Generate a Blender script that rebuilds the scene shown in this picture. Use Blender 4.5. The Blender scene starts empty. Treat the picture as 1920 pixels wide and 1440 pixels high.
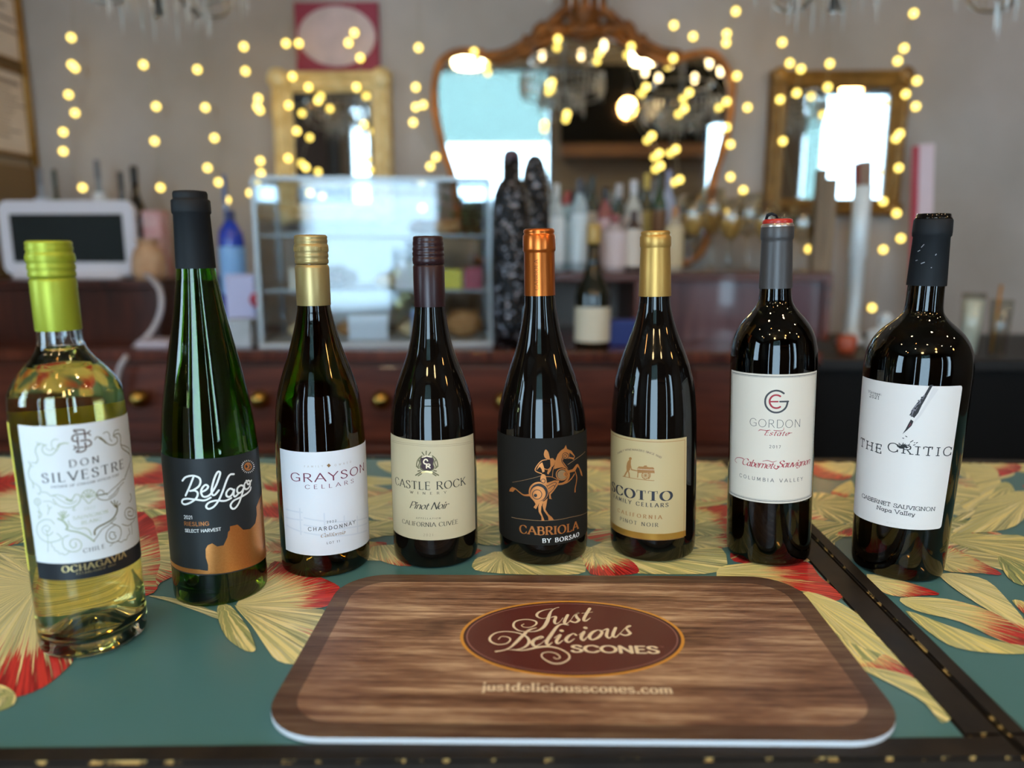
import bpy, bmesh, math, random
from math import sin, cos, pi, radians, atan2, sqrt, hypot
from mathutils import Vector, Matrix
from mathutils.geometry import tessellate_polygon
random.seed(11)
SC = bpy.context.scene
COL = SC.collection
TZ = 1.05                      # height of the bar top
EYE = TZ + 0.288

# ------------------------------------------------------------------ camera
cd = bpy.data.cameras.new('camera'); CAM = bpy.data.objects.new('camera', cd); COL.objects.link(CAM)
CAM.location = (0, 0, EYE)
CAM.rotation_euler = (radians(90 - 10.2), 0, radians(1.65))
cd.sensor_width = 36; cd.lens = 26.006; cd.clip_start = 0.02
cd.dof.use_dof = True; cd.dof.focus_distance = 0.645; cd.dof.aperture_fstop = 2.75
SC.camera = CAM

# ------------------------------------------------------------------ world (daylight outside the windows)
W = bpy.data.worlds.new('daylight'); SC.world = W; W.use_nodes = True
bg = W.node_tree.nodes['Background']
bg.inputs[0].default_value = (0.63, 0.83, 1.0, 1); bg.inputs[1].default_value = 5.5
SC.view_settings.view_transform = 'Standard'; SC.view_settings.look = 'None'
SC.view_settings.exposure = 1.32; SC.view_settings.gamma = 1.0; SC.view_settings.use_curve_mapping = False

ROOM = dict(x0=-4.2, x1=4.2, y0=-2.9, y1=2.65, z1=3.45)
WINDOWS = [  # name, wall, along0, along1, z0, z1
    ('window_1', 'front', -1.10, 0.18, 0.12, 3.22),
    ('window_2', 'front', 1.80, 2.02, 0.30, 2.68),
    ('window_3', 'front', 2.80, 3.72, 0.75, 2.96),
    ('window_4', 'front', -1.98, -1.74, 0.30, 2.86),
    ('window_5', 'left', -2.20, -0.90, 0.85, 3.00),
]
for n, wl, a0, a1, z0, z1 in WINDOWS:      # portals guide the daylight through the openings
    L = bpy.data.lights.new('daylight_portal', 'AREA'); L.shape = 'RECTANGLE'; L.size = a1 - a0; L.size_y = z1 - z0
    L.cycles.is_portal = True
    o = bpy.data.objects.new('daylight_portal', L); COL.objects.link(o)
    if wl == 'front':
        o.location = ((a0 + a1) / 2, ROOM['y0'] - 0.16, (z0 + z1) / 2); o.rotation_euler = (radians(-90), 0, 0)
        o.rotation_euler = (radians(90), 0, radians(180))
    else:
        o.location = (ROOM['x0'] - 0.16, (a0 + a1) / 2, (z0 + z1) / 2); o.rotation_euler = (radians(90), 0, radians(90))

# ------------------------------------------------------------------ helpers
def lin(c):
    c = c.lstrip('#'); v = [int(c[i:i + 2], 16) / 255 for i in (0, 2, 4)]
    return tuple((x / 12.92 if x <= 0.04045 else ((x + 0.055) / 1.055) ** 2.4) for x in v) + (1,)

MATS = {}
def mat(name, color, rough=0.5, metal=0.0, trans=0.0, ior=1.5, emit=None, strength=0, coat=0, noise=None, spec=None, alpha=1.0):
    """plain or softly mottled principled material; noise = (scale, second colour, amount)"""
    if name in MATS: return MATS[name]
    m = bpy.data.materials.new(name); m.use_nodes = True
    nt = m.node_tree; p = nt.nodes['Principled BSDF']
    c = lin(color) if isinstance(color, str) else tuple(color) + (1,)
    p.inputs['Base Color'].default_value = c
    p.inputs['Roughness'].default_value = rough; p.inputs['Metallic'].default_value = metal
    p.inputs['Transmission Weight'].default_value = trans; p.inputs['IOR'].default_value = ior
    p.inputs['Coat Weight'].default_value = coat
    if spec is not None: p.inputs['Specular IOR Level'].default_value = spec
    if emit is not None:
        p.inputs['Emission Color'].default_value = lin(emit) if isinstance(emit, str) else tuple(emit) + (1,)
        p.inputs['Emission Strength'].default_value = strength
    if noise:
        tc = nt.nodes.new('ShaderNodeTexCoord'); n = nt.nodes.new('ShaderNodeTexNoise'); n.inputs['Scale'].default_value = noise[0]
        n.inputs['Detail'].default_value = 6
        r = nt.nodes.new('ShaderNodeMapRange'); r.inputs[1].default_value = 0.3; r.inputs[2].default_value = 0.7; r.inputs[4].default_value = noise[2]
        x = nt.nodes.new('ShaderNodeMix'); x.data_type = 'RGBA'; x.inputs[6].default_value = c; x.inputs[7].default_value = lin(noise[1])
        nt.links.new(tc.outputs['Object'], n.inputs['Vector']); nt.links.new(n.outputs[0], r.inputs[0]); nt.links.new(r.outputs[0], x.inputs[0])
        nt.links.new(x.outputs[2], p.inputs['Base Color'])
    MATS[name] = m
    return m

def thin_glass(name, tint=(0.9, 0.95, 0.97), ior=1.45, rough=0.02):
    """a thin clear pane: straight-through light plus a Fresnel reflection"""
    if name in MATS: return MATS[name]
    m = bpy.data.materials.new(name); m.use_nodes = True; nt = m.node_tree
    for n in list(nt.nodes): nt.nodes.remove(n)
    o = nt.nodes.new('ShaderNodeOutputMaterial'); mx = nt.nodes.new('ShaderNodeMixShader'); f = nt.nodes.new('ShaderNodeFresnel')
    t = nt.nodes.new('ShaderNodeBsdfTransparent'); g = nt.nodes.new('ShaderNodeBsdfGlossy')
    ge = nt.nodes.new('ShaderNodeNewGeometry'); io = nt.nodes.new('ShaderNodeMapRange'); io.inputs[3].default_value = ior; io.inputs[4].default_value = 1 / ior   # same reflectance from both sides
    nt.links.new(ge.outputs['Backfacing'], io.inputs[0]); nt.links.new(io.outputs[0], f.inputs[0])
    t.inputs[0].default_value = tint + (1,); g.inputs['Roughness'].default_value = rough
    nt.links.new(f.outputs[0], mx.inputs[0]); nt.links.new(t.outputs[0], mx.inputs[1]); nt.links.new(g.outputs[0], mx.inputs[2]); nt.links.new(mx.outputs[0], o.inputs[0])
    MATS[name] = m
    return m

def wood(name, c1, c2, scale=6, stretch=(1, 12, 12), rough=0.35, coat=0.0):
    if name in MATS: return MATS[name]
    m = bpy.data.materials.new(name); m.use_nodes = True; nt = m.node_tree; p = nt.nodes['Principled BSDF']
    tc = nt.nodes.new('ShaderNodeTexCoord'); mp = nt.nodes.new('ShaderNodeMapping'); mp.inputs['Scale'].default_value = stretch
    n = nt.nodes.new('ShaderNodeTexNoise'); n.inputs['Scale'].default_value = scale; n.inputs['Detail'].default_value = 8; n.inputs['Distortion'].default_value = 0.6
    r = nt.nodes.new('ShaderNodeValToRGB'); r.color_ramp.elements[0].position = 0.3; r.color_ramp.elements[1].position = 0.72
    r.color_ramp.elements[0].color = lin(c1); r.color_ramp.elements[1].color = lin(c2)
    nt.links.new(tc.outputs['Object'], mp.inputs[0]); nt.links.new(mp.outputs[0], n.inputs['Vector']); nt.links.new(n.outputs[0], r.inputs[0]); nt.links.new(r.outputs[0], p.inputs['Base Color'])
    p.inputs['Roughness'].default_value = rough; p.inputs['Coat Weight'].default_value = coat
    MATS[name] = m
    return m

class MB:
    """collects simple shapes and links them as one mesh object"""
    def __init__(s): s.v = []; s.f = []; s.mi = []; s.sm = []
    def add(s, vs, fs, mi=0, smooth=False):
        b = len(s.v); s.v += [tuple(v) for v in vs]
        for f in fs: s.f.append([b + i for i in f]); s.mi.append(mi); s.sm.append(smooth)
        return s
    def box(s, x0, x1, y0, y1, z0, z1, mi=0, M=None, bev=0.0):
        if bev <= 0:
            vs = [Vector((x, y, z)) for x in (x0, x1) for y in (y0, y1) for z in (z0, z1)]
            fs = [(0, 1, 3, 2), (4, 6, 7, 5), (0, 4, 5, 1), (2, 3, 7, 6), (0, 2, 6, 4), (1, 5, 7, 3)]
        else:
            bm = bmesh.new(); bmesh.ops.create_cube(bm, size=1)
            for v in bm.verts: v.co = Vector(((x0 + x1) / 2 + v.co.x * (x1 - x0), (y0 + y1) / 2 + v.co.y * (y1 - y0), (z0 + z1) / 2 + v.co.z * (z1 - z0)))
            bmesh.ops.bevel(bm, geom=list(bm.edges), offset=bev, segments=2, affect='EDGES', profile=0.5)
            bm.verts.index_update(); vs = [v.co.copy() for v in bm.verts]; fs = [[v.index for v in f.verts] for f in bm.faces]; bm.free()
        if M: vs = [M @ v for v in vs]
        return s.add(vs, fs, mi)
    def lathe(s, prof, seg=48, mi=0, smooth=True, caps=(True, True), M=None, flip=False):
        vs = []; fs = []
        for r, z in prof:
            for i in range(seg):
                a = 2 * pi * i / seg; vs.append(Vector((r * cos(a), r * sin(a), z)))
        n = len(prof)
        for j in range(n - 1):
            for i in range(seg):
                k = (i + 1) % seg; fs.append((j * seg + i, j * seg + k, (j + 1) * seg + k, (j + 1) * seg + i))
        if caps[0]: fs.append(tuple(range(seg - 1, -1, -1)))
        if caps[1]: fs.append(tuple((n - 1) * seg + i for i in range(seg)))
        if flip: fs = [tuple(reversed(f)) for f in fs]
        if M: vs = [M @ v for v in vs]
        return s.add(vs, fs, mi, smooth)
    def tube(s, pts, r, seg=8, mi=0, closed=False, cap=True):
        pts = [Vector(p) for p in pts]; n = len(pts)
        rr = r if isinstance(r, (list, tuple)) else [r] * n
        vs = []; fs = []; up = None
        for i, p in enumerate(pts):
            t = (pts[(i + 1) % n] - pts[i - 1]) if closed else (pts[min(i + 1, n - 1)] - pts[max(i - 1, 0)])
            t.normalize()
            if up is None:
                up = Vector((0, 0, 1)) if abs(t.z) < 0.9 else Vector((1, 0, 0))
            a = t.cross(up)
            if a.length < 1e-6: a = t.orthogonal()
            a.normalize(); b = a.cross(t).normalized(); up = b
            for k in range(seg):
                q = 2 * pi * k / seg; vs.append(p + (a * cos(q) + b * sin(q)) * rr[i])
        m = n if closed else n - 1
        for i in range(m):
            for k in range(seg):
                l = (k + 1) % seg; j = (i + 1) % n
                fs.append((i * seg + k, j * seg + k, j * seg + l, i * seg + l))
        if cap and not closed:
            fs.append(tuple(range(seg))); fs.append(tuple((n - 1) * seg + k for k in reversed(range(seg))))
        return s.add(vs, fs, mi, True)
    def prism(s, poly, y0, y1, mi=0):
        """outline in X-Z, thickness in Y"""
        n = len(poly); vs = [Vector((x, y0, z)) for x, z in poly] + [Vector((x, y1, z)) for x, z in poly]
        fs = [tuple(range(n)), tuple(range(2 * n - 1, n - 1, -1))] + [(i, i + n, (i + 1) % n + n, (i + 1) % n) for i in range(n)]
        return s.add(vs, fs, mi)
    def ball(s, c, r, seg=12, rings=8, mi=0, sz=(1, 1, 1)):
        c = Vector(c); vs = [c + Vector((0, 0, -r * sz[2]))]; fs = []
        for j in range(1, rings):
            t = -pi / 2 + pi * j / rings
            for i in range(seg):
                a = 2 * pi * i / seg; vs.append(c + Vector((r * sz[0] * cos(t) * cos(a), r * sz[1] * cos(t) * sin(a), r * sz[2] * sin(t))))
        vs.append(c + Vector((0, 0, r * sz[2]))); e = len(vs) - 1
        for i in range(seg):
            k = (i + 1) % seg; fs.append((0, 1 + k, 1 + i)); fs.append((e, e - seg + i, e - seg + k))
            for j in range(rings - 2): fs.append((1 + j * seg + i, 1 + j * seg + k, 1 + (j + 1) * seg + k, 1 + (j + 1) * seg + i))
        return s.add(vs, fs, mi, True)
    def build(s, name, mats, parent=None, loc=None):
        me = bpy.data.meshes.new(name); me.from_pydata(s.v, [], s.f)
        ms = mats if isinstance(mats, (list, tuple)) else [mats]
        for m in ms: me.materials.append(m)
        me.polygons.foreach_set('material_index', s.mi); me.polygons.foreach_set('use_smooth', s.sm)
        me.update()
        bm = bmesh.new(); bm.from_mesh(me); bmesh.ops.recalc_face_normals(bm, faces=bm.faces) if not getattr(s, 'keep', False) else None
        bm.to_mesh(me); bm.free()
        o = bpy.data.objects.new(name, me); COL.objects.link(o)
        if parent is not None: o.parent = parent
        if loc is not None: o.location = loc
        return o

def tag(o, label, cat, group=None, kind=None):
    if label: o['label'] = label
    if cat: o['category'] = cat
    if group: o['group'] = group
    if kind: o['kind'] = kind
    return o
def thing(name, label, cat, loc=(0, 0, 0), rot=(0, 0, 0), group=None):
    o = bpy.data.objects.new(name, None); COL.objects.link(o); o.empty_display_size = 0.05
    o.location = loc; o.rotation_euler = rot
    return tag(o, label, cat, group)
def struct(o): o['kind'] = 'structure'; return o
def copy_tree(o, parent=None):
    c = o.copy(); COL.objects.link(c)
    if parent is not None: c.parent = parent
    for ch in list(o.children): copy_tree(ch, c)
    return c
def catmull(pts, closed=False, n=7):
    P = [tuple(p) for p in pts]
    if len(P) < 3: return P
    d = len(P[0]); out = []
    m = len(P) if closed else len(P) - 1
    for i in range(m):
        p0 = P[i - 1] if (closed or i > 0) else P[0]; p1 = P[i]; p2 = P[(i + 1) % len(P)]; p3 = P[(i + 2) % len(P)] if (closed or i + 2 < len(P)) else P[-1]
        for k in range(n):
            t = k / n
            out.append(tuple(0.5 * (2 * p1[j] + (p2[j] - p0[j]) * t + (2 * p0[j] - 5 * p1[j] + 4 * p2[j] - p3[j]) * t * t + (3 * p1[j] - p0[j] - 3 * p2[j] + p3[j]) * t ** 3) for j in range(d)))
    if not closed: out.append(P[-1])
    return out
# camera-derived sight lines, used to stand background things where they are seen
_p, _y = radians(10.2), radians(1.65)
_f = Vector((-sin(_y) * cos(_p), cos(_y) * cos(_p), -sin(_p))); _r = Vector((cos(_y), sin(_y), 0)); _u = _r.cross(_f)
def sight(px, py): return _f + _r * ((px - 960) / 1387) + _u * ((720 - py) / 1387)
def at(px, py, Y):
    d = sight(px, py); return Vector((0, 0, EYE)) + d * (Y / d.y)
def atx(px, py, X):
    d = sight(px, py); return Vector((0, 0, EYE)) + d * (X / d.x)
# ------------------------------------------------------------------ lettering: pen strokes with their own thickness
# each glyph: advance width, then strokes; 'L' straight, 'C' smooth open, 'O' smooth closed. Cap height 1.
def _ell(cx, cy, rx, ry, n=12): return [(cx + rx * cos(2 * pi * i / n + pi / 2), cy + ry * sin(2 * pi * i / n + pi / 2)) for i in range(n)]
_C = [(.76, .80), (.6, .96), (.41, 1), (.15, .86), (.04, .5), (.15, .14), (.41, 0), (.6, .04), (.77, .21)]
G = {
'A': (.8, [('L', (0, 0), (.4, 1)), ('L', (.4, 1), (.8, 0)), ('L', (.14, .34), (.66, .34))]),
'B': (.66, [('L', (.1, 0), (.1, 1)), ('C', (.1, 1), (.36, 1), (.52, .93), (.57, .77), (.52, .61), (.36, .54), (.1, .54)), ('C', (.1, .54), (.38, .54), (.57, .46), (.63, .27), (.57, .08), (.38, 0), (.1, 0))]),
'C': (.8, [('C',) + tuple(_C)]),
'D': (.78, [('L', (.1, 0), (.1, 1)), ('C', (.1, 1), (.36, 1), (.62, .88), (.75, .5), (.62, .12), (.36, 0), (.1, 0))]),
'E': (.58, [('L', (.1, 0), (.1, 1)), ('L', (.1, 1), (.54, 1)), ('L', (.1, .53), (.47, .53)), ('L', (.1, 0), (.56, 0))]),
'F': (.55, [('L', (.1, 0), (.1, 1)), ('L', (.1, 1), (.54, 1)), ('L', (.1, .52), (.46, .52))]),
'G': (.84, [('C',) + tuple(_C[:-1]) + ((.78, .12),), ('L', (.78, .1), (.78, .45)), ('L', (.5, .45), (.8, .45))]),
'H': (.78, [('L', (.1, 0), (.1, 1)), ('L', (.68, 0), (.68, 1)), ('L', (.1, .52), (.68, .52))]),
'I': (.22, [('L', (.11, 0), (.11, 1))]),
'K': (.72, [('L', (.1, 0), (.1, 1)), ('L', (.1, .4), (.62, 1)), ('L', (.28, .6), (.7, 0))]),
'L': (.56, [('L', (.1, 0), (.1, 1)), ('L', (.1, 0), (.54, 0))]),
'M': (.94, [('L', (.1, 0), (.14, 1)), ('L', (.14, 1), (.47, .15)), ('L', (.47, .15), (.8, 1)), ('L', (.8, 1), (.84, 0))]),
'N': (.8, [('L', (.1, 0), (.1, 1)), ('L', (.1, 1), (.7, 0)), ('L', (.7, 0), (.7, 1))]),
'O': (.88, [('O',) + tuple(_ell(.44, .5, .4, .5))]),
'P': (.62, [('L', (.1, 0), (.1, 1)), ('C', (.1, 1), (.36, 1), (.54, .92), (.59, .74), (.54, .55), (.36, .47), (.1, .47))]),
'R': (.7, [('L', (.1, 0), (.1, 1)), ('C', (.1, 1), (.36, 1), (.54, .92), (.59, .75), (.54, .58), (.36, .5), (.1, .5)), ('L', (.34, .5), (.68, 0))]),
'S': (.6, [('C', (.53, .82), (.42, .96), (.29, 1), (.13, .93), (.08, .77), (.17, .62), (.31, .53), (.47, .42), (.55, .25), (.47, .06), (.29, 0), (.13, .04), (.04, .19))]),
'T': (.68, [('L', (.34, 0), (.34, 1)), ('L', (.02, 1), (.66, 1))]),
'U': (.76, [('C', (.1, 1), (.1, .6), (.1, .3), (.18, .07), (.38, 0), (.58, .07), (.66, .3), (.66, .6), (.66, 1))]),
'V': (.76, [('L', (0, 1), (.38, 0)), ('L', (.38, 0), (.76, 1))]),
'W': (1.1, [('L', (0, 1), (.3, 0)), ('L', (.3, 0), (.55, .95)), ('L', (.55, .95), (.8, 0)), ('L', (.8, 0), (1.1, 1))]),
'Y': (.72, [('L', (0, 1), (.36, .48)), ('L', (.72, 1), (.36, .48)), ('L', (.36, .48), (.36, 0))]),
'0': (.6, [('O',) + tuple(_ell(.3, .5, .24, .5))]),
'1': (.4, [('L', (.24, 0), (.24, 1)), ('L', (.24, 1), (.06, .82))]),
'2': (.58, [('C', (.08, .78), (.16, .95), (.3, 1), (.46, .92), (.5, .72), (.42, .5), (.06, 0)), ('L', (.06, 0), (.54, 0))]),
'3': (.58, [('C', (.08, .84), (.28, 1), (.48, .88), (.46, .64), (.24, .54)), ('C', (.24, .54), (.48, .48), (.53, .22), (.4, .03), (.24, 0), (.06, .14))]),
'5': (.58, [('L', (.5, 1), (.14, 1)), ('L', (.14, 1), (.1, .55)), ('C', (.1, .55), (.3, .64), (.5, .5), (.52, .3), (.44, .06), (.26, 0), (.06, .12))]),
'7': (.56, [('L', (.04, 1), (.52, 1)), ('L', (.52, 1), (.2, 0))]),
'8': (.58, [('O',) + tuple(_ell(.29, .76, .2, .24)), ('O',) + tuple(_ell(.29, .27, .24, .27))]),
':': (.24, [('L', (.12, .06), (.12, .12)), ('L', (.12, .5), (.12, .56))]),
'.': (.26, [('L', (.13, .02), (.13, .1))]),
'a': (.56, [('O',) + tuple(_ell(.25, .31, .2, .31)), ('L', (.46, .62), (.46, 0))]),
'b': (.58, [('L', (.1, 0), (.1, 1)), ('O',) + tuple(_ell(.32, .31, .21, .31))]),
'c': (.5, [('C', (.45, .5), (.36, .6), (.26, .62), (.1, .5), (.06, .31), (.12, .1), (.27, 0), (.38, .02), (.46, .12))]),
'd': (.6, [('O',) + tuple(_ell(.26, .31, .2, .31)), ('L', (.48, 1), (.48, 0))]),
'e': (.54, [('L', (.08, .33), (.48, .33)), ('C', (.48, .33), (.44, .55), (.27, .62), (.1, .52), (.06, .31), (.12, .09), (.28, 0), (.4, .03), (.48, .14))]),
'f': (.36, [('C', (.36, .94), (.28, 1), (.2, .94), (.18, .8), (.18, 0)), ('L', (.04, .6), (.32, .6))]),
'g': (.56, [('O',) + tuple(_ell(.25, .33, .2, .29)), ('C', (.46, .62), (.46, 0), (.42, -.2), (.25, -.28), (.08, -.2))]),
'i': (.26, [('L', (.13, 0), (.13, .62)), ('L', (.13, .84), (.13, .92))]),
'j': (.26, [('C', (.15, .62), (.15, 0), (.12, -.2), (.0, -.26)), ('L', (.15, .84), (.15, .92))]),
'l': (.26, [('L', (.13, 0), (.13, 1))]),
'm': (.86, [('L', (.1, 0), (.1, .62)), ('C', (.1, .45), (.2, .6), (.32, .62), (.42, .54), (.43, .4), (.43, 0)), ('C', (.43, .45), (.53, .6), (.65, .62), (.75, .54), (.76, .4), (.76, 0))]),
'n': (.58, [('L', (.1, 0), (.1, .62)), ('C', (.1, .45), (.2, .6), (.33, .62), (.45, .54), (.47, .4), (.47, 0))]),
'o': (.56, [('O',) + tuple(_ell(.28, .31, .22, .31))]),
'p': (.58, [('L', (.1, -.28), (.1, .62)), ('O',) + tuple(_ell(.32, .31, .21, .31))]),
'r': (.42, [('L', (.1, 0), (.1, .62)), ('C', (.1, .42), (.18, .57), (.28, .62), (.4, .58))]),
's': (.44, [('C', (.38, .52), (.28, .61), (.2, .62), (.09, .56), (.08, .45), (.2, .34), (.33, .26), (.38, .14), (.3, .02), (.19, 0), (.05, .1))]),
't': (.38, [('C', (.17, .82), (.17, .3), (.18, .08), (.26, 0), (.36, .05)), ('L', (.03, .6), (.34, .6))]),
'u': (.58, [('C', (.1, .62), (.1, .2), (.14, .05), (.26, 0), (.38, .05), (.47, .2)), ('L', (.47, .62), (.47, 0))]),
'v': (.52, [('L', (0, .62), (.26, 0)), ('L', (.26, 0), (.52, .62))]),
'y': (.52, [('L', (0, .62), (.26, 0)), ('L', (.52, .62), (.14, -.28))]),
' ': (.34, []),
}
G['É'] = (.58, G['E'][1] + [('L', (.26, 1.12), (.42, 1.26))])
# style: thick, thin, pen angle, serif half length, serif thickness, slant, glyph stretch limit
STY = {
'sans': (.12, .11, 0, 0, 0, 0), 'sansb': (.15, .135, 0, 0, 0, 0), 'thin': (.06, .055, 0, 0, 0, 0), 'wide': (.11, .08, .2, 0, 0, 0), 'wideb': (.21, .17, 0, 0, 0, 0),
'serif': (.14, .05, .2, .09, .045, 0), 'serifw': (.14, .06, .2, .09, .05, 0), 'serifb': (.2, .07, .2, .11, .06, 0), 'serifi': (.17, .08, .2, .09, .06, .22),
'fat': (.22, .045, .12, .13, .05, 0), 'fatl': (.18, .075, .1, .09, .06, 0), 'type': (.1, .09, 0, .13, .09, 0), 'typeb': (.12, .11, 0, .15, .11, 0),
'script': (.13, .045, .5, 0, 0, .38),
}
def strip(pts, ws, closed=False):
    """a ribbon of quads along pts with full widths ws"""
    n = len(pts); V = []; F = []
    for i in range(n):
        a = pts[i - 1] if (closed or i > 0) else pts[i]; b = pts[(i + 1) % n] if (closed or i < n - 1) else pts[i]
        dx, dy = b[0] - a[0], b[1] - a[1]; l = hypot(dx, dy) or 1e-9; nx, ny = -dy / l, dx / l; w = ws[i] / 2
        V += [(pts[i][0] + nx * w, pts[i][1] + ny * w), (pts[i][0] - nx * w, pts[i][1] - ny * w)]
    for i in range(n if closed else n - 1):
        j = (i + 1) % n; F.append((2 * i, 2 * i + 1, 2 * j + 1, 2 * j))
    return V, F
def disc(c, r, n=8): return [(c[0] + r * cos(2 * pi * i / n), c[1] + r * sin(2 * pi * i / n)) for i in range(n)], [tuple(range(n))]
def resample(pts, step):
    out = [pts[0]]
    for a, b in zip(pts, pts[1:]):
        k = max(1, int(hypot(b[0] - a[0], b[1] - a[1]) / step + .5))
        for i in range(1, k + 1): out.append(tuple(a[j] + (b[j] - a[j]) * i / k for j in range(len(a))))
    return out
def glyph_polys(ch, style):
    thick, thin, ang, sl, st, slant = STY[style]
    out = []; strokes = G[ch][1]; ends = []
    for s in strokes:
        if s[0] == 'L': ends += [s[1], s[-1]]
    nb = (cos(ang), sin(ang))
    for s in strokes:
        P = list(s[1:])
        if s[0] == 'C': P = catmull(P, False, 5)
        elif s[0] == 'O': P = catmull(P, True, 3)
        cl = s[0] == 'O'; ws = []
        n = len(P)
        for i in range(n):
            a = P[i - 1] if (cl or i > 0) else P[i]; b = P[(i + 1) % n] if (cl or i < n - 1) else P[i]
            dx, dy = b[0] - a[0], b[1] - a[1]; l = hypot(dx, dy) or 1e-9
            k = abs(-dy / l * nb[0] + dx / l * nb[1]); ws.append(sqrt((thick * k) ** 2 + thin ** 2 * (1 - k * k) + 1e-8))
        out.append(strip(P, ws, cl))
        if not cl and not sl:
            for e, w in ((P[0], ws[0]), (P[-1], ws[-1])): out.append(disc(e, w / 2 * .98, 7))
        if sl and not cl:
            for e, q in ((P[0], P[min(1, n - 1)]), (P[-1], P[max(n - 2, 0)])):
                dx, dy = e[0] - q[0], e[1] - q[1]; l = hypot(dx, dy) or 1e-9
                shared = sum(1 for x in ends if abs(x[0] - e[0]) + abs(x[1] - e[1]) < .02) > 1
                lv = min((0, .62, 1, -.28), key=lambda y: abs(y - e[1]))
                if s[0] == 'L' and abs(dy) / l > .5 and abs(lv - e[1]) < .03:
                    if shared and ch in 'AVWMNvwy': continue
                    h = sl; x0, x1 = e[0] - h - thick * .3, e[0] + h + thick * .3
                    if lv == .62: x1 = e[0]
                    out.append(([(x0, lv), (x1, lv), (x1, lv + (st if lv <= 0 else -st)), (x0, lv + (st if lv <= 0 else -st))], [(0, 1, 2, 3)]))
                elif s[0] == 'L' and abs(dx) / l > .9 and not shared and ch in 'EFLTZ27É':
                    d = -1 if e[1] > .8 else 1
                    if .2 < e[1] < .8: y0, y1 = e[1] - sl, e[1] + sl
                    else: y0, y1 = e[1], e[1] + d * sl * 2.0
                    out.append(([(e[0] - st, y0), (e[0], y0), (e[0] - st * .2, y1), (e[0] - st, y1)], [(0, 1, 2, 3)]))
                elif s[0] == 'C' and ch in 'CGScs' and e in (P[0], P[-1]):
                    out.append(([(e[0] - st * .5, e[1] - sl * 1.1), (e[0] + st * .6, e[1] - sl * 1.1), (e[0] + st * .6, e[1] + sl * 1.1), (e[0] - st * .5, e[1] + sl * 1.1)], [(0, 1, 2, 3)]))
                elif s[0] == 'C' and ch in 'U' : out.append(([(e[0] - sl, 1), (e[0] + sl, 1), (e[0] + sl, 1 - st), (e[0] - sl, 1 - st)], [(0, 1, 2, 3)]))
        if s[0] == 'L' and ch in '.:ij' and hypot(P[0][0] - P[-1][0], P[0][1] - P[-1][1]) < .1:
            out.append(disc(((P[0][0] + P[1][0]) / 2, (P[0][1] + P[1][1]) / 2), max(thick * .62, .05), 10))
    if slant: out = [([(x + y * slant, y) for x, y in V], F) for V, F in out]
    return out
def text_polys(txt, style, x0, x1, cap):
    """letters fitted between x0 and x1; returns polygons in label units with baseline 0"""
    W = x1 - x0; adv = [G[c][0] for c in txt]; n = len(txt); tot = sum(adv)
    tr = .1 if style != 'script' else -.03
    lo, hi = (.82, 1.12)
    if style in ('wide', 'wideb'): lo, hi = .9, 1.55
    if style == 'fat': lo, hi = .9, 1.4
    if style in ('fatl', 'typeb', 'type', 'serifw', 'script'): lo, hi = .7, 1.3
    sx = W / (cap * (tot + tr * (n - 1))); sx = max(lo, min(hi, sx))
    track = (W - sx * cap * tot) / max(1, n - 1)
    out = []; x = x0
    for c, a in zip(txt, adv):
        for V, F in glyph_polys(c, style): out.append(([(x + p[0] * cap * sx, p[1] * cap) for p in V], F))
        x += a * cap * sx + track
    return out
def art_polys(items):
    """-> list of (colour, layer, verts, faces) in flat surface units"""
    out = []
    for it in items:
        k = it[0]
        if k == 's':
            _, col, w, pts, closed, smooth, lay = it
            if isinstance(w, (list, tuple)):
                q = [tuple(p) + (ww,) for p, ww in zip(pts, w)]; q = resample(catmull(q, bool(closed), 7), 1.2); P = [(a, b) for a, b, c in q]; ws = [max(.05, c) for a, b, c in q]
            else:
                P = catmull(pts, bool(closed), 5) if smooth else list(pts)
                P = resample(P, 1.2)
                ws = [w] * len(P)
            out.append((col, lay, *strip(P, ws, bool(closed))))
            if not closed:
                for e, ww in ((P[0], ws[0]), (P[-1], ws[-1])): out.append((col, lay, *disc(e, ww / 2, 8)))
        elif k == 'p':
            _, col, pts, smooth, lay = it
            P = catmull(pts, True, 4) if smooth else list(pts)
            out.append((col, lay, P, None))
        elif k == 't':
            _, col, sty, txt, a, b, h, cap, lay = it
            for V, F in text_polys(txt, sty, a, b, cap): out.append((col, lay, [(x, y + h) for x, y in V], F))
        elif k == 'arc':
            _, col, sty, txt, path, cap, lay = it
            P = resample(catmull(path, False, 6), .3); L = [0]
            for a, b in zip(P, P[1:]): L.append(L[-1] + hypot(b[0] - a[0], b[1] - a[1]))
            adv = [G[c][0] for c in txt]; sx = (L[-1]) / sum(adv)
            x = 0
            for c, a in zip(txt, adv):
                m = x + a * sx / 2; i = min(range(len(L)), key=lambda j: abs(L[j] - m)); i = max(1, min(len(P) - 2, i))
                t = atan2(P[i + 1][1] - P[i - 1][1], P[i + 1][0] - P[i - 1][0])
                for V, F in glyph_polys(c, sty):
                    out.append((col, lay, [(P[i][0] + (p[0] - a / 2) * sx * .9 * cos(t) - p[1] * cap * sin(t), P[i][1] + (p[0] - a / 2) * sx * .9 * sin(t) + p[1] * cap * cos(t)) for p in V], F))
                x += a * sx
    return out
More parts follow.
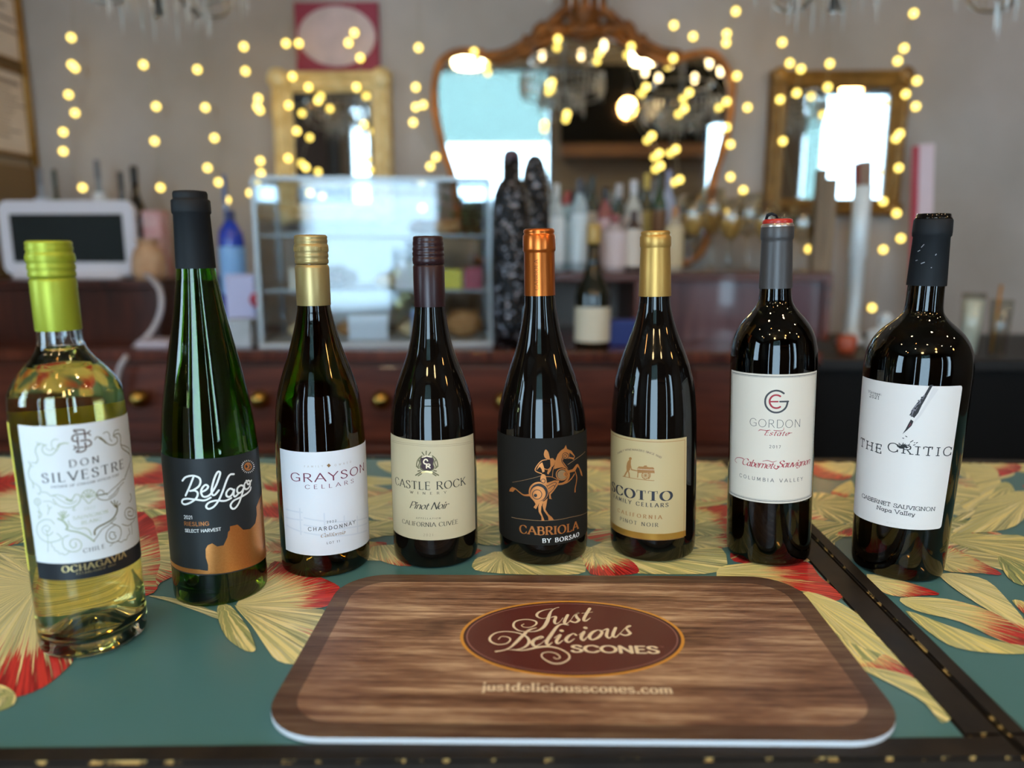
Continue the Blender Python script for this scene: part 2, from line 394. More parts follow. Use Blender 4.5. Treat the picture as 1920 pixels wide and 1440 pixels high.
def flat_faces(V, F, maxlen=2.5):
    """triangulate and refine a flat polygon so it can follow a curved surface"""
    bm = bmesh.new(); vs = [bm.verts.new((x, y, 0)) for x, y in V]
    if F is None:
        for t in tessellate_polygon([[Vector((x, y, 0)) for x, y in V]]):
            try: bm.faces.new([vs[i] for i in t])
            except ValueError: pass
        for _ in range(14):
            es = [e for e in bm.edges if e.calc_length() > maxlen]
            if not es: break
            bmesh.ops.subdivide_edges(bm, edges=es, cuts=1); bmesh.ops.triangulate(bm, faces=[f for f in bm.faces if len(f.verts) > 3])
    else:
        for f in F:
            try: bm.faces.new([vs[i] for i in f])
            except ValueError: pass
    bm.verts.index_update(); r = [(v.co.x, v.co.y) for v in bm.verts], [[v.index for v in f.verts] for f in bm.faces]; bm.free()
    return r
# ---- drawings on the labels (arc length, height in mm), on the placemat and bar top (mm)
LABEL_ART = {
1: [
('s','brown_ink',1.07,[(9.2,163.9),(3.3,164.2),(1.1,163.6),(0.3,161.8),(0.9,160.0),(3.0,159.4)],0,1,0),
('s','brown_ink',1.07,[(5.2,159.4),(9.3,159.2),(11.0,157.8),(11.1,155.9),(9.7,155.0),(8.2,154.8)],0,1,0),
('s','brown_ink',1.07,[(6.4,154.7),(1.6,155.2)],0,1,0),
('s','brown_ink',1.07,[(3.4,162.8),(3.3,156.4)],0,1,0),
('s','brown_ink',1.07,[(1.9,167.4),(7.0,166.8),(7.9,165.7),(7.9,160.6)],0,1,0),
('s','brown_ink',0.88,[(1.7,167.5),(2.4,165.9),(3.7,165.8)],0,1,0),
('s','brown_ink',1.07,[(7.5,157.8),(7.5,153.3),(5.5,151.8),(1.9,152.1),(3.5,153.6)],0,1,0),
('s','brown_ink',0.88,[(9.2,163.9),(11.4,165.3)],0,1,0),
('s','brown_ink',0.88,[(9.8,164.0),(11.3,162.2)],0,1,0),
('s','brown_ink',0.88,[(1.8,155.3),(0.9,156.6)],0,1,0),
('s','brown_ink',0.88,[(1.8,155.2),(0.6,154.0)],0,1,0),
('s','sage_ink',0.68,[(-2.3,158.7),(-5.0,159.3),(-7.5,157.9),(-9.4,154.8),(-12.9,151.8),(-16.6,152.5),(-18.2,155.3),(-17.2,158.1),(-15.0,158.9)],0,1,0),
('s','sage_ink',0.49,[(-11.7,155.5),(-12.0,160.1),(-10.2,162.3),(-7.8,162.1)],0,1,0),
('s','sage_ink',0.49,[(-9.4,154.8),(-10.8,156.3),(-11.7,155.5),(-14.2,155.2),(-15.7,157.1)],0,1,0),
('s','sage_ink',0.58,[(-19.4,158.6),(-21.3,160.9)],0,1,0),
('s','sage_ink',0.68,[(-15.9,158.5),(-19.2,160.0),(-21.7,157.7),(-22.9,154.4),(-22.1,151.2),(-22.0,148.4),(-23.7,146.0)],0,1,0),
('s','sage_ink',0.78,[(-29.2,147.2),(-28.0,144.4),(-29.6,141.5),(-30.6,138.6),(-30.0,134.9),(-28.2,132.6),(-28.2,128.4)],0,1,0),
('s','sage_ink',0.58,[(-28.2,132.6),(-23.9,130.0),(-22.9,126.7),(-24.2,124.3),(-25.6,124.7)],0,1,0),
('s','sage_ink',0.49,[(-28.4,145.4),(-26.0,143.6)],0,1,0),
('s','sage_ink',0.49,[(-27.2,146.4),(-23.2,146.5)],0,1,0),
('s','sage_ink',0.88,[(-5.0,159.0),(-7.4,158.8),(-8.8,157.1)],0,1,0),
('s','sage_ink',0.58,[(-22.1,125.8),(-18.9,125.3),(-16.2,122.8),(-12.7,123.6),(-8.8,121.8),(-5.1,118.9),(-3.0,120.5),(-2.0,122.2),(0.3,121.8),(1.1,119.3),(-0.7,115.7),(-4.9,113.6),(-9.6,114.2),(-13.4,116.9),(-15.5,120.9)],0,1,0),
('s','sage_ink',0.49,[(-15.2,123.7),(-12.2,120.7),(-9.2,118.0),(-5.4,116.1),(-1.3,117.8)],0,1,0),
('s','sage_ink',0.49,[(-2.9,113.7),(-4.3,111.6),(-2.7,111.3)],0,1,0),
('s','sage_ink',1.07,[(-7.4,119.7),(-5.2,118.2),(-4.0,118.2)],0,1,0),
('s','sage_ink',0.58,[(1.8,121.0),(3.2,123.2),(5.4,124.1),(7.8,123.6),(9.7,121.7),(10.8,119.4),(10.1,117.2),(7.9,116.3),(5.6,114.4),(3.5,117.8),(1.7,120.1)],0,1,0),
('s','sage_ink',0.58,[(5.8,118.5),(1.8,121.0)],0,0,0),
('s','sage_ink',0.58,[(5.8,118.5),(3.2,123.2)],0,0,0),
('s','sage_ink',0.58,[(5.8,118.5),(5.4,124.1)],0,0,0),
('s','sage_ink',0.58,[(5.8,118.5),(7.8,123.6)],0,0,0),
('s','sage_ink',0.58,[(5.8,118.5),(9.7,121.7)],0,0,0),
('s','sage_ink',0.58,[(5.8,118.5),(10.8,119.4)],0,0,0),
('s','olive_ink',0.68,[(13.7,158.7),(15.4,160.2),(18.1,158.7),(20.6,155.6),(23.4,152.6),(27.2,151.6),(30.6,153.1),(30.4,156.1),(27.4,157.4)],0,1,0),
('s','olive_ink',0.49,[(19.8,161.6),(22.4,162.2),(24.3,160.1),(24.4,156.6),(25.8,154.4)],0,1,0),
('s','olive_ink',1.26,[(17.1,158.9),(19.3,156.9),(21.0,154.6)],0,1,0),
('s','olive_ink',0.58,[(27.5,158.3),(29.2,161.3),(33.3,161.0)],0,1,0),
('s','olive_ink',0.78,[(27.5,158.3),(32.2,158.6),(34.3,155.6),(33.8,150.8),(35.5,146.4),(41.5,142.2),(46.3,138.8)],0,1,0),
('s','olive_ink',0.58,[(34.4,149.6),(41.3,146.2),(46.1,142.9),(43.7,140.5)],0,1,0),
('s','olive_ink',0.78,[(46.3,138.8),(46.6,134.6),(42.5,131.7),(38.4,128.4),(35.0,125.0)],0,1,0),
('s','olive_ink',0.49,[(43.7,130.9),(44.4,126.1)],0,1,0),
('s','olive_ink',0.58,[(11.3,120.3),(13.2,122.2),(15.8,120.5),(15.1,118.2),(12.0,119.1)],0,1,0),
('s','olive_ink',0.58,[(11.3,120.3),(11.8,116.7),(15.1,114.3),(19.9,113.8),(25.5,116.0),(28.5,120.0),(33.0,122.1)],0,1,0),
('s','olive_ink',0.58,[(17.8,117.4),(21.6,119.8),(26.3,121.7),(31.8,124.0),(34.8,124.0)],0,1,0),
('s','olive_ink',0.58,[(19.0,115.1),(23.4,116.7),(27.2,119.9)],0,1,0),
('s','olive_ink',0.97,[(12.4,118.7),(15.6,118.4),(17.9,118.4)],0,1,0),
('t', 'navy_ink', 'serif', 'DON', -3.2, 15.0, 142.0, 4.86, 1),
('t', 'navy_ink', 'serif', 'SILVESTRE', -20.9, 34.6, 132.4, 6.56, 1),
('t', 'navy_ink', 'serifi', 'FATHER OF CHILEAN VITICULTURE', -15.7, 28.9, 128.4, 1.65, 1),
('s','sage_ink',0.58,[(-24.0,118.8),(-24.2,118.1),(-24.7,117.5),(-25.3,116.9),(-26.0,116.6),(-26.8,116.4),(-27.6,116.5),(-28.2,116.8),(-28.8,117.2),(-29.0,117.9),(-29.1,118.6),(-28.8,119.3),(-28.4,120.0),(-27.7,120.5),(-26.9,120.9),(-26.1,121.0),(-25.4,121.0),(-24.8,120.7),(-24.3,120.2),(-24.1,119.6)],0,1,0),
('s','sage_ink',0.39,[(-25.5,118.8),(-25.6,118.5),(-25.8,118.3),(-26.0,118.1),(-26.3,117.9),(-26.6,117.9),(-26.9,117.9),(-27.1,118.0),(-27.3,118.2),(-27.4,118.4),(-27.4,118.7),(-27.3,119.0),(-27.2,119.2),(-26.9,119.4),(-26.6,119.6),(-26.4,119.6),(-26.1,119.6),(-25.8,119.5),(-25.6,119.3),(-25.6,119.0)],0,1,0),
('s','sage_ink',0.49,[(-22.0,119.1),(-17.5,119.1),(-14.3,116.5)],0,1,0),
('s','sage_ink',0.49,[(-26.8,116.1),(-25.9,111.8),(-27.6,107.4)],0,1,0),
('s','sage_ink',0.58,[(-16.7,102.7),(-19.0,105.7),(-23.7,105.7),(-28.9,102.0),(-30.3,96.5),(-27.7,91.9),(-22.9,89.7),(-17.3,90.2),(-13.2,92.3),(-15.8,95.9)],0,1,0),
('s','sage_ink',0.53,[(-18.3,97.0),(-21.3,94.6),(-25.0,96.0),(-25.6,99.3),(-22.8,101.8),(-20.1,100.4),(-20.9,98.0),(-22.8,97.5),(-23.4,98.9)],0,1,0),
('s','sage_ink',0.44,[(-22.3,98.0),(-22.6,90.2),(-23.6,82.4)],0,1,0),
('s','sage_ink',0.58,[(-8.5,93.8),(-12.0,92.2),(-13.0,88.4),(-12.0,84.4),(-8.1,81.7),(-4.0,81.8),(-1.7,84.8),(-2.2,88.3),(-4.8,90.5),(-7.7,89.8),(-8.6,86.9),(-7.0,84.3),(-4.9,85.4),(-5.1,87.9)],0,1,0),
('s','sage_ink',0.49,[(-20.6,89.3),(-20.0,86.3),(-18.8,85.3),(-18.5,83.4),(-16.8,82.8),(-15.7,80.8),(-14.0,81.2),(-12.8,79.8),(-10.7,80.6),(-9.3,82.1)],0,1,0),
('s','sage_ink',1.46,[(-13.8,106.4),(-10.7,104.2),(-8.7,100.1),(-9.7,98.3)],0,1,0),
('s','sage_ink',1.07,[(-9.7,98.3),(-7.4,97.0),(-3.1,95.3),(1.4,92.0),(6.2,86.3)],0,1,0),
('s','sage_ink',0.58,[(-7.8,104.4),(-7.0,100.8),(-3.3,97.8),(1.5,97.3),(4.1,94.7),(5.0,91.1)],0,1,0),
('s','sage_ink',0.49,[(-20.4,109.6),(-19.0,113.4),(-19.5,116.7)],0,1,0),
('s','sage_ink',0.49,[(-19.0,113.4),(-17.0,115.2)],0,1,0),
('s','sage_ink',0.68,[(-27.5,111.7),(-24.6,110.0),(-27.2,106.5)],0,1,0),
('s','sage_ink',0.78,[(-10.9,105.7),(-13.3,110.7)],0,0,0),
('s','sage_ink',0.78,[(-10.9,105.7),(-11.6,111.5)],0,0,0),
('s','sage_ink',0.78,[(-10.9,105.7),(-9.9,111.8)],0,0,0),
('s','sage_ink',0.78,[(-10.9,105.7),(-8.3,111.2)],0,0,0),
('s','sage_ink',0.78,[(-10.9,105.7),(-7.0,108.6)],0,0,0),
('s','olive_ink',1.17,[(24.9,106.7),(23.9,102.5),(20.2,98.8),(14.7,97.1),(10.1,96.0),(7.4,93.9),(7.1,91.0)],0,1,0),
('s','olive_ink',0.58,[(22.8,98.4),(16.9,95.4),(12.1,93.5),(8.6,89.6),(5.8,86.4)],0,1,0),
('s','olive_ink',0.58,[(45.3,96.8),(46.9,91.0),(36.0,92.4),(31.2,96.8),(31.9,101.2),(36.8,101.4),(42.4,97.3),(40.4,93.9),(34.9,96.0),(34.6,98.7),(38.0,97.9)],0,1,0),
('s','olive_ink',0.49,[(27.2,92.2),(33.7,88.7),(43.1,89.8)],0,1,0),
('s','olive_ink',0.58,[(21.7,93.7),(16.5,92.0),(14.2,88.3),(14.7,83.6),(18.3,81.4),(23.0,81.6),(25.8,86.1),(24.7,91.1),(18.9,95.8)],0,1,0),
('s','olive_ink',0.58,[(21.0,87.9),(17.7,89.6),(16.4,86.6),(18.5,83.8),(21.2,84.8),(19.9,87.3)],0,1,0),
('s','olive_ink',0.53,[(21.9,81.5),(25.0,79.3),(27.5,79.9),(30.0,79.3),(31.8,81.7),(34.2,82.3),(33.4,86.8)],0,1,0),
('s','olive_ink',0.49,[(19.3,81.5),(16.1,79.6)],0,1,0),
('s','olive_ink',0.49,[(37.3,89.4),(37.2,84.2),(36.6,80.8)],0,1,0),
('s','olive_ink',0.68,[(39.8,111.2),(41.2,107.1),(37.6,105.3)],0,1,0),
('s','olive_ink',0.78,[(23.5,106.2),(20.2,111.8)],0,0,0),
('s','olive_ink',0.78,[(23.5,106.2),(22.8,111.7)],0,0,0),
('s','olive_ink',0.78,[(23.5,106.2),(25.4,110.1)],0,0,0),
('s','olive_ink',0.78,[(23.5,106.2),(27.5,107.8)],0,0,0),
('t', 'pale_ink', 'serif', '2022', 2.4, 9.2, 110.1, 1.85, 1),
('t', 'sage_ink', 'serif', 'SAUVIGNON', -4.8, 17.3, 104.4, 2.43, 1),
('t', 'sage_ink', 'serif', 'BLANC', -0.1, 12.3, 100.2, 2.43, 1),
('t', 'navy_ink', 'serif', 'CHILE', -1.0, 12.6, 79.5, 3.01, 1),
('t', 'gold_ink', 'serifb', 'OCHAGAVIA', -15.5, 27.8, 67.0, 4.62, 1),
('t', 'gold_ink', 'serif', 'ESTABLISHED 1851', -6.8, 18.6, 64.3, 1.46, 1),
],
2: [
('s','white_ink',1.57,[(-23.9,107.3),(-20.9,110.3),(-15.5,111.7),(-10.7,110.3),(-9.3,107.1),(-10.8,103.0),(-15.0,100.0),(-18.2,99.0)],0,1,1),
('s','white_ink',1.57,[(-18.2,99.0),(-14.4,99.4),(-12.2,97.3),(-13.6,93.1),(-18.5,89.4),(-23.6,87.6),(-26.1,88.9),(-24.9,91.5),(-20.3,92.5),(-13.2,91.7),(-7.5,90.9),(-2.8,92.8)],0,1,1),
('s','white_ink',1.57,[(-14.4,110.7),(-18.2,102.5),(-22.3,95.0)],0,1,1),
('s','white_ink',1.57,[(-9.3,98.0),(-5.9,99.5),(-4.0,102.0),(-5.6,103.7),(-8.1,101.8),(-9.6,98.2),(-8.6,94.5),(-5.8,93.9),(-2.4,96.0),(1.8,102.3),(5.2,110.2),(5.4,112.8),(3.6,113.0),(0.8,107.7),(-1.6,99.6),(-1.5,95.4),(0.3,94.6),(3.6,98.0)],0,1,1),
('s','white_ink',1.57,[(16.2,109.0),(13.0,109.2),(10.3,105.6),(6.7,97.3),(2.8,89.5),(-1.3,84.8),(-5.2,83.6),(-6.7,85.9),(-4.3,88.8),(0.9,89.8),(7.5,88.4),(12.6,89.6)],0,1,1),
('s','white_ink',1.57,[(15.0,96.0),(12.2,97.7),(9.5,95.6),(9.0,92.6),(11.2,91.0),(13.9,93.0),(15.6,96.4),(14.7,92.3),(15.8,90.1),(18.7,91.8)],0,1,1),
('s','white_ink',1.57,[(24.5,96.7),(21.5,98.1),(18.5,96.7),(18.0,93.6),(19.8,92.1),(22.7,93.4),(25.0,97.1),(22.1,90.4),(18.6,83.8),(15.1,80.4),(12.5,80.9),(11.7,84.0),(14.5,87.0),(20.1,88.2),(27.1,89.7),(30.9,91.5),(31.8,93.4)],0,1,1),
('s','white_ink',1.57,[(29.5,99.9),(26.3,99.4),(24.7,96.9),(25.5,93.9),(28.2,93.4),(30.9,95.3),(31.2,98.3),(29.5,100.1)],0,1,1),
('s','white_ink',1.57,[(27.2,100.6),(29.2,96.7),(33.0,99.0)],0,1,1),
('t', 'white_ink', 'sans', '2021', -25.6, -18.1, 75.4, 2.83, 1),
('t', 'copper_ink', 'sansb', 'RIESLING', -25.9, -5.7, 69.7, 3.15, 1),
('t', 'white_ink', 'sansb', 'SELECT HARVEST', -25.6, 2.9, 64.2, 2.52, 1),
('p','copper_foil',[(-9.1,32.9),(-8.9,36.2),(-10.2,42.8),(-9.8,49.8),(-7.9,52.9),(-4.5,54.2),(-0.9,51.0),(3.9,51.2),(7.3,57.5),(8.1,61.6),(9.6,62.9),(9.9,66.1),(16.1,66.0),(20.8,60.0),(27.7,58.4),(34.3,61.0),(37.4,67.7),(37.4,74.4),(43.4,79.0),(53.7,82.2),(57.5,87.7),(62,78),(78,82),(78,22.9),(57,23.7),(20,26.6),(-10,28.6)],0,0),
('s','navy_ink',0.94,[(51.2,80.8),(47.7,75.2),(44.7,70.1)],0,1,1),
('s','navy_ink',1.26,[(57.6,62.6),(57.6,48.7),(45.8,34.3)],0,1,1),
('s','copper_ink',1.47,[(34.3,110.6),(34.0,109.8),(33.3,109.2),(32.3,108.9),(31.2,108.8),(30.0,109.0),(28.9,109.5),(27.9,110.2),(27.2,111.0),(26.8,111.9),(26.7,112.8),(26.9,113.6),(27.5,114.2),(28.3,114.6),(29.4,114.7),(30.5,114.5),(31.7,114.0),(32.8,113.3),(33.7,112.4),(34.2,111.5)],1,1,1),
('s','copper_ink',1.68,[(29.1,110.5),(31.4,111.4),(29.8,113.5)],0,1,1),
('s','white_ink',0.63,[(37.4,109.7),(39.0,109.2)],0,0,1),
('s','white_ink',0.63,[(36.8,108.5),(38.3,107.8)],0,0,1),
('s','white_ink',0.63,[(35.7,107.6),(36.8,106.8)],0,0,1),
('s','white_ink',0.63,[(34.1,107.0),(34.9,106.1)],0,0,1),
('s','white_ink',0.63,[(32.2,106.9),(32.6,106.0)],0,0,1),
('s','white_ink',0.63,[(30.4,107.1),(30.4,106.2)],0,0,1),
('s','white_ink',0.63,[(28.6,107.7),(28.2,107.0)],0,0,1),
('s','white_ink',0.63,[(27.0,108.6),(26.4,108.0)],0,0,1),
('s','white_ink',0.63,[(25.8,109.8),(25.0,109.4)],0,0,1),
('s','white_ink',0.63,[(24.9,111.1),(24.0,111.0)],0,0,1),
('s','white_ink',0.63,[(24.5,112.5),(23.6,112.6)],0,0,1),
('s','white_ink',0.63,[(24.6,113.9),(23.6,114.2)],0,0,1),
('s','white_ink',0.63,[(25.1,115.0),(24.3,115.6)],0,0,1),
('s','white_ink',0.63,[(26.1,115.9),(25.4,116.7)],0,0,1),
('s','white_ink',0.63,[(27.4,116.5),(27.0,117.3)],0,0,1),
('s','white_ink',0.63,[(29.1,116.6),(28.9,117.4)],0,0,1),
('s','white_ink',0.63,[(30.9,116.2),(31.1,117.0)],0,0,1),
('s','white_ink',0.63,[(32.8,115.4),(33.3,116.1)],0,0,1),
('s','white_ink',0.63,[(34.6,114.3),(35.5,114.7)],0,0,1),
('s','white_ink',0.63,[(36.1,112.9),(37.3,113.1)],0,0,1),
('s','white_ink',0.63,[(37.1,111.4),(38.6,111.2)],0,0,1),
('s','white_ink',0.63,[(37.4,110.0),(39.0,109.5)],0,0,1),
],
3: [
('t', 'wine_ink', 'wide', 'GRAYSON', -28.9, 47.0, 89.3, 7.36, 1),
('t', 'wine_ink', 'wide', 'CELLARS', -15.3, 29.2, 82.9, 3.49, 1),
('t', 'faint_ink', 'sans', 'FAMILY', -15.1, 1.0, 102.3, 1.65, 1),
('t', 'faint_ink', 'sans', 'OWNED', 11.0, 27.3, 101.8, 1.65, 1),
('p','bronze_ink',[(6.0,104.8),(7.7,102.9),(5.8,101.2),(4.2,103.3)],0,1),
('t', 'grey_ink', 'sansb', '2022', 1.9, 10.2, 50.7, 1.94, 1),
('t', 'grey_ink', 'sansb', 'CHARDONNAY', -14.5, 29.0, 44.3, 3.29, 1),
('t', 'bronze_ink', 'script', 'California', -4.2, 17.4, 38.0, 3.29, 1),
('t', 'grey_ink', 'sansb', 'LOT 11', 1.0, 12.4, 31.3, 1.94, 1),
('s','fence_ink',1.36,[(-37.1,61.3),(-19.4,61.0)],0,0,0),
('s','fence_ink',1.36,[(-37.9,53.6),(-19.8,54.0)],0,0,0),
('s','fence_ink',1.36,[(-37.8,46.1),(-20.4,43.0)],0,0,0),
('s','fence_ink',1.36,[(-21.3,64.3),(-21.6,40.4)],0,0,0),
('s','fence_ink',1.36,[(-17.6,56.2),(49.6,43.0)],0,0,0),
('s','fence_ink',1.36,[(-18.0,49.7),(48.8,37.5)],0,0,0),
('s','fence_ink',1.36,[(-18.4,42.7),(48.0,30.9)],0,0,0),
('s','fence_ink',1.36,[(0.0,59.8),(0.0,40.4)],0,0,0),
('s','fence_ink',1.36,[(17.6,54.4),(17.0,38.3)],0,0,0),
('s','fence_ink',1.36,[(31.8,50.3),(31.6,33.9)],0,0,0),
],
4: [
('t', 'olive_black_ink', 'serif', 'CASTLE ROCK', -43.3, 31.2, 75.7, 7.29, 1),
('t', 'olive_black_ink', 'serifw', 'WINERY', -23.2, 10.6, 71.2, 2.3, 1),
('t', 'olive_black_ink', 'script', 'Pinot Noir', -24.5, 11.3, 57.3, 6.33, 1),
('t', 'olive_black_ink', 'serifw', 'APPELLATION', -17.8, 4.9, 47.8, 1.44, 1),
('t', 'olive_black_ink', 'serif', 'CALIFORNIA CUVÉE', -33.8, 21.3, 40.7, 4.03, 1),
('t', 'faint_brown_ink', 'serif', '2021', -11.3, -2.2, 31.6, 2.4, 1),
('s','faint_brown_ink',0.29,[(-50.8,116.2),(-22.0,117.8),(-2.5,116.9),(16.5,116.2),(45.4,113.9)],0,1,0),
('s','faint_brown_ink',0.29,[(-51.0,114.8),(-22.0,116.4),(-2.5,115.6),(16.4,114.8),(45.3,112.5)],0,1,0),
('p','olive_ink',[(-11.3,106.2),(-6.2,107.2),(-1.0,106.2),(0.6,102.9),(-0.2,99.6),(0.7,96.3),(-0.8,93.9),(-3.8,93.1),(-8.2,93.1),(-11.4,93.8),(-13.2,96.6),(-12.3,99.6),(-13.0,102.6)],1,0),
('p','shield_ink',[(-10.9,105.6),(-6.2,106.5),(-1.5,105.4),(-0.1,102.9),(-1.0,99.7),(-0.1,96.7),(-1.3,94.7),(-3.9,93.9),(-8.2,93.9),(-10.6,95.1),(-11.9,97.1),(-11.0,99.6),(-11.8,102.5)],1,1),
('s','cream_ink',1.23,[(-5.5,102.6),(-6.3,103.8),(-7.9,103.7),(-9.1,101.9),(-8.4,100.1),(-6.8,99.7)],0,1,2),
('s','cream_ink',1.23,[(-6.5,99.5),(-6.6,96.0)],0,0,2),
('s','cream_ink',1.03,[(-6.4,99.4),(-4.2,99.6),(-3.4,98.7),(-4.2,97.8),(-6.2,97.8),(-5.0,97.2),(-3.3,95.9)],0,1,2),
('s','olive_ink',1.03,[(-10.6,107.0),(-13.8,104.0),(-15.4,100.6),(-15.7,97.3),(-13.7,95.3)],0,1,0),
('s','olive_ink',1.03,[(-14.0,103.6),(-12.9,100.8),(-14.2,97.4)],0,1,0),
('s','olive_ink',1.23,[(-16.9,88.7),(-14.5,90.3),(-11.5,92.2)],0,1,0),
('s','olive_ink',1.03,[(-14.5,88.4),(-11.1,90.7)],0,1,0),
('s','olive_ink',1.23,[(-14.6,92.8),(-12.5,93.3)],0,1,0),
('s','olive_ink',0.82,[(-16.2,97.0),(-13.8,96.6)],0,1,0),
('s','olive_ink',1.03,[(-1.0,107.1),(1.9,104.1),(3.2,100.7),(3.3,97.4),(1.2,95.4)],0,1,0),
('s','olive_ink',1.03,[(2.0,103.6),(0.8,100.8),(1.9,97.5)],0,1,0),
('s','olive_ink',1.23,[(3.9,88.9),(1.7,90.4),(-1.0,92.2)],0,1,0),
('s','olive_ink',1.03,[(1.7,88.6),(-1.4,90.8)],0,1,0),
('s','olive_ink',1.23,[(2.0,92.9),(0.0,93.4)],0,1,0),
('s','olive_ink',0.82,[(3.7,97.2),(1.5,96.7)],0,1,0),
('s','olive_ink',1.03,[(-10.3,110.3),(-8.6,107.9)],0,1,0),
('s','olive_ink',1.03,[(-6.4,111.4),(-6.7,108.4)],0,1,0),
('s','olive_ink',1.03,[(-2.7,110.4),(-4.4,107.9)],0,1,0),
('s','cream_ink',1.03,[(-10.2,105.8),(-6.6,106.8)],0,1,2),
('s','cream_ink',1.03,[(-5.6,106.8),(-2.0,106.0)],0,1,2),
('s','gold_ink',1.64,[(-10.9,91.6),(-6.6,92.7),(-1.8,91.6)],0,1,2),
],
5: [
('t', 'copper_ink', 'serifb', 'CABRIOLA', -22.1, 37.1, 30.7, 7.91, 1),
('t', 'white_ink', 'serifb', 'BY BORSAO', -0.4, 38.3, 23.1, 4.05, 1),
('s','bronze_ink',0.48,[(-31.6,43.7),(-14.8,44.5),(0.7,44.4),(16.2,44.4),(31.2,44.2),(57.4,40.3)],0,1,0),
('p','copper_ink',[(11.1,94.8),(12.3,100.8),(14.6,106.1),(17.5,109.1),(21.1,110.9),(23.0,113.9),(24.2,109.9),(29.0,107.4),(33.4,101.5),(31.8,98.5),(28.9,99.9),(25.5,100.8),(22.9,100.6),(20.4,101.6),(19.2,99.5),(22.8,94.5),(25.4,90.8),(22.8,91.7),(18.5,93.5),(14.4,93.4),(11.1,92.6)],0,0),
('p','charcoal_ink',[(26.9,106.1),(32.6,101.4),(31.5,100.5),(26.2,102.3)],0,1),
('s','charcoal_ink',0.55,[(25.6,103.3),(25.5,102.4),(25.0,101.7),(24.2,101.2),(23.3,100.9),(22.3,100.9),(21.3,101.2),(20.4,101.7),(19.7,102.5),(19.2,103.3),(19.1,104.2),(19.3,105.1),(19.7,105.8),(20.4,106.4),(21.3,106.7),(22.3,106.7),(23.3,106.4),(24.2,105.8),(25.0,105.1),(25.5,104.2)],1,1,1),
('s','charcoal_ink',0.55,[(23.5,103.4),(23.4,103.0),(23.2,102.7),(22.8,102.5),(22.4,102.3),(22.0,102.3),(21.5,102.5),(21.1,102.7),(20.8,103.1),(20.6,103.5),(20.5,103.9),(20.6,104.3),(20.8,104.6),(21.1,104.9),(21.5,105.0),(22.0,105.0),(22.4,104.9),(22.9,104.6),(23.2,104.3),(23.4,103.9)],1,1,1),
('s','charcoal_ink',0.66,[(18.9,102.3),(18.6,99.0),(21.9,94.1),(24.7,91.1)],0,1,1),
('p','copper_ink',[(3.7,111.3),(5.8,109.0),(6.8,105.1),(7.1,101.8),(3.6,103.0),(2.0,105.8),(2.3,109.1)],1,0),
('p','copper_ink',[(7.4,102.8),(10.1,103.0),(12.3,100.3),(11.1,96.5),(8.9,94.5),(7.8,91.2),(5.6,88.0),(4.5,89.2),(5.6,92.4),(7.8,95.6),(7.6,100.1)],0,0),
('s','copper_ink',0.77,[(4.6,101.9),(0.4,101.2),(-3.4,97.6),(-6.1,91.9),(-0.3,89.0)],0,1,0),
('p','copper_ink',[(0.4,99.5),(-2.3,97.6),(-5.1,92.0),(-1.8,95.4),(-0.3,93.1),(0.5,90.1),(2.4,90.9),(1.9,94.8)],0,0),
('s','copper_ink',0.66,[(1.9,93.7),(5.1,92.7),(7.8,94.5)],0,1,0),
('s','copper_ink',0.88,[(24.4,85.9),(24.0,84.3),(23.2,83.0),(21.8,82.0),(20.2,81.5),(18.4,81.5),(16.7,82.0),(15.1,82.9),(14.0,84.2),(13.2,85.8),(13.0,87.4),(13.2,89.0),(14.0,90.4),(15.2,91.5),(16.8,92.0),(18.5,92.1),(20.3,91.6),(21.9,90.6),(23.2,89.2),(24.1,87.6)],1,1,0),
('p','copper_ink',[(24.6,86.1),(24.4,85.5),(24.1,85.0),(23.5,84.6),(22.8,84.4),(22.1,84.4),(21.4,84.6),(20.7,85.0),(20.2,85.6),(19.9,86.2),(19.8,86.9),(19.9,87.5),(20.2,88.1),(20.8,88.5),(21.4,88.7),(22.1,88.7),(22.9,88.4),(23.6,88.0),(24.1,87.5),(24.4,86.8)],1,1),
('s','charcoal_ink',0.44,[(23.9,86.4),(23.8,86.1),(23.7,85.8),(23.4,85.7),(23.1,85.6),(22.7,85.6),(22.4,85.7),(22.1,85.9),(21.8,86.2),(21.7,86.5),(21.6,86.8),(21.7,87.1),(21.8,87.3),(22.1,87.5),(22.4,87.6),(22.8,87.6),(23.1,87.5),(23.4,87.3),(23.7,87.0),(23.8,86.7)],1,1,2),
('p','bronze_ink',[(23.7,85.7),(23.4,84.4),(22.7,83.2),(21.6,82.4),(20.2,82.0),(18.7,82.0),(17.2,82.4),(16.0,83.2),(14.9,84.3),(14.3,85.6),(14.1,87.0),(14.3,88.4),(15.0,89.6),(16.0,90.4),(17.3,90.9),(18.8,90.9),(20.3,90.5),(21.6,89.7),(22.8,88.5),(23.5,87.1)],1,0),
('s','copper_ink',[1.43,1.87,2.2,2.2,1.65],[(22.8,91.2),(25.7,87.3),(25.0,82.4),(20.8,78.6),(15.4,78.1)],0,1,0),
('p','copper_ink',[(25.4,89.6),(30.2,89.8),(34.9,93.3),(37.5,93.3),(40.3,89.2),(44.0,83.7),(45.2,79.4),(42.3,81.3),(39.3,88.4),(36.6,91.0),(33.3,87.2),(26.0,87.3)],0,0),
('s','copper_ink',[0.88,0.99,0.99,1.21,1.65],[(33.7,86.8),(35.5,81.3),(34.8,75.8),(33.3,71.0),(33.1,67.7)],0,1,0),
('s','copper_ink',1.1,[(32.5,84.8),(28.0,80.7),(22.7,78.3),(15.4,77.8)],0,1,0),
('s','bronze_ink',0.39,[(-29.5,77.9),(-14.1,82.8),(0.2,87.3)],0,1,0),
('s','bronze_ink',0.55,[(24.8,95.3),(35.8,99.0),(52.0,101.5)],0,1,0),
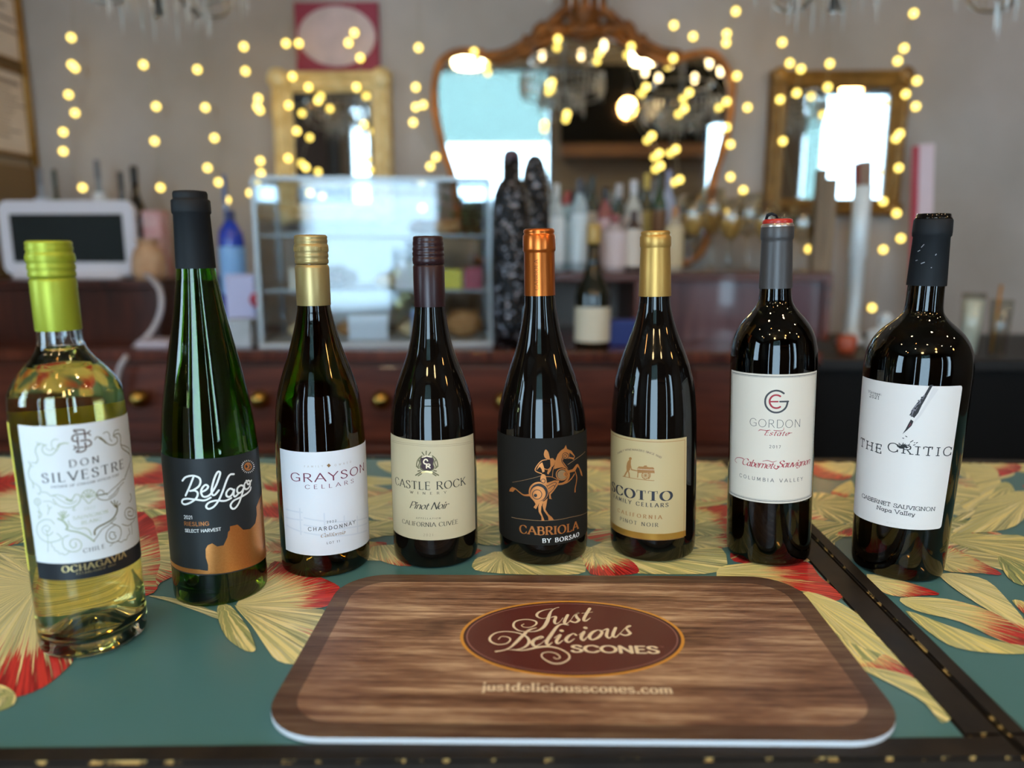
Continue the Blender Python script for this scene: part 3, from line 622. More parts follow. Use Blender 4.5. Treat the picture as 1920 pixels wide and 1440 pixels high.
('s','copper_ink',0.5,[(2.3,86.2),(8.8,85.5),(14.3,82.3)],0,1,0),
('s','copper_ink',0.5,[(10.8,94.9),(9.9,91.0),(9.3,85.5)],0,1,0),
('p','copper_ink',[(4.4,80.2),(11.0,82.1),(15.8,81.6),(14.3,77.2),(10.3,72.0),(7.5,68.9),(8.0,65.5),(9.1,64.6),(6.2,65.1),(6.2,70.1),(5.4,74.6),(4.4,78.0)],0,0),
('s','charcoal_ink',0.55,[(4.9,77.4),(9.8,79.9),(12.6,80.2)],0,1,1),
('s','charcoal_ink',0.55,[(5.4,74.6),(10.3,77.6),(11.4,75.9)],0,1,1),
('s','charcoal_ink',0.55,[(6.4,70.6),(10.3,74.3),(13.2,79.6)],0,1,1),
('p','copper_ink',[(-0.3,88.2),(2.9,87.5),(3.9,83.0),(4.4,78.0),(1.2,80.3),(-1.5,82.6)],1,0),
('s','charcoal_ink',0.55,[(2.7,82.1),(2.6,81.5),(2.4,81.0),(2.0,80.6),(1.4,80.3),(0.9,80.2),(0.3,80.3),(-0.2,80.6),(-0.6,81.0),(-0.8,81.6),(-0.9,82.1),(-0.8,82.7),(-0.5,83.2),(-0.1,83.7),(0.4,83.9),(0.9,84.0),(1.5,83.9),(2.0,83.6),(2.4,83.2),(2.7,82.7)],1,1,1),
('p','copper_ink',[(5.7,71.8),(5.4,69.7),(4.7,67.8),(3.6,66.1),(2.2,64.6),(0.5,63.5),(-1.4,62.8),(-3.4,62.6),(-5.4,62.8),(-7.3,63.4),(-9.0,64.4),(-10.4,65.8),(-11.5,67.4),(-12.2,69.4),(-12.4,71.4),(-12.1,73.5),(-11.4,75.6),(-10.3,77.4),(-8.8,79.0),(-7.0,80.2),(-5.1,80.9),(-3.1,81.2),(-1.1,81.0),(0.7,80.3),(2.4,79.2),(3.8,77.7),(4.8,75.9),(5.5,73.9)],1,0),
('p','charcoal_ink',[(5.0,71.3),(4.7,69.4),(4.1,67.7),(3.2,66.2),(1.9,64.9),(0.4,63.9),(-1.3,63.3),(-3.1,63.0),(-4.9,63.2),(-6.6,63.8),(-8.1,64.7),(-9.4,65.9),(-10.4,67.4),(-10.9,69.1),(-11.1,71.0),(-10.9,72.8),(-10.2,74.6),(-9.2,76.3),(-7.9,77.7),(-6.4,78.7),(-4.6,79.4),(-2.9,79.7),(-1.1,79.5),(0.6,78.8),(2.0,77.8),(3.3,76.5),(4.2,74.9),(4.8,73.1)],1,1),
('p','copper_ink',[(3.0,70.1),(2.8,68.5),(2.2,67.0),(1.4,65.7),(0.3,64.6),(-1.0,63.8),(-2.4,63.2),(-3.9,63.0),(-5.4,63.2),(-6.9,63.6),(-8.2,64.4),(-9.3,65.4),(-10.1,66.7),(-10.6,68.2),(-10.7,69.8),(-10.5,71.4),(-10.0,72.9),(-9.1,74.3),(-8.0,75.5),(-6.7,76.4),(-5.2,77.0),(-3.7,77.2),(-2.2,77.0),(-0.8,76.5),(0.5,75.7),(1.5,74.5),(2.3,73.2),(2.8,71.7)],1,2),
('s','charcoal_ink',0.66,[(-0.4,69.4),(-0.7,68.1),(-1.3,66.8),(-2.2,65.9),(-3.4,65.2),(-4.7,65.0),(-6.0,65.1),(-7.2,65.7),(-8.1,66.6),(-8.7,67.8),(-8.9,69.2),(-8.7,70.5),(-8.0,71.8),(-7.1,72.8),(-5.9,73.5),(-4.6,73.8),(-3.3,73.6),(-2.1,73.0),(-1.2,72.0),(-0.6,70.8)],1,1,3),
('p','charcoal_ink',[(-4.6,68.4),(-4.8,67.6),(-5.4,67.0),(-6.2,66.8),(-6.9,67.0),(-7.5,67.5),(-7.7,68.3),(-7.4,69.1),(-6.9,69.7),(-6.1,69.9),(-5.3,69.8),(-4.8,69.2)],1,3),
('s','copper_ink',[2.2,1.32,0.99,1.1,1.21],[(-11.3,68.4),(-17.3,67.8),(-22.2,70.2),(-26.1,72.3),(-30.0,72.7)],0,1,0),
('p','copper_ink',[(-26.1,72.0),(-29.7,73.5),(-32.8,71.0),(-33.9,68.3),(-29.0,68.8)],0,0),
('p','copper_ink',[(-2.3,63.0),(1.2,63.0),(-1.0,57.9),(-1.4,52.8),(0.3,48.2),(1.8,44.3),(-1.0,44.3),(-1.0,48.2),(-3.5,52.8),(-3.7,57.8)],0,0),
('p','copper_ink',[(0.9,62.4),(4.7,65.7),(3.7,60.1),(2.6,55.0),(5.4,50.4),(8.6,47.3),(10.5,44.2),(5.4,44.4),(5.0,48.1),(1.2,53.9),(0.1,58.4)],0,0),
('p','copper_ink',[(-11.0,67.0),(-6.6,64.2),(-2.3,62.4),(-4.3,58.4),(-5.9,55.4),(-8.1,57.0),(-6.1,60.0),(-7.2,62.2)],0,0),
],
6: [
('arc', 'brown_ink', 'sans', 'FAMILY WINEMAKERS SINCE 1883', [(-37.8, 99.0), (-28.7, 104.0), (-22.1, 105.9), (-15.2, 106.6), (-8.8, 106.3), (-0.4, 104.3), (7.7, 100.6)], 1.63, 1),
('t', 'navy_ink', 'fat', 'SCOTTO', -49.5, 18.2, 60.5, 8.97, 1),
('t', 'navy_ink', 'serifb', 'FAMILY CELLARS', -44.6, 14.6, 54.5, 3.7, 1),
('t', 'cart_ink', 'serifb', 'CALIFORNIA', -36.9, 8.7, 43.0, 3.61, 1),
('t', 'navy_ink', 'serif', 'PINOT NOIR', -33.4, 5.4, 35.5, 3.61, 1),
('p','cart_ink',[(-19.8,98.5),(-20.0,97.8),(-20.6,97.2),(-21.4,96.9),(-22.2,96.9),(-22.8,97.3),(-23.0,98.0),(-22.8,98.7),(-22.2,99.4),(-21.4,99.7),(-20.6,99.6),(-20.0,99.2)],1,0),
('p','cart_ink',[(-23.9,95.7),(-22.4,97.0),(-20.6,96.9),(-20.9,92.0),(-21.6,87.4),(-23.8,85.6),(-25.4,86.1),(-25.7,89.9),(-24.8,93.9)],0,0),
('s','cart_ink',1.13,[(-21.7,94.8),(-20.9,90.8),(-20.0,88.0)],0,1,0),
('s','cart_ink',1.5,[(-24.2,86.3),(-26.2,83.3),(-27.8,80.4)],0,1,0),
('s','cart_ink',0.81,[(-29.9,79.6),(-27.0,80.1)],0,1,0),
('s','cart_ink',1.38,[(-23.5,86.4),(-22.6,83.4),(-22.3,80.2)],0,1,0),
('s','cart_ink',0.56,[(-29.9,79.6),(-20.2,80.0),(-10.2,79.9),(1.4,79.8)],0,1,0),
('s','cart_ink',1.07,[(-20.2,88.0),(-14.8,87.7)],0,1,0),
('p','cart_ink',[(-14.4,90.5),(1.2,91.5),(1.9,86.8),(-3.5,86.8),(-14.1,85.9)],0,0),
('p','cart_ink',[(-14.0,90.6),(-12.8,92.2),(-8.7,92.3),(-7.5,93.5),(-5.1,93.8),(-5.4,92.7),(-3.3,92.2),(0.3,92.4),(1.5,91.2)],0,0),
('s','cream_ink',0.25,[(-14.1,89.6),(1.3,89.9)],0,1,1),
('s','cart_ink',0.81,[(-3.1,84.5),(-3.2,83.4),(-3.7,82.4),(-4.4,81.6),(-5.3,81.1),(-6.4,80.8),(-7.4,80.9),(-8.3,81.3),(-9.0,82.0),(-9.5,82.9),(-9.7,83.9),(-9.6,85.0),(-9.1,86.0),(-8.4,86.8),(-7.4,87.4),(-6.4,87.7),(-5.4,87.6),(-4.5,87.2),(-3.7,86.5),(-3.3,85.5)],1,1,0),
('s','cart_ink',0.44,[(-3.3,84.5),(-9.5,84.0)],0,0,0),
('s','cart_ink',0.44,[(-3.9,82.6),(-8.9,85.9)],0,0,0),
('s','cart_ink',0.44,[(-5.4,81.3),(-7.4,87.2)],0,0,0),
('s','cart_ink',0.44,[(-7.3,81.2),(-5.5,87.3)],0,0,0),
('s','cart_ink',0.44,[(-8.8,82.2),(-3.9,86.3)],0,0,0),
('s','cart_ink',0.75,[(-2.6,86.9),(-2.0,84.1),(-3.5,81.1)],0,1,0),
('s','cart_ink',1.0,[(-13.4,86.2),(-13.8,81.7)],0,1,0),
],
7: [
('s','grey_ink',1.65,[(10.1,162.3),(8.1,163.7),(6.0,164.5),(3.7,164.8),(1.5,164.4),(-0.6,163.5),(-2.4,162.0),(-3.9,160.2),(-4.9,157.9),(-5.3,155.5),(-5.2,153.1),(-4.6,150.8),(-3.4,148.8),(-1.8,147.1),(0.2,145.8),(2.4,145.1),(4.6,145.0),(6.9,145.4),(9.0,146.4),(10.8,147.8),(12.2,149.6),(13.1,151.8),(13.6,154.7)],0,1,0),
('s','grey_ink',1.51,[(7.1,154.9),(14.2,155.0)],0,0,0),
('s','red_ink',1.58,[(7.2,159.7),(5.9,160.4),(4.6,160.7),(3.2,160.7),(1.9,160.4),(0.7,159.7),(-0.3,158.7),(-1.0,157.5),(-1.5,156.2),(-1.6,154.7),(-1.4,153.3),(-0.8,152.0),(-0.0,150.8),(1.0,149.9),(2.2,149.3),(3.6,149.0),(5.0,149.1),(6.3,149.5),(7.4,150.2)],0,1,0),
('s','red_ink',1.38,[(-1.0,154.7),(5.3,154.9)],0,0,0),
('t', 'grey_ink', 'thin', 'GORDON', -18.7, 26.8, 131.2, 7.02, 1),
('t', 'red_ink', 'script', 'Estate', -5.5, 15.2, 123.9, 4.54, 1),
('s','red_ink',[0.28,0.69,0.55,0.69,0.28],[(-10.6,127.1),(-8.8,128.4),(-6.2,128.3),(-2.4,128.0),(-0.9,129.1)],0,1,0),
('s','red_ink',[0.55,0.62,0.28],[(14.5,125.2),(16.5,126.1),(18.8,126.2)],0,1,0),
('s','red_ink',[0.55,0.55,0.41,0.28],[(2.6,128.6),(8.9,128.3),(10.9,129.4),(11.1,131.4)],0,1,0),
('t', 'grey_ink', 'sans', '2017', -0.7, 8.9, 112.3, 2.61, 1),
('t', 'red_ink', 'script', 'Cabernet', -26.3, 2.4, 93.3, 6.33, 1),
('t', 'red_ink', 'script', 'Sauvignon', 6.0, 41.2, 94.8, 6.05, 1),
('s','red_ink',[0.41,0.55,0.55,0.69,0.83],[(-32.6,93.0),(-35.5,94.8),(-32.3,98.1),(-26.5,99.1),(-24.3,98.5)],0,1,0),
('s','red_ink',[0.34,0.55,0.55,0.34],[(-6.1,99.5),(-1.7,100.6),(2.2,99.5),(5.9,100.6)],0,1,0),
('s','red_ink',[0.69,0.83,0.69,0.55],[(8.3,95.9),(6.1,93.2),(3.6,94.4),(4.8,96.8)],0,1,0),
('t', 'grey_ink', 'sans', 'COLUMBIA VALLEY', -28.5, 31.9, 80.8, 3.17, 1),
],
8: [
('t', 'black_ink', 'typeb', 'Vintage:', -40.3, -25.0, 163.5, 2.22, 1),
('t', 'black_ink', 'typeb', '2021', -38.0, -27.3, 159.7, 2.77, 1),
('t', 'black_ink', 'type', 'THE', -47.0, -20.7, 112.7, 7.75, 1),
('t', 'black_ink', 'type', 'CRITIC', -16.0, 34.7, 116.4, 7.75, 1),
('t', 'black_ink', 'typeb', 'CABERNET SAUVIGNON', -38.7, 26.6, 67.1, 3.6, 1),
('t', 'black_ink', 'typeb', 'Napa Valley', -21.0, 10.2, 61.6, 3.74, 1),
('p','pen_grey',[(12.2,175.3),(16.6,174.5),(11.6,164.2),(6.1,151.0),(2.0,144.4),(0.1,142.1),(4.3,151.9),(9.1,163.5)],0,0),
('p','pen_ink',[(9.9,177.5),(12.1,177.7),(8.6,168.1),(6.6,168.6)],0,1),
('p','pen_mid',[(6.5,168.9),(8.7,168.0),(5.7,159.7),(3.7,152.8),(1.6,148.8),(-1.4,149.7),(-1.4,154.3),(1.8,160.8)],0,1),
('p','pen_ink',[(7.3,168.5),(8.7,168.0),(5.7,159.7),(3.8,152.9),(1.4,148.5),(-0.1,149.6),(2.2,155.8),(4.6,161.6)],0,2),
('s','pen_ink',0.63,[(5.1,163.8),(4.8,163.1)],0,0,2),
('s','pen_ink',0.63,[(3.9,161.0),(3.6,160.3)],0,0,2),
('s','pen_ink',0.63,[(5.5,166.7),(5.2,166.0)],0,0,2),
('s','pen_ink',0.63,[(-1.2,151.6),(-1.6,150.8)],0,0,2),
('s','pen_ink',0.63,[(1.2,154.5),(0.9,153.8)],0,0,2),
('s','pen_ink',0.63,[(2.7,158.5),(2.3,157.8)],0,0,2),
('s','pen_ink',0.63,[(5.6,164.9),(5.2,164.2)],0,0,2),
('s','pen_ink',0.63,[(3.2,164.0),(2.9,163.3)],0,0,2),
('s','pen_ink',0.63,[(-0.6,153.2),(-1.0,152.4)],0,0,2),
('s','pen_ink',0.63,[(1.1,153.9),(0.7,153.1)],0,0,2),
('s','pen_ink',0.63,[(3.3,162.4),(3.0,161.7)],0,0,2),
('s','pen_ink',0.63,[(-0.1,154.9),(-0.5,154.2)],0,0,2),
('s','pen_ink',0.63,[(0.8,152.5),(0.4,151.8)],0,0,2),
('s','pen_ink',0.63,[(1.2,157.2),(0.9,156.4)],0,0,2),
('s','pen_ink',0.63,[(3.1,159.1),(2.8,158.3)],0,0,2),
('s','pen_ink',0.63,[(3.6,159.7),(3.2,158.9)],0,0,2),
('s','pen_ink',0.63,[(-1.5,151.3),(-1.9,150.5)],0,0,2),
('s','pen_ink',0.63,[(2.5,158.3),(2.2,157.6)],0,0,2),
('s','pen_ink',0.63,[(-0.6,151.8),(-1.0,151.1)],0,0,2),
('s','pen_ink',0.63,[(-1.1,152.2),(-1.5,151.5)],0,0,2),
('s','pen_ink',0.63,[(2.5,159.0),(2.2,158.2)],0,0,2),
('s','pen_ink',0.63,[(1.9,157.4),(1.5,156.6)],0,0,2),
('s','pen_ink',0.63,[(5.1,165.1),(4.8,164.3)],0,0,2),
('s','pen_ink',0.63,[(1.4,153.7),(1.0,153.0)],0,0,2),
('s','pen_ink',0.63,[(5.1,167.0),(4.8,166.3)],0,0,2),
('s','pen_ink',0.63,[(3.8,163.0),(3.4,162.2)],0,0,2),
('s','pen_ink',0.63,[(3.0,159.7),(2.6,158.9)],0,0,2),
('s','pen_ink',0.63,[(-0.3,150.4),(-0.6,149.6)],0,0,2),
('s','pen_ink',0.63,[(3.7,160.7),(3.3,160.0)],0,0,2),
('s','pen_ink',0.63,[(2.0,156.8),(1.7,156.1)],0,0,2),
('s','pen_ink',0.63,[(2.7,161.6),(2.4,160.8)],0,0,2),
('s','pen_ink',0.63,[(3.4,162.2),(3.1,161.5)],0,0,2),
('s','pen_ink',0.63,[(0.6,152.1),(0.2,151.3)],0,0,2),
('s','pen_ink',0.63,[(6.0,166.8),(5.6,166.1)],0,0,2),
('p','pen_ink',[(-0.8,146.9),(1.2,145.5),(0.2,141.5),(-2.1,138.1),(-5.8,133.2),(-3.8,138.0),(-2.3,142.7)],0,1),
('p','nib_ink',[(-0.7,144.1),(-0.2,142.6),(-1.6,139.8),(-2.1,140.8)],0,2),
('p','black_ink',[(-8.4,121.7),(-8.1,122.8),(-6.1,123.0),(-6.9,124.9),(-5.2,123.6),(-4.6,126.6),(-4.0,124.3),(-2.8,125.7),(-2.8,124.0),(-1.7,123.6),(-0.5,122.2),(-1.9,121.2),(-2.9,121.9),(-4.1,120.6),(-6.7,120.4)],0,1),
('s','black_ink',0.63,[(-3.3,132.0),(-2.3,131.4)],0,0,1),
('s','black_ink',0.63,[(-5.3,129.9),(-4.4,129.8)],0,0,1),
('s','black_ink',0.63,[(0.6,127.1),(2.4,128.9)],0,0,1),
('s','black_ink',0.63,[(-0.9,124.0),(0.3,125.5)],0,0,1),
('s','black_ink',0.63,[(3.0,124.8),(4.2,125.5)],0,0,1),
('s','black_ink',0.63,[(3.4,127.0),(3.8,127.1)],0,0,1),
('s','black_ink',0.63,[(4.9,126.9),(5.7,127.6)],0,0,1),
('s','black_ink',0.63,[(4.3,123.9),(5.0,123.6)],0,0,1),
('s','black_ink',0.63,[(-1.1,122.2),(-0.1,122.9)],0,0,1),
('s','black_ink',0.63,[(-7.0,123.3),(-7.5,125.0)],0,0,1),
],
}
MAT_ART = [
('s','cream_ink',[0.79,0.9,1.47,2.54,3.05,2.71,1.58,1.02,0.9,1.36,1.81,1.58,1.24,1.24,1.58,1.47,1.02,0.79,0.79,0.79],[(21.7,556.2),(18.7,554.3),(15.7,550.0),(13.9,543.4),(12.0,532.9),(9.0,523.9),(4.6,518.6),(0.2,516.9),(-6.3,517.0),(-10.7,519.0),(-13.9,524.4),(-13.2,531.1),(-8.8,534.6),(-2.1,535.4),(3.0,532.7),(3.3,528.2),(-0.9,523.6),(-5.9,523.5),(-7.8,526.2),(-5.9,528.5)],0,1,2),
('s','cream_ink',[0.57,0.9,1.81,2.15,1.47,0.79,0.57],[(16.4,553.6),(10.6,551.6),(5.9,547.9),(3.9,543.1),(5.3,539.1),(9.2,537.4),(13.2,539.3)],0,1,2),
('s','cream_ink',[0.57,1.41,2.26,2.37,1.58,0.57,0.57],[(14.6,538.8),(17.2,540.6),(18.9,540.0),(17.6,533.1),(18.6,529.2),(21.4,532.1),(24.5,539.0)],0,1,2),
('s','cream_ink',[2.37,2.6,1.58,0.57,0.68,1.92,1.92,2.6,2.37,1.81,2.04],[(28.4,543.8),(25.4,533.3),(26.1,529.4),(29.3,533.4),(33.8,544.0),(37.5,547.6),(35.0,544.6),(35.5,539.4),(36.8,535.9),(33.7,531.9),(29.9,534.0)],0,1,2),
('s','cream_ink',[2.6,2.6,1.81,0.68],[(46.6,555.1),(40.8,538.4),(41.7,534.4),(46.0,539.7)],0,1,2),
('s','cream_ink',[0.79,0.68],[(39.7,546.7),(48.4,549.1)],0,1,2),
('s','cream_ink',[0.9,2.15,2.94,2.6,1.58,1.24,1.81],[(3.5,522.7),(-2.0,519.2),(-6.3,511.6),(-11.4,501.1),(-15.4,494.0),(-20.0,489.9),(-25.6,488.0)],0,1,2),
('s','cream_ink',[0.79,0.79,1.13,1.36,1.13,1.13,1.81,1.81,1.36,1.13,1.36,1.92,2.37,1.81,1.02,0.68],[(-24.6,504.9),(-22.4,509.1),(-17.5,508.2),(-15.8,504.6),(-18.3,499.4),(-24.5,497.7),(-30.0,501.6),(-30.9,507.8),(-26.9,514.2),(-19.4,516.6),(-10.6,514.7),(-4.1,509.6),(-1.9,502.4),(-4.5,495.3),(-10.1,491.2),(-17.4,491.0)],0,1,2),
('s','cream_ink',[0.68,1.36,2.37,2.15,1.58,1.36,1.47,1.47,1.47,1.13,1.13,1.02,1.02,0.9,0.9,0.68],[(-16.4,491.0),(-6.0,490.3),(4.5,494.6),(12.3,495.8),(20.1,493.0),(26.1,486.4),(26.3,479.8),(21.0,474.1),(14.4,473.9),(8.0,480.2),(7.5,485.9),(12.2,488.4),(17.8,486.2),(20.2,481.5),(17.6,479.5),(15.6,481.4)],0,1,2),
('s','cream_ink',[0.68,0.9,1.7,1.7,2.71,2.94,1.81,0.68,0.57],[(0.8,503.5),(6.1,506.8),(8.3,508.9),(6.7,509.9),(2.4,505.6),(0.5,500.5),(2.6,496.0),(6.6,499.6),(9.9,504.8)],0,1,2),
('s','cream_ink',[0.57,0.68],[(9.8,501.8),(15.4,514.4)],0,1,2),
('s','cream_ink',[1.13,1.47,2.37,2.94,2.83,1.81,0.68],[(28.0,527.8),(23.0,528.8),(19.0,524.2),(14.3,512.2),(11.1,502.8),(12.1,497.8),(15.1,501.9)],0,1,2),
('s','cream_ink',[0.68,0.79,2.37,2.6,1.7,0.68],[(16.9,508.1),(19.7,511.9),(21.3,512.4),(18.4,504.0),(19.3,500.0),(23.2,505.2)],0,1,2),
('s','cream_ink',[3.39,3.39],[(22.5,519.1),(22.8,518.7)],0,1,2),
('s','cream_ink',[2.04,1.24,2.6,2.71,1.58,0.68],[(33.2,512.8),(31.2,514.8),(27.2,510.5),(25.3,505.3),(27.3,502.3),(31.8,507.5)],0,1,2),
('s','cream_ink',[0.68,0.79,2.37,2.6,1.7,0.68],[(35.4,512.8),(39.0,518.3),(39.4,517.2),(36.8,509.7),(38.1,505.1),(41.7,510.9)],0,1,2),
('s','cream_ink',[3.39,3.39],[(40.8,524.0),(41.1,523.5)],0,1,2),
('s','cream_ink',[1.13,2.49,2.83,1.7,2.49,2.26],[(50.6,520.8),(46.0,517.4),(43.0,511.0),(44.6,506.3),(49.7,510.1),(53.0,517.6)],1,1,2),
('s','cream_ink',[0.6,1.0,2.0,2.4,1.4,0.6],[(51.2,518.8),(54.2,520.4),(57.8,522.4),(55.9,512.9),(57.9,509.2),(62.0,516.8)],0,1,2),
('s','cream_ink',[2.4,2.6,1.4,0.6,0.9,2.0,1.8,2.4,2.4,1.8,1.8],[(64.0,524.5),(60.8,513.9),(62.3,510.3),(66.8,516.9),(72.8,526.7),(75.4,527.7),(72.1,524.3),(73.0,520.0),(73.9,516.2),(70.2,513.3),(67.1,515.1)],0,1,2),
('t', 'cream_ink', 'wideb', 'SCONES', 28.7, 91.3, 488.9, 9.2, 2),
('t', 'rose_ink', 'sans', 'TM', 92.9, 95.7, 496.8, 1.9, 2),
('t', 'cream_ink', 'fatl', 'justdeliciousscones.com', -32.5, 91.9, 439.9, 9.6, 2),
]
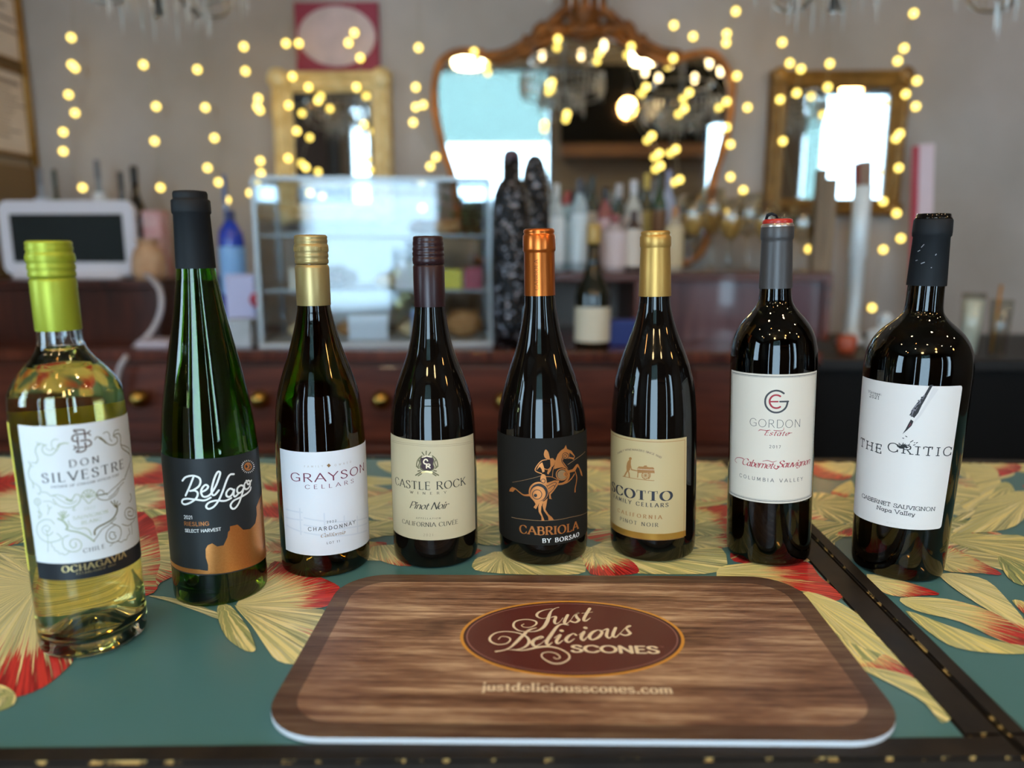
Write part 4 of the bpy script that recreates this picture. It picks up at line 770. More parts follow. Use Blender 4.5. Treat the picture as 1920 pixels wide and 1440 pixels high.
LEAVES = [
((-712,987),(-703,896),[(-780,985),(-727,986),(-687,961),(-651,905),(-656,875),(-686,860)],0.5,0.1,0.6),
((-568,810),(-661,833),[(-692,860),(-645,872),(-589,849),(-556,792),(-580,780),(-631,778)],0.7,0.1,0.5),
((-519,743),(-556,692),[(-618,762),(-569,769),(-526,753),(-503,713),(-513,684),(-551,674)],0.2,0.8,0.2),
((-456,651),(-511,641),[(-542,670),(-496,678),(-464,663),(-440,624),(-450,612),(-506,622)],0,0.5,0.4),
((-561,939),(-480,918),[(-590,972),(-546,965),(-527,972),(-495,949),(-465,888),(-478,877),(-517,886)],1.0,0.1,0.2),
((-489,813),(-435,840),[(-527,872),(-493,876),(-452,863),(-422,815),(-415,788),(-447,790),(-479,795)],0.3,0.5,0.6),
((-440,719),(-390,757),[(-454,745),(-426,751),(-404,772),(-384,747),(-379,726),(-398,704),(-425,701)],1.0,0.2,0.3),
((-423,696),(-360,702),[(-429,700),(-399,706),(-376,724),(-361,707),(-355,684),(-382,674)],0.1,0.9,0.3),
((-403,661),(-327,591),[(-417,673),(-384,679),(-352,684),(-322,627),(-327,601),(-324,584),(-337,597),(-371,622)],0.6,0.3,0.5),
((-364,929),(-308,900),[(-384,970),(-345,954),(-318,930),(-303,871),(-324,857)],0.2,0.8,0.3),
((-334,843),(-278,795),[(-342,856),(-309,850),(-279,819),(-272,766),(-298,771)],1.0,0.2,0.3),
((-288,719),(-251,725),[(-305,760),(-279,763),(-255,750),(-237,683),(-259,674)],0.1,0.4,0.6),
((-260,648),(-229,658),[(-269,669),(-241,672),(-226,658),(-227,641),(-244,633)],0.6,0.2,0.5),
((-191,783),(-148,792),[(-199,804),(-182,807),(-166,820),(-148,813),(-140,765),(-172,761)],0.1,0.3,0.5),
((-182,732),(-136,742),[(-187,754),(-165,757),(-137,762),(-130,721),(-151,715),(-173,706)],0.1,0.6,0.4),
((-173,692),(-146,690),[(-175,703),(-161,699),(-146,697),(-146,682),(-159,679)],1.0,0.1,0.2),
((-169,671),(-131,667),[(-171,678),(-154,678),(-128,680),(-119,659),(-139,654),(-160,656)],0.1,0.4,0.6),
((-163,723),(-48,670),[(-158,687),(-137,692),(-112,696),(-80,692),(-49,680),(-81,644),(-95,647),(-123,642),(-152,662)],0.9,0.4,0.4),
((-82,936),(-44,995),[(-91,1005),(-77,1016),(-55,1011),(-44,985),(-42,919),(-72,909)],0.7,0.3,0.3),
((-78,883),(-39,884),[(-82,904),(-58,909),(-38,910),(-34,830),(-66,829)],0.1,0.5,0.3),
((-69,780),(-33,798),[(-75,825),(-52,826),(-32,819),(-29,750),(-57,743)],0.1,0.4,0.5),
((-64,720),(-24,712),[(-64,740),(-42,747),(-25,738),(-21,702),(-44,693),(-58,706)],0.1,0.7,0.3),
((67,978),(122,1021),[(68,1014),(89,1037),(111,1032),(123,1005),(115,965),(76,969)],1.0,0.1,0.3),
((63,913),(111,914),[(65,964),(91,969),(117,960),(110,881),(81,864),(60,871)],0.1,0.3,0.2),
((58,833),(100,819),[(58,859),(81,860),(107,872),(101,809),(64,798)],0.1,0.6,0.4),
((54,768),(95,775),[(54,791),(75,794),(101,802),(95,754),(60,741)],0,0.3,0.3),
((51,701),(52,642),[(46,685),(51,701),(57,691),(78,710),(89,697),(77,652),(57,642),(49,649)],0.9,0.3,0.4),
((-30,668),(43,640),[(-45,668),(-30,678),(11,657),(43,670),(49,649),(42,629),(-14,627),(-52,635),(-54,658)],0,0.5,0.4),
((208,944),(256,974),[(218,993),(241,999),(263,984),(246,918),(208,913)],0.1,0.3,0.4),
((194,875),(234,868),[(200,904),(227,909),(245,901),(228,838),(192,836)],0.1,0.3,0.6),
((174,781),(217,802),[(179,804),(198,812),(224,819),(214,782),(182,765)],1.0,0.1,0.2),
((166,750),(205,751),[(170,762),(191,766),(213,776),(202,733),(169,726)],0.3,0.5,0.4),
((158,712),(197,719),[(161,721),(181,724),(201,730),(192,695),(158,694)],0.5,0.3,0.4),
((58,688),(155,641),[(54,686),(84,684),(111,667),(155,688),(186,692),(173,639),(115,631),(88,634),(51,642)],0,0.6,0.3),
((59,683),(97,648),[(53,675),(72,671),(91,664),(98,641),(90,630),(53,629)],0.8,0.3,0.3),
((-435,602),(-528,651),[(-553,670),(-498,652),(-440,610),(-430,585),(-518,624)],0,0.2,0.5),
((-432,595),(-344,430),[(-518,624),(-478,617),(-435,591),(-396,544),(-362,503),(-330,480),(-325,461),(-327,442),(-337,431),(-351,435),(-379,444)],0.85,0.15,0.5),
((-341,436),(-353,418),[(-382,447),(-356,444),(-339,433),(-334,419),(-355,412)],0,0.8,0.3),
((-436,595),(-327,596),[(-460,635),(-489,728),(-435,778),(-358,662),(-336,610),(-323,582),(-351,559),(-414,579)],0.35,0.3,0.4),
((-325,576),(-250,542),[(-325,576),(-299,571),(-255,549),(-249,538),(-271,550),(-302,566)],0,0.5,0.8),
((-247,562),(-163,592),[(-242,618),(-242,649),(-212,630),(-180,609),(-165,592),(-167,563),(-187,556),(-209,560),(-244,562)],0.9,0.15,0.45),
((-247,562),(-166,514),[(-244,562),(-209,560),(-188,557),(-164,551),(-165,510),(-192,527),(-220,546)],0.1,0.3,0.5),
((-247,563),(-164,477),[(-245,561),(-220,546),(-192,527),(-165,509),(-164,477),(-181,479),(-198,500),(-219,529)],0,0.4,0.3),
((-258,563),(-202,490),[(-258,558),(-248,560),(-221,526),(-207,503),(-202,492),(-208,491),(-227,506),(-243,528)],0,0.8,0.3),
((143,637),(258,631),[(173,647),(200,657),(227,662),(258,662),(258,631),(262,590),(241,583),(232,599),(214,620),(191,624),(166,619)],0.8,0.1,0.2),
((230,599),(264,467),[(231,597),(251,587),(262,561),(264,526),(264,492),(264,471),(248,491),(235,509),(230,531)],0,0.2,0.1),
((236,571),(255,492),[(231,532),(238,515),(255,496),(240,484),(228,488),(229,509)],0,0.9,0.2),
((232,522),(264,470),[(230,504),(241,489),(256,500),(263,471),(245,477),(230,482)],1.2,0.1,0.1),
((230,485),(261,421),[(230,482),(249,479),(263,468),(264,447),(265,430),(254,421),(254,442),(245,459)],0,0.5,0.2),
((432,974),(390,1005),[(404,1052),(455,1035),(417,939),(387,919),(366,947)],0.6,0.2,0.2),
((396,888),(353,853),[(362,870),(405,917),(386,866),(356,841)],1.2,0.1,0.1),
((325,828),(345,772),[(336,865),(372,844),(342,765),(318,788)],0,0.8,0.4),
((306,715),(331,739),[(311,730),(336,751),(327,727)],1.2,0.1,0.1),
((640,950),(621,1070),[(604,1063),(636,1040),(617,964),(564,871),(524,830),(490,807),(498,841),(535,862),(568,943)],0,0.2,0.2),
((616,1012),(662,976),[(639,1046),(663,986),(605,939),(617,964)],1.2,0.1,0.2),
((596,902),(452,768),[(588,911),(597,902),(565,851),(496,797),(456,772),(474,796),(514,823)],0,0.8,0.2),
((582,851),(433,739),[(528,842),(601,881),(548,798),(495,750),(436,741),(472,775)],0,0.4,0.2),
((421,724),(474,676),[(430,739),(472,736),(504,729),(461,663),(442,685),(421,712)],0,0.5,0.1),
((385,673),(423,638),[(406,703),(416,691),(422,665),(424,639),(406,641),(375,649)],0.9,0.1,0.2),
((448,685),(430,609),[(445,680),(459,660),(432,618),(425,631)],0,1.0,0),
((368,641),(378,529),[(368,637),(385,640),(403,626),(397,585),(388,550),(378,534),(374,556),(367,591),(365,620)],0.3,0.2,0.3),
((408,600),(397,561),[(401,588),(410,584),(396,561)],1.2,0.1,0.1),
((294,627),(346,596),[(302,636),(328,623),(347,599),(332,595),(311,592),(299,603)],1.0,0.1,0.3),
((305,587),(370,513),[(310,590),(348,589),(372,567),(377,532),(367,516),(352,521),(337,550),(311,568)],0.85,0.2,0.2),
((305,581),(359,503),[(303,567),(324,544),(345,523),(365,513),(355,503),(319,507),(306,523)],0,0.4,0.1),
]
# ------------------------------------------------------------------ the room
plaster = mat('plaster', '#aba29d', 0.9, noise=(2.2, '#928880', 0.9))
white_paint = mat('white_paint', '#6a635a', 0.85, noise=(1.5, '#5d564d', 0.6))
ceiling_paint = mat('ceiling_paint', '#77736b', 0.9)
floor_wood = wood('floor_wood', '#2c1d14', '#4a3222', 3, (1, 10, 1), 0.4)
dark_trim = mat('dark_trim', '#1d1a18', 0.5)
def wall(name, axis, fixed, thick, a0, a1, z0, z1, holes, m):
    mb = MB(); A = sorted({a0, a1, *[h[0] for h in holes], *[h[1] for h in holes]}); Z = sorted({z0, z1, *[h[2] for h in holes], *[h[3] for h in holes]})
    for p, q in zip(A, A[1:]):
        for r, t in zip(Z, Z[1:]):
            if any(h[0] <= p and q <= h[1] and h[2] <= r and t <= h[3] for h in holes): continue
            if axis == 'x': mb.box(p, q, min(fixed, fixed + thick), max(fixed, fixed + thick), r, t)
            else: mb.box(min(fixed, fixed + thick), max(fixed, fixed + thick), p, q, r, t)
    return struct(mb.build(name, m))
R_ = ROOM
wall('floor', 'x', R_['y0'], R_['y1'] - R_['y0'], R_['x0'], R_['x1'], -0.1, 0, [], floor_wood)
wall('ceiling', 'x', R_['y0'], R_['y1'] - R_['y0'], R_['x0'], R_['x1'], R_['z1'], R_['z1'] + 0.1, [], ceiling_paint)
wall('wall_back', 'x', R_['y1'], 0.15, R_['x0'], R_['x1'], 0, R_['z1'], [], plaster)
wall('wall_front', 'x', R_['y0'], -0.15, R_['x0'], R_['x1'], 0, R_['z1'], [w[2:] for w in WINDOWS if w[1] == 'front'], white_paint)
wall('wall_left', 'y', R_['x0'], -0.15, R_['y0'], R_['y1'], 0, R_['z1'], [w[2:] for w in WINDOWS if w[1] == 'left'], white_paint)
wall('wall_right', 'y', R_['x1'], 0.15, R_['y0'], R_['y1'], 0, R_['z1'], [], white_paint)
beige = mat('beige_paint', '#a5937f', 0.85, noise=(3, '#98866f', .7))
PX = -1.76
o = struct(MB().box(PX - 0.12, PX, 1.35, R_['y1'], 0, 2.9).build('wall_partition', beige)); o['label'] = 'short beige partition wall at the left end of the back bar'
pane = thin_glass('window_pane')
for n, wl, a0, a1, z0, z1 in WINDOWS:
    mb = MB(); g = MB(); f = 0.035; Y = R_['y0']
    def bar(p, q, r, t):
        mb.box(p, q, Y - .11, Y - .05, r, t) if wl == 'front' else mb.box(R_['x0'] - .11, R_['x0'] - .05, p, q, r, t)
    bar(a0, a0 + f, z0, z1); bar(a1 - f, a1, z0, z1); bar(a0, a1, z0, z0 + f); bar(a0, a1, z1 - f, z1)
    fr = struct(mb.build(n, dark_trim))
    if wl == 'front': g.box(a0 + f, a1 - f, Y - .084, Y - .08, z0 + f, z1 - f)
    else: g.box(R_['x0'] - .084, R_['x0'] - .08, a0 + f, a1 - f, z0 + f, z1 - f)
    g.build('pane', pane, fr)
shade_m = bpy.data.materials.new('aqua_shade'); shade_m.use_nodes = True; nt = shade_m.node_tree
for nn in list(nt.nodes): nt.nodes.remove(nn)
oo = nt.nodes.new('ShaderNodeOutputMaterial'); tl = nt.nodes.new('ShaderNodeBsdfTransparent'); tl.inputs[0].default_value = (.29, .335, .315, 1); nt.links.new(tl.outputs[0], oo.inputs[0])
for nm, x0, x1, z0, z1 in (('window_1', -1.06, .14, 2.45, 3.18), ('window_3', 2.84, 3.02, .8, 2.9)):
    s = MB().box(x0, x1, R_['y0'] - .035, R_['y0'] - .032, z0, z1).build('roller_shade', shade_m)
    tag(s, 'aqua tinted shade film across the ' + ('upper half of the wide front window' if nm == 'window_1' else 'left edge of the right front window'), 'window shade')
# door and dark soffit on the front wall (seen in the mirrors)
dk = wood('door_wood', '#1a120d', '#3b2417', 4, (14, 14, 1), .4)
d = struct(MB().box(-2.75, -2.06, R_['y0'], R_['y0'] + .05, 0, 2.95).build('door_1', dark_trim))
MB().box(-2.55, -2.2, R_['y0'] + .05, R_['y0'] + .07, 1.2, 2.7).build('door_panel', dk, d)
MB().ball((-2.12, R_['y0'] + .08, 1.05), .035).build('door_knob', mat('brass', '#b08a45', .25, 1), d)
black_board = mat('black_board', '#08090b', .9, spec=.1)
sf = MB().prism([(.27, 2.42), (1.78, 2.42), (1.78, 2.74), (2.05, 2.74), (2.05, 3.2), (.27, 3.2)], R_['y0'] + .01, R_['y0'] + .12).build('wall_board', black_board)
tag(sf, 'big black board high on the front wall, seen in the ornate mirror', 'board')
MB().box(.27, 1.78, R_['y0'] + .01, R_['y0'] + .16, 2.3, 2.42).build('ledge', wood('ledge_wood', '#4a3324', '#6b4c36', 4), sf)

# ------------------------------------------------------------------ lamps
warm = mat('warm_bulb', '#ffd9a0', .4, emit='#ffb667', strength=26)
drum_m = mat('drum_shade', '#fff3da', .6, emit='#ffdca0', strength=16)
black_metal = mat('black_metal', '#141414', .4, .6)
def drum(x, y, z, r, label):
    t = thing('drum_lamp', label, 'lamp', (x, y, z))
    MB().lathe([(r * .9, -.07), (r, -.05), (r, .05), (r * .9, .07)], 32).build('lamp_shade', drum_m, t)
    MB().tube([(0, 0, .07), (0, 0, R_['z1'] - z)], .012).build('stem', black_metal, t)
drum(-.61, -2.1, 3.1, .15, 'white drum ceiling lamp reflected at the left of the ornate mirror')
drum(1.01, -2.1, 3.12, .12, 'white drum ceiling lamp reflected near the middle of the ornate mirror')
def pendant(x, y, z, label, r=.062):
    t = thing('pendant_lamp', label, 'lamp', (x, y, z))
    MB().ball((0, 0, 0), r, 20, 14, sz=(1, 1, 1.15)).build('bulb', warm, t)
    MB().lathe([(.02, r * 1.05), (.024, r * 1.1), (.022, r * 1.1 + .06), (.006, r * 1.1 + .07)], 16).build('socket', black_metal, t)
    MB().tube([(0, 0, r + .06), (0, 0, R_['z1'] - z)], .004, 6).build('cord', black_metal, t)
pendant(.71, -.75, 2.41, 'glowing globe bulb hanging before the black board, in the ornate mirror')
pendant(2.3, -.5, 2.5, 'globe bulb hanging over the right of the room behind the camera', .07)
pendant(-1.7, -.9, 2.75, 'globe bulb hanging over the left of the room behind the camera', .04)
pendant(-.35, -.2, 2.75, 'small globe bulb hanging right behind the camera', .035)

spot_m = mat('spot_lens', '#fff0d8', .4, emit='#ffe0b0', strength=45)
for x, y in ((-2.6, -1.2), (-1.2, -1.4), (.2, -1.1), (1.7, -1.3), (3.0, -1.0), (-1.9, .2), (-.5, .35), (.9, .3), (2.2, .25), (3.2, .6)):
    t = thing('recessed_spot', 'small round spot lamp in the ceiling, mirrored on the bottle shoulders', 'ceiling lamp', (x, y, R_['z1']), group='ceiling spots')
    MB().lathe([(.07, -.001), (.082, -.006), (.086, -.001)], 24, caps=(False, False)).build('trim_ring', black_metal, t)
    MB().lathe([(.068, -.004), (.068, -.0015)], 20).build('lens', spot_m, t)

# ------------------------------------------------------------------ the tiled bar with painted leaves
rail_m = mat('dark_rail', '#2e261d', .5, spec=.22, noise=(30, '#1c1713', 1.0))
edge_m = mat('worn_edge', '#191410', .55, spec=.25)
_n = edge_m.node_tree; _p2 = _n.nodes['Principled BSDF']; _t = _n.nodes.new('ShaderNodeTexCoord'); _k = _n.nodes.new('ShaderNodeTexNoise'); _k.inputs['Scale'].default_value = 85; _k.inputs['Detail'].default_value = 9
_rp = _n.nodes.new('ShaderNodeValToRGB'); _rp.color_ramp.elements[0].position = .57; _rp.color_ramp.elements[1].position = .63
_rp.color_ramp.elements[0].color = lin('#191410'); _rp.color_ramp.elements[1].color = lin('#b89c62')
_n.links.new(_t.outputs['Object'], _k.inputs['Vector']); _n.links.new(_k.outputs[0], _rp.inputs[0]); _n.links.new(_rp.outputs[0], _p2.inputs['Base Color'])
teal_m = mat('teal_lacquer', '#4f8087', .3, spec=.3, noise=(5, '#4b7a80', .8))
leaf_m = bpy.data.materials.new('painted_leaf'); leaf_m.use_nodes = True
def leaf_nodes():
    nt = leaf_m.node_tree; N = nt.nodes; L = nt.links; p = N['Principled BSDF']; p.inputs['Roughness'].default_value = .32; p.inputs['Specular IOR Level'].default_value = .28
    uv = N.new('ShaderNodeUVMap'); sep = N.new('ShaderNodeSeparateXYZ'); L.new(uv.outputs[0], sep.inputs[0])
    at_ = N.new('ShaderNodeVertexColor'); at_.layer_name = 'leaf'; sc = N.new('ShaderNodeSeparateColor'); L.new(at_.outputs[0], sc.inputs[0])
    def noise(su, sv, scale=1, detail=4):
        m = N.new('ShaderNodeMapping'); m.inputs['Scale'].default_value = (su, sv, 1); L.new(uv.outputs[0], m.inputs[0])
        n = N.new('ShaderNodeTexNoise'); n.inputs['Scale'].default_value = scale; n.inputs['Detail'].default_value = detail; L.new(m.outputs[0], n.inputs['Vector']); return n.outputs[0]
    def mr(v, a, b, c=0, d=1, smooth=True):
        n = N.new('ShaderNodeMapRange'); n.interpolation_type = 'SMOOTHSTEP' if smooth else 'LINEAR'
        for i, x in zip((1, 2, 3, 4), (a, b, c, d)): n.inputs[i].default_value = x
        L.new(v, n.inputs[0]); return n.outputs[0]
    def math_(op, a, b):
        n = N.new('ShaderNodeMath'); n.operation = op
        for i, x in enumerate((a, b)):
            if isinstance(x, (int, float)): n.inputs[i].default_value = x
            else: L.new(x, n.inputs[i])
        return n.outputs[0]
    def mix(f, a, b):
        n = N.new('ShaderNodeMix'); n.data_type = 'RGBA'; L.new(f, n.inputs[0])
        for i, x in ((6, a), (7, b)):
            if isinstance(x, str): n.inputs[i].default_value = lin(x)
            else: L.new(x, n.inputs[i])
        return n.outputs[2]
    fine = noise(1.6, 34, 1, 6); broad = noise(.9, 9, 1, 3); band = noise(.5, 16, 1, 2)
    base = mix(sc.outputs[2], '#f2e68c', '#faf5d2')
    base = mix(mr(fine, .52, .60, 0, .9), base, '#fbf5d2')
    g = math_('MULTIPLY', mr(math_('ADD', broad, math_('MULTIPLY', math_('SUBTRACT', fine, .5), .5)), .42, .52), math_('ADD', math_('MULTIPLY', sc.outputs[1], .75), .25))
    base = mix(g, base, '#93a36a')
    dark = math_('MULTIPLY', mr(math_('ADD', band, math_('MULTIPLY', math_('SUBTRACT', fine, .5), .8)), .43, .34), math_('ADD', math_('MULTIPLY', sc.outputs[1], .5), .45))
    base = mix(dark, base, '#566b52')
    reach = math_('ADD', sep.outputs[0], math_('MULTIPLY', math_('SUBTRACT', fine, .5), 1.5))
    edge = mr(math_('ADD', reach, math_('MULTIPLY', sc.outputs[0], .45)), 1.04, 1.12)
    red = math_('MULTIPLY', edge, mr(sc.outputs[0], .05, .15))
    redc = mix(mr(fine, .42, .58), '#8e1a22', '#d8413c')
    base = mix(red, base, redc)
    L.new(base, p.inputs['Base Color'])
leaf_nodes()
def leaf_faces(base, tip, poly, red, green, cream):
    """refined outline with fan coordinates (distance from the base, angle)"""
    V, F = flat_faces([tuple(q) for q in catmull(poly, True, 3)], None, 16)
    ax = atan2(tip[1] - base[1], tip[0] - base[0]); ln = hypot(tip[0] - base[0], tip[1] - base[1])
    uv = []; w = random.uniform(0, 40)
    for x, y in V:
        a = atan2(y - base[1], x - base[0]) - ax
        a = (a + pi) % (2 * pi) - pi
        uv.append((hypot(x - base[0], y - base[1]) / ln, a * min(ln, 140) / 60 + w))
    return V, F, uv, (min(red, 1.0), green, cream)
ALL = []
rnd = random.Random(5)
for i in range(74):      # the far, denser foliage of the same print
    if i < 52: x, y = rnd.uniform(-760, 760), rnd.uniform(730, 1010)
    else: x, y = rnd.choice((-1, 1)) * rnd.uniform(480, 760), rnd.uniform(430, 900)
    a = rnd.uniform(-.9, .9) + (pi if rnd.random() < .5 else 0); l = rnd.uniform(90, 170); wd = rnd.uniform(20, 42)
    ca, sa = cos(a), sin(a); P = []
    for t, s_ in ((0, .15), (.3, .9), (.6, 1), (.85, .75), (1, 0), (.85, -.6), (.55, -1), (.25, -.8)):
        P.append((x + ca * l * t - sa * wd * s_ * rnd.uniform(.7, 1.2), y + sa * l * t + ca * wd * s_ * rnd.uniform(.7, 1.2)))
    ALL.append(leaf_faces((x - ca * 30, y - sa * 30), (x + ca * l, y + sa * l), P, rnd.choice((0, 0, 0, .4, .6, .9)), rnd.uniform(.1, 1), rnd.uniform(.1, .6)))
for L_ in LEAVES: ALL.append(leaf_faces(*L_))
def panel(name, corners, side, parent):
    """teal board with the painted leaves lying in its surface"""
    me = bpy.data.meshes.new(name); bm = bmesh.new(); uvl = bm.loops.layers.uv.new('UVMap'); cl = bm.loops.layers.float_color.new('leaf')
    top = [bm.verts.new((x, y, 0)) for x, y in corners]; bot = [bm.verts.new((x, y, -.018)) for x, y in corners]
    bm.faces.new(top); bm.faces.new(list(reversed(bot)))
    for i in range(4): bm.faces.new((top[i], bot[i], bot[(i + 1) % 4], top[(i + 1) % 4]))
    bmesh.ops.recalc_face_normals(bm, faces=bm.faces)
    x0, x1 = (-1.05, .2605) if side < 0 else (.301, 1.05)
    for n, (V, F, uv, c) in enumerate(ALL):
        vs = [bm.verts.new((min(.264, x / 1000) if side < 0 else max(.2985, x / 1000), y / 1000, .00012 + n * .0000045)) for x, y in V]
        for f in F:
            cx = sum(V[i][0] for i in f) / 3000
            if not (x0 - .02 < cx < x1 + .02): continue
            cy = sum(V[i][1] for i in f) / 3000
            if cy > 1.0 or cy < .3963 + .0463 * cx - .02: continue
            q = f
            a, b, cc = (V[i] for i in q)
            if (b[0] - a[0]) * (cc[1] - a[1]) - (b[1] - a[1]) * (cc[0] - a[0]) < 0: q = list(reversed(f))
            fc = bm.faces.new([vs[i] for i in q]); fc.material_index = 1
            for lp, i in zip(fc.loops, q): lp[uvl].uv = uv[i]; lp[cl] = (*c, 1)
        for v in vs:
            if not v.link_faces: bm.verts.remove(v)
    bm.to_mesh(me); bm.free(); me.materials.append(teal_m); me.materials.append(leaf_m)
    o = bpy.data.objects.new(name, me); COL.objects.link(o); o.parent = parent; return o
yb = lambda x: .3963 + .0463 * x
yf = lambda x: .3785 + .036 * x
def rail(name, pts, parent, z1=.0012, z0=-.03, bev=.0016):
    """flat board from a plan outline, edges eased and worn"""
    bm = bmesh.new(); t = [bm.verts.new((x, y, z1)) for x, y in pts]; b = [bm.verts.new((x, y, z0)) for x, y in pts]
    n = len(pts); bm.faces.new(t); bm.faces.new(list(reversed(b)))
    for i in range(n): bm.faces.new((t[i], b[i], b[(i + 1) % n], t[(i + 1) % n]))
    bmesh.ops.recalc_face_normals(bm, faces=bm.faces)
    es = [e for e in bm.edges if all(v.co.z > z1 - 1e-6 for v in e.verts)]
    r = bmesh.ops.bevel(bm, geom=es, offset=bev, segments=2, affect='EDGES')
    for f in bm.faces: f.material_index = 0
    for f in r['faces']: f.material_index = 1
    me = bpy.data.meshes.new(name); bm.to_mesh(me); bm.free(); me.materials.append(rail_m); me.materials.append(edge_m)
    o = bpy.data.objects.new(name, me); COL.objects.link(o); o.parent = parent; return o
bar = thing('bar_counter', 'wide bar counter with teal leaf-painted top and dark rails, under seven bottles', 'counter', (0, 0, TZ))
panel('painted_top', [(-1.05, yb(-1.05)), (.2605, yb(.26)), (.2605, 1.0), (-1.05, 1.0)], -1, bar)
rail('front_rail', [(-1.05, yf(-1.05)), (.2852, yf(.285)), (.2852, yb(.285)), (-1.05, yb(-1.05))], bar)
rail('side_rail', [(.2605, yb(.26) + .0004), (.2852, yb(.285) + .0004), (.2852, 1.0), (.2605, 1.0)], bar)
rail('back_rail', [(-1.05, 1.0002), (.2852, 1.0002), (.2852, 1.02), (-1.05, 1.02)], bar)
body_m = wood('bar_body', '#14100d', '#241a13', 5, (1, 1, 8), .5)
MB().box(-1.04, .284, .42, 1.0, -TZ, -.031).build('cabinet_body', body_m, bar)
flap = thing('counter_flap', 'narrower leaf-painted counter section right of the dark groove, under one bottle', 'counter', (0, 0, TZ))
panel('painted_top', [(.301, yb(.301)), (1.05, yb(1.05)), (1.05, 1.0), (.301, 1.0)], 1, flap)
rail('front_rail', [(.2872, yf(.287)), (1.05, yf(1.05)), (1.05, yb(1.05)), (.2872, yb(.287))], flap)
rail('side_rail', [(.2872, yb(.287) + .0004), (.301, yb(.301) + .0004), (.301, 1.0), (.2872, 1.0)], flap)
rail('back_rail', [(.2872, 1.0002), (1.05, 1.0002), (1.05, 1.02), (.2872, 1.02)], flap)
MB().box(.2875, 1.04, .43, 1.0, -TZ, -.031).build('cabinet_body', body_m, flap)

# ------------------------------------------------------------------ inks and papers
INK = dict(brown_ink='#5b463f', sage_ink='#a9b59a', olive_ink='#6d6748', pale_ink='#b8c0b0', navy_ink='#23252f', white_ink='#eef2f2', wine_ink='#6e2747', faint_ink='#b3a9a2', grey_ink='#3c3c40',
           bronze_ink='#8a6a45', fence_ink='#d2d8e3', olive_black_ink='#35322a', faint_brown_ink='#a08f72', shield_ink='#3a2229', cream_ink='#f2e3c8', charcoal_ink='#161413', cart_ink='#9a6a34',
           red_ink='#9c2331', black_ink='#17161a', pen_grey='#d0cac8', pen_ink='#1e1a1d', pen_mid='#77727a', nib_ink='#5c2230', rose_ink='#a8797a')
def ink(n):
    if n == 'gold_ink': return mat(n, '#d9bf85', .35, .75)
    if n == 'copper_ink': return mat(n, '#c47a3e', .38, .55)
    if n == 'copper_foil': return mat(n, '#c98447', .3, .7, noise=(900, '#bd7639', .7))
    return mat(n, INK[n], .6)

PHI_R = {1: 36.8, 2: 38, 3: 40.4, 4: 40.4, 5: 42.7, 6: 40.8, 7: 38.5, 8: 41.}
def radius(prof, h):
    for (h0, r0), (h1, r1) in zip(prof, prof[1:]):
        if h <= h1: return r0 + (r1 - r0) * max(0, (h - h0)) / (h1 - h0)
    return prof[-1][1]
_dense = {}
def wrap(k, prof, s, h, off):
    if k not in _dense: _dense[k] = [(z_, r_) for r_, z_ in catmull([(r, z) for z, r in prof], False, 4)]      # the same smooth outline as the glass
    r = (radius(_dense[k], h) + off) / 1000; a = s / PHI_R[k]
    return Vector((r * sin(a), -r * cos(a), h / 1000))
def rounded(poly, rad):
    """polygon with its corners rounded"""
    out = []; n = len(poly)
    for i in range(n):
        p, a, b = Vector(poly[i]), Vector(poly[i - 1]), Vector(poly[(i + 1) % n]); d0 = (a - p).normalized(); d1 = (b - p).normalized()
        A, B = p + d0 * rad, p + d1 * rad
        for t in (0, .25, .5, .75, 1): out.append(tuple((1 - t) ** 2 * A + 2 * t * (1 - t) * p + t * t * B))
    return out
def label(k, prof, parent, corners, paper, extra=(), name='label', rad=.4, art=True):
    """paper on the glass with its print; corners in (arc length, height) mm"""
    mb = MB(); mats = [paper]; idx = {}
    def quad_grid(c, off, mi):
        w = int(hypot(c[1][0] - c[0][0], c[1][1] - c[0][1]) / 1.8) + 1; hh = int(hypot(c[3][0] - c[0][0], c[3][1] - c[0][1]) / 4) + 1; V = []; F = []
        for j in range(hh + 1):
            for i in range(w + 1):
                u, v_ = i / w, j / hh
                x = (c[0][0] * (1 - u) + c[1][0] * u) * (1 - v_) + (c[3][0] * (1 - u) + c[2][0] * u) * v_; y = (c[0][1] * (1 - u) + c[1][1] * u) * (1 - v_) + (c[3][1] * (1 - u) + c[2][1] * u) * v_
                V.append(wrap(k, prof, x, y, off))
        for j in range(hh):
            for i in range(w): F.append((j * (w + 1) + i, j * (w + 1) + i + 1, (j + 1) * (w + 1) + i + 1, (j + 1) * (w + 1) + i))
        mb.add(V, F, mi, True)
    if rad < 1: quad_grid(corners, .14, 0)
    else:
        V, F = flat_faces(rounded(corners, rad), None, 3)
        mb.add([wrap(k, prof, x, y, .14) for x, y in V], F, 0, True)
    polys = list(extra)
    if art: polys += art_polys(LABEL_ART[k])
    for pn, (col, lay, V, F) in enumerate(polys):
        if col not in idx: idx[col] = len(mats); mats.append(ink(col) if isinstance(col, str) else col)
        if F is None and len(V) == 4 and max(p[0] for p in V) - min(p[0] for p in V) > 60: quad_grid(V, .20, idx[col]); continue
        V, F = flat_faces(V, F, 2.5)
        mb.add([wrap(k, prof, x, y, .20 + .05 * lay + (pn % 6) * .004) for x, y in V], F, idx[col], True)
    mb.keep = True
    o = mb.build(name, mats, parent)
    return o
def frame_lines(corners, inset, w, col, lay=0):
    cx = sum(c[0] for c in corners) / 4; cy = sum(c[1] for c in corners) / 4; P = []
    for x, y in corners: P.append((x + (inset if x < cx else -inset), y + (inset if y < cy else -inset)))
    out = []
    for a, b in zip(P, P[1:] + P[:1]):
        out.append((col, lay, *strip(resample([a, b], 2.5), [w] * len(resample([a, b], 2.5)))))
    return out

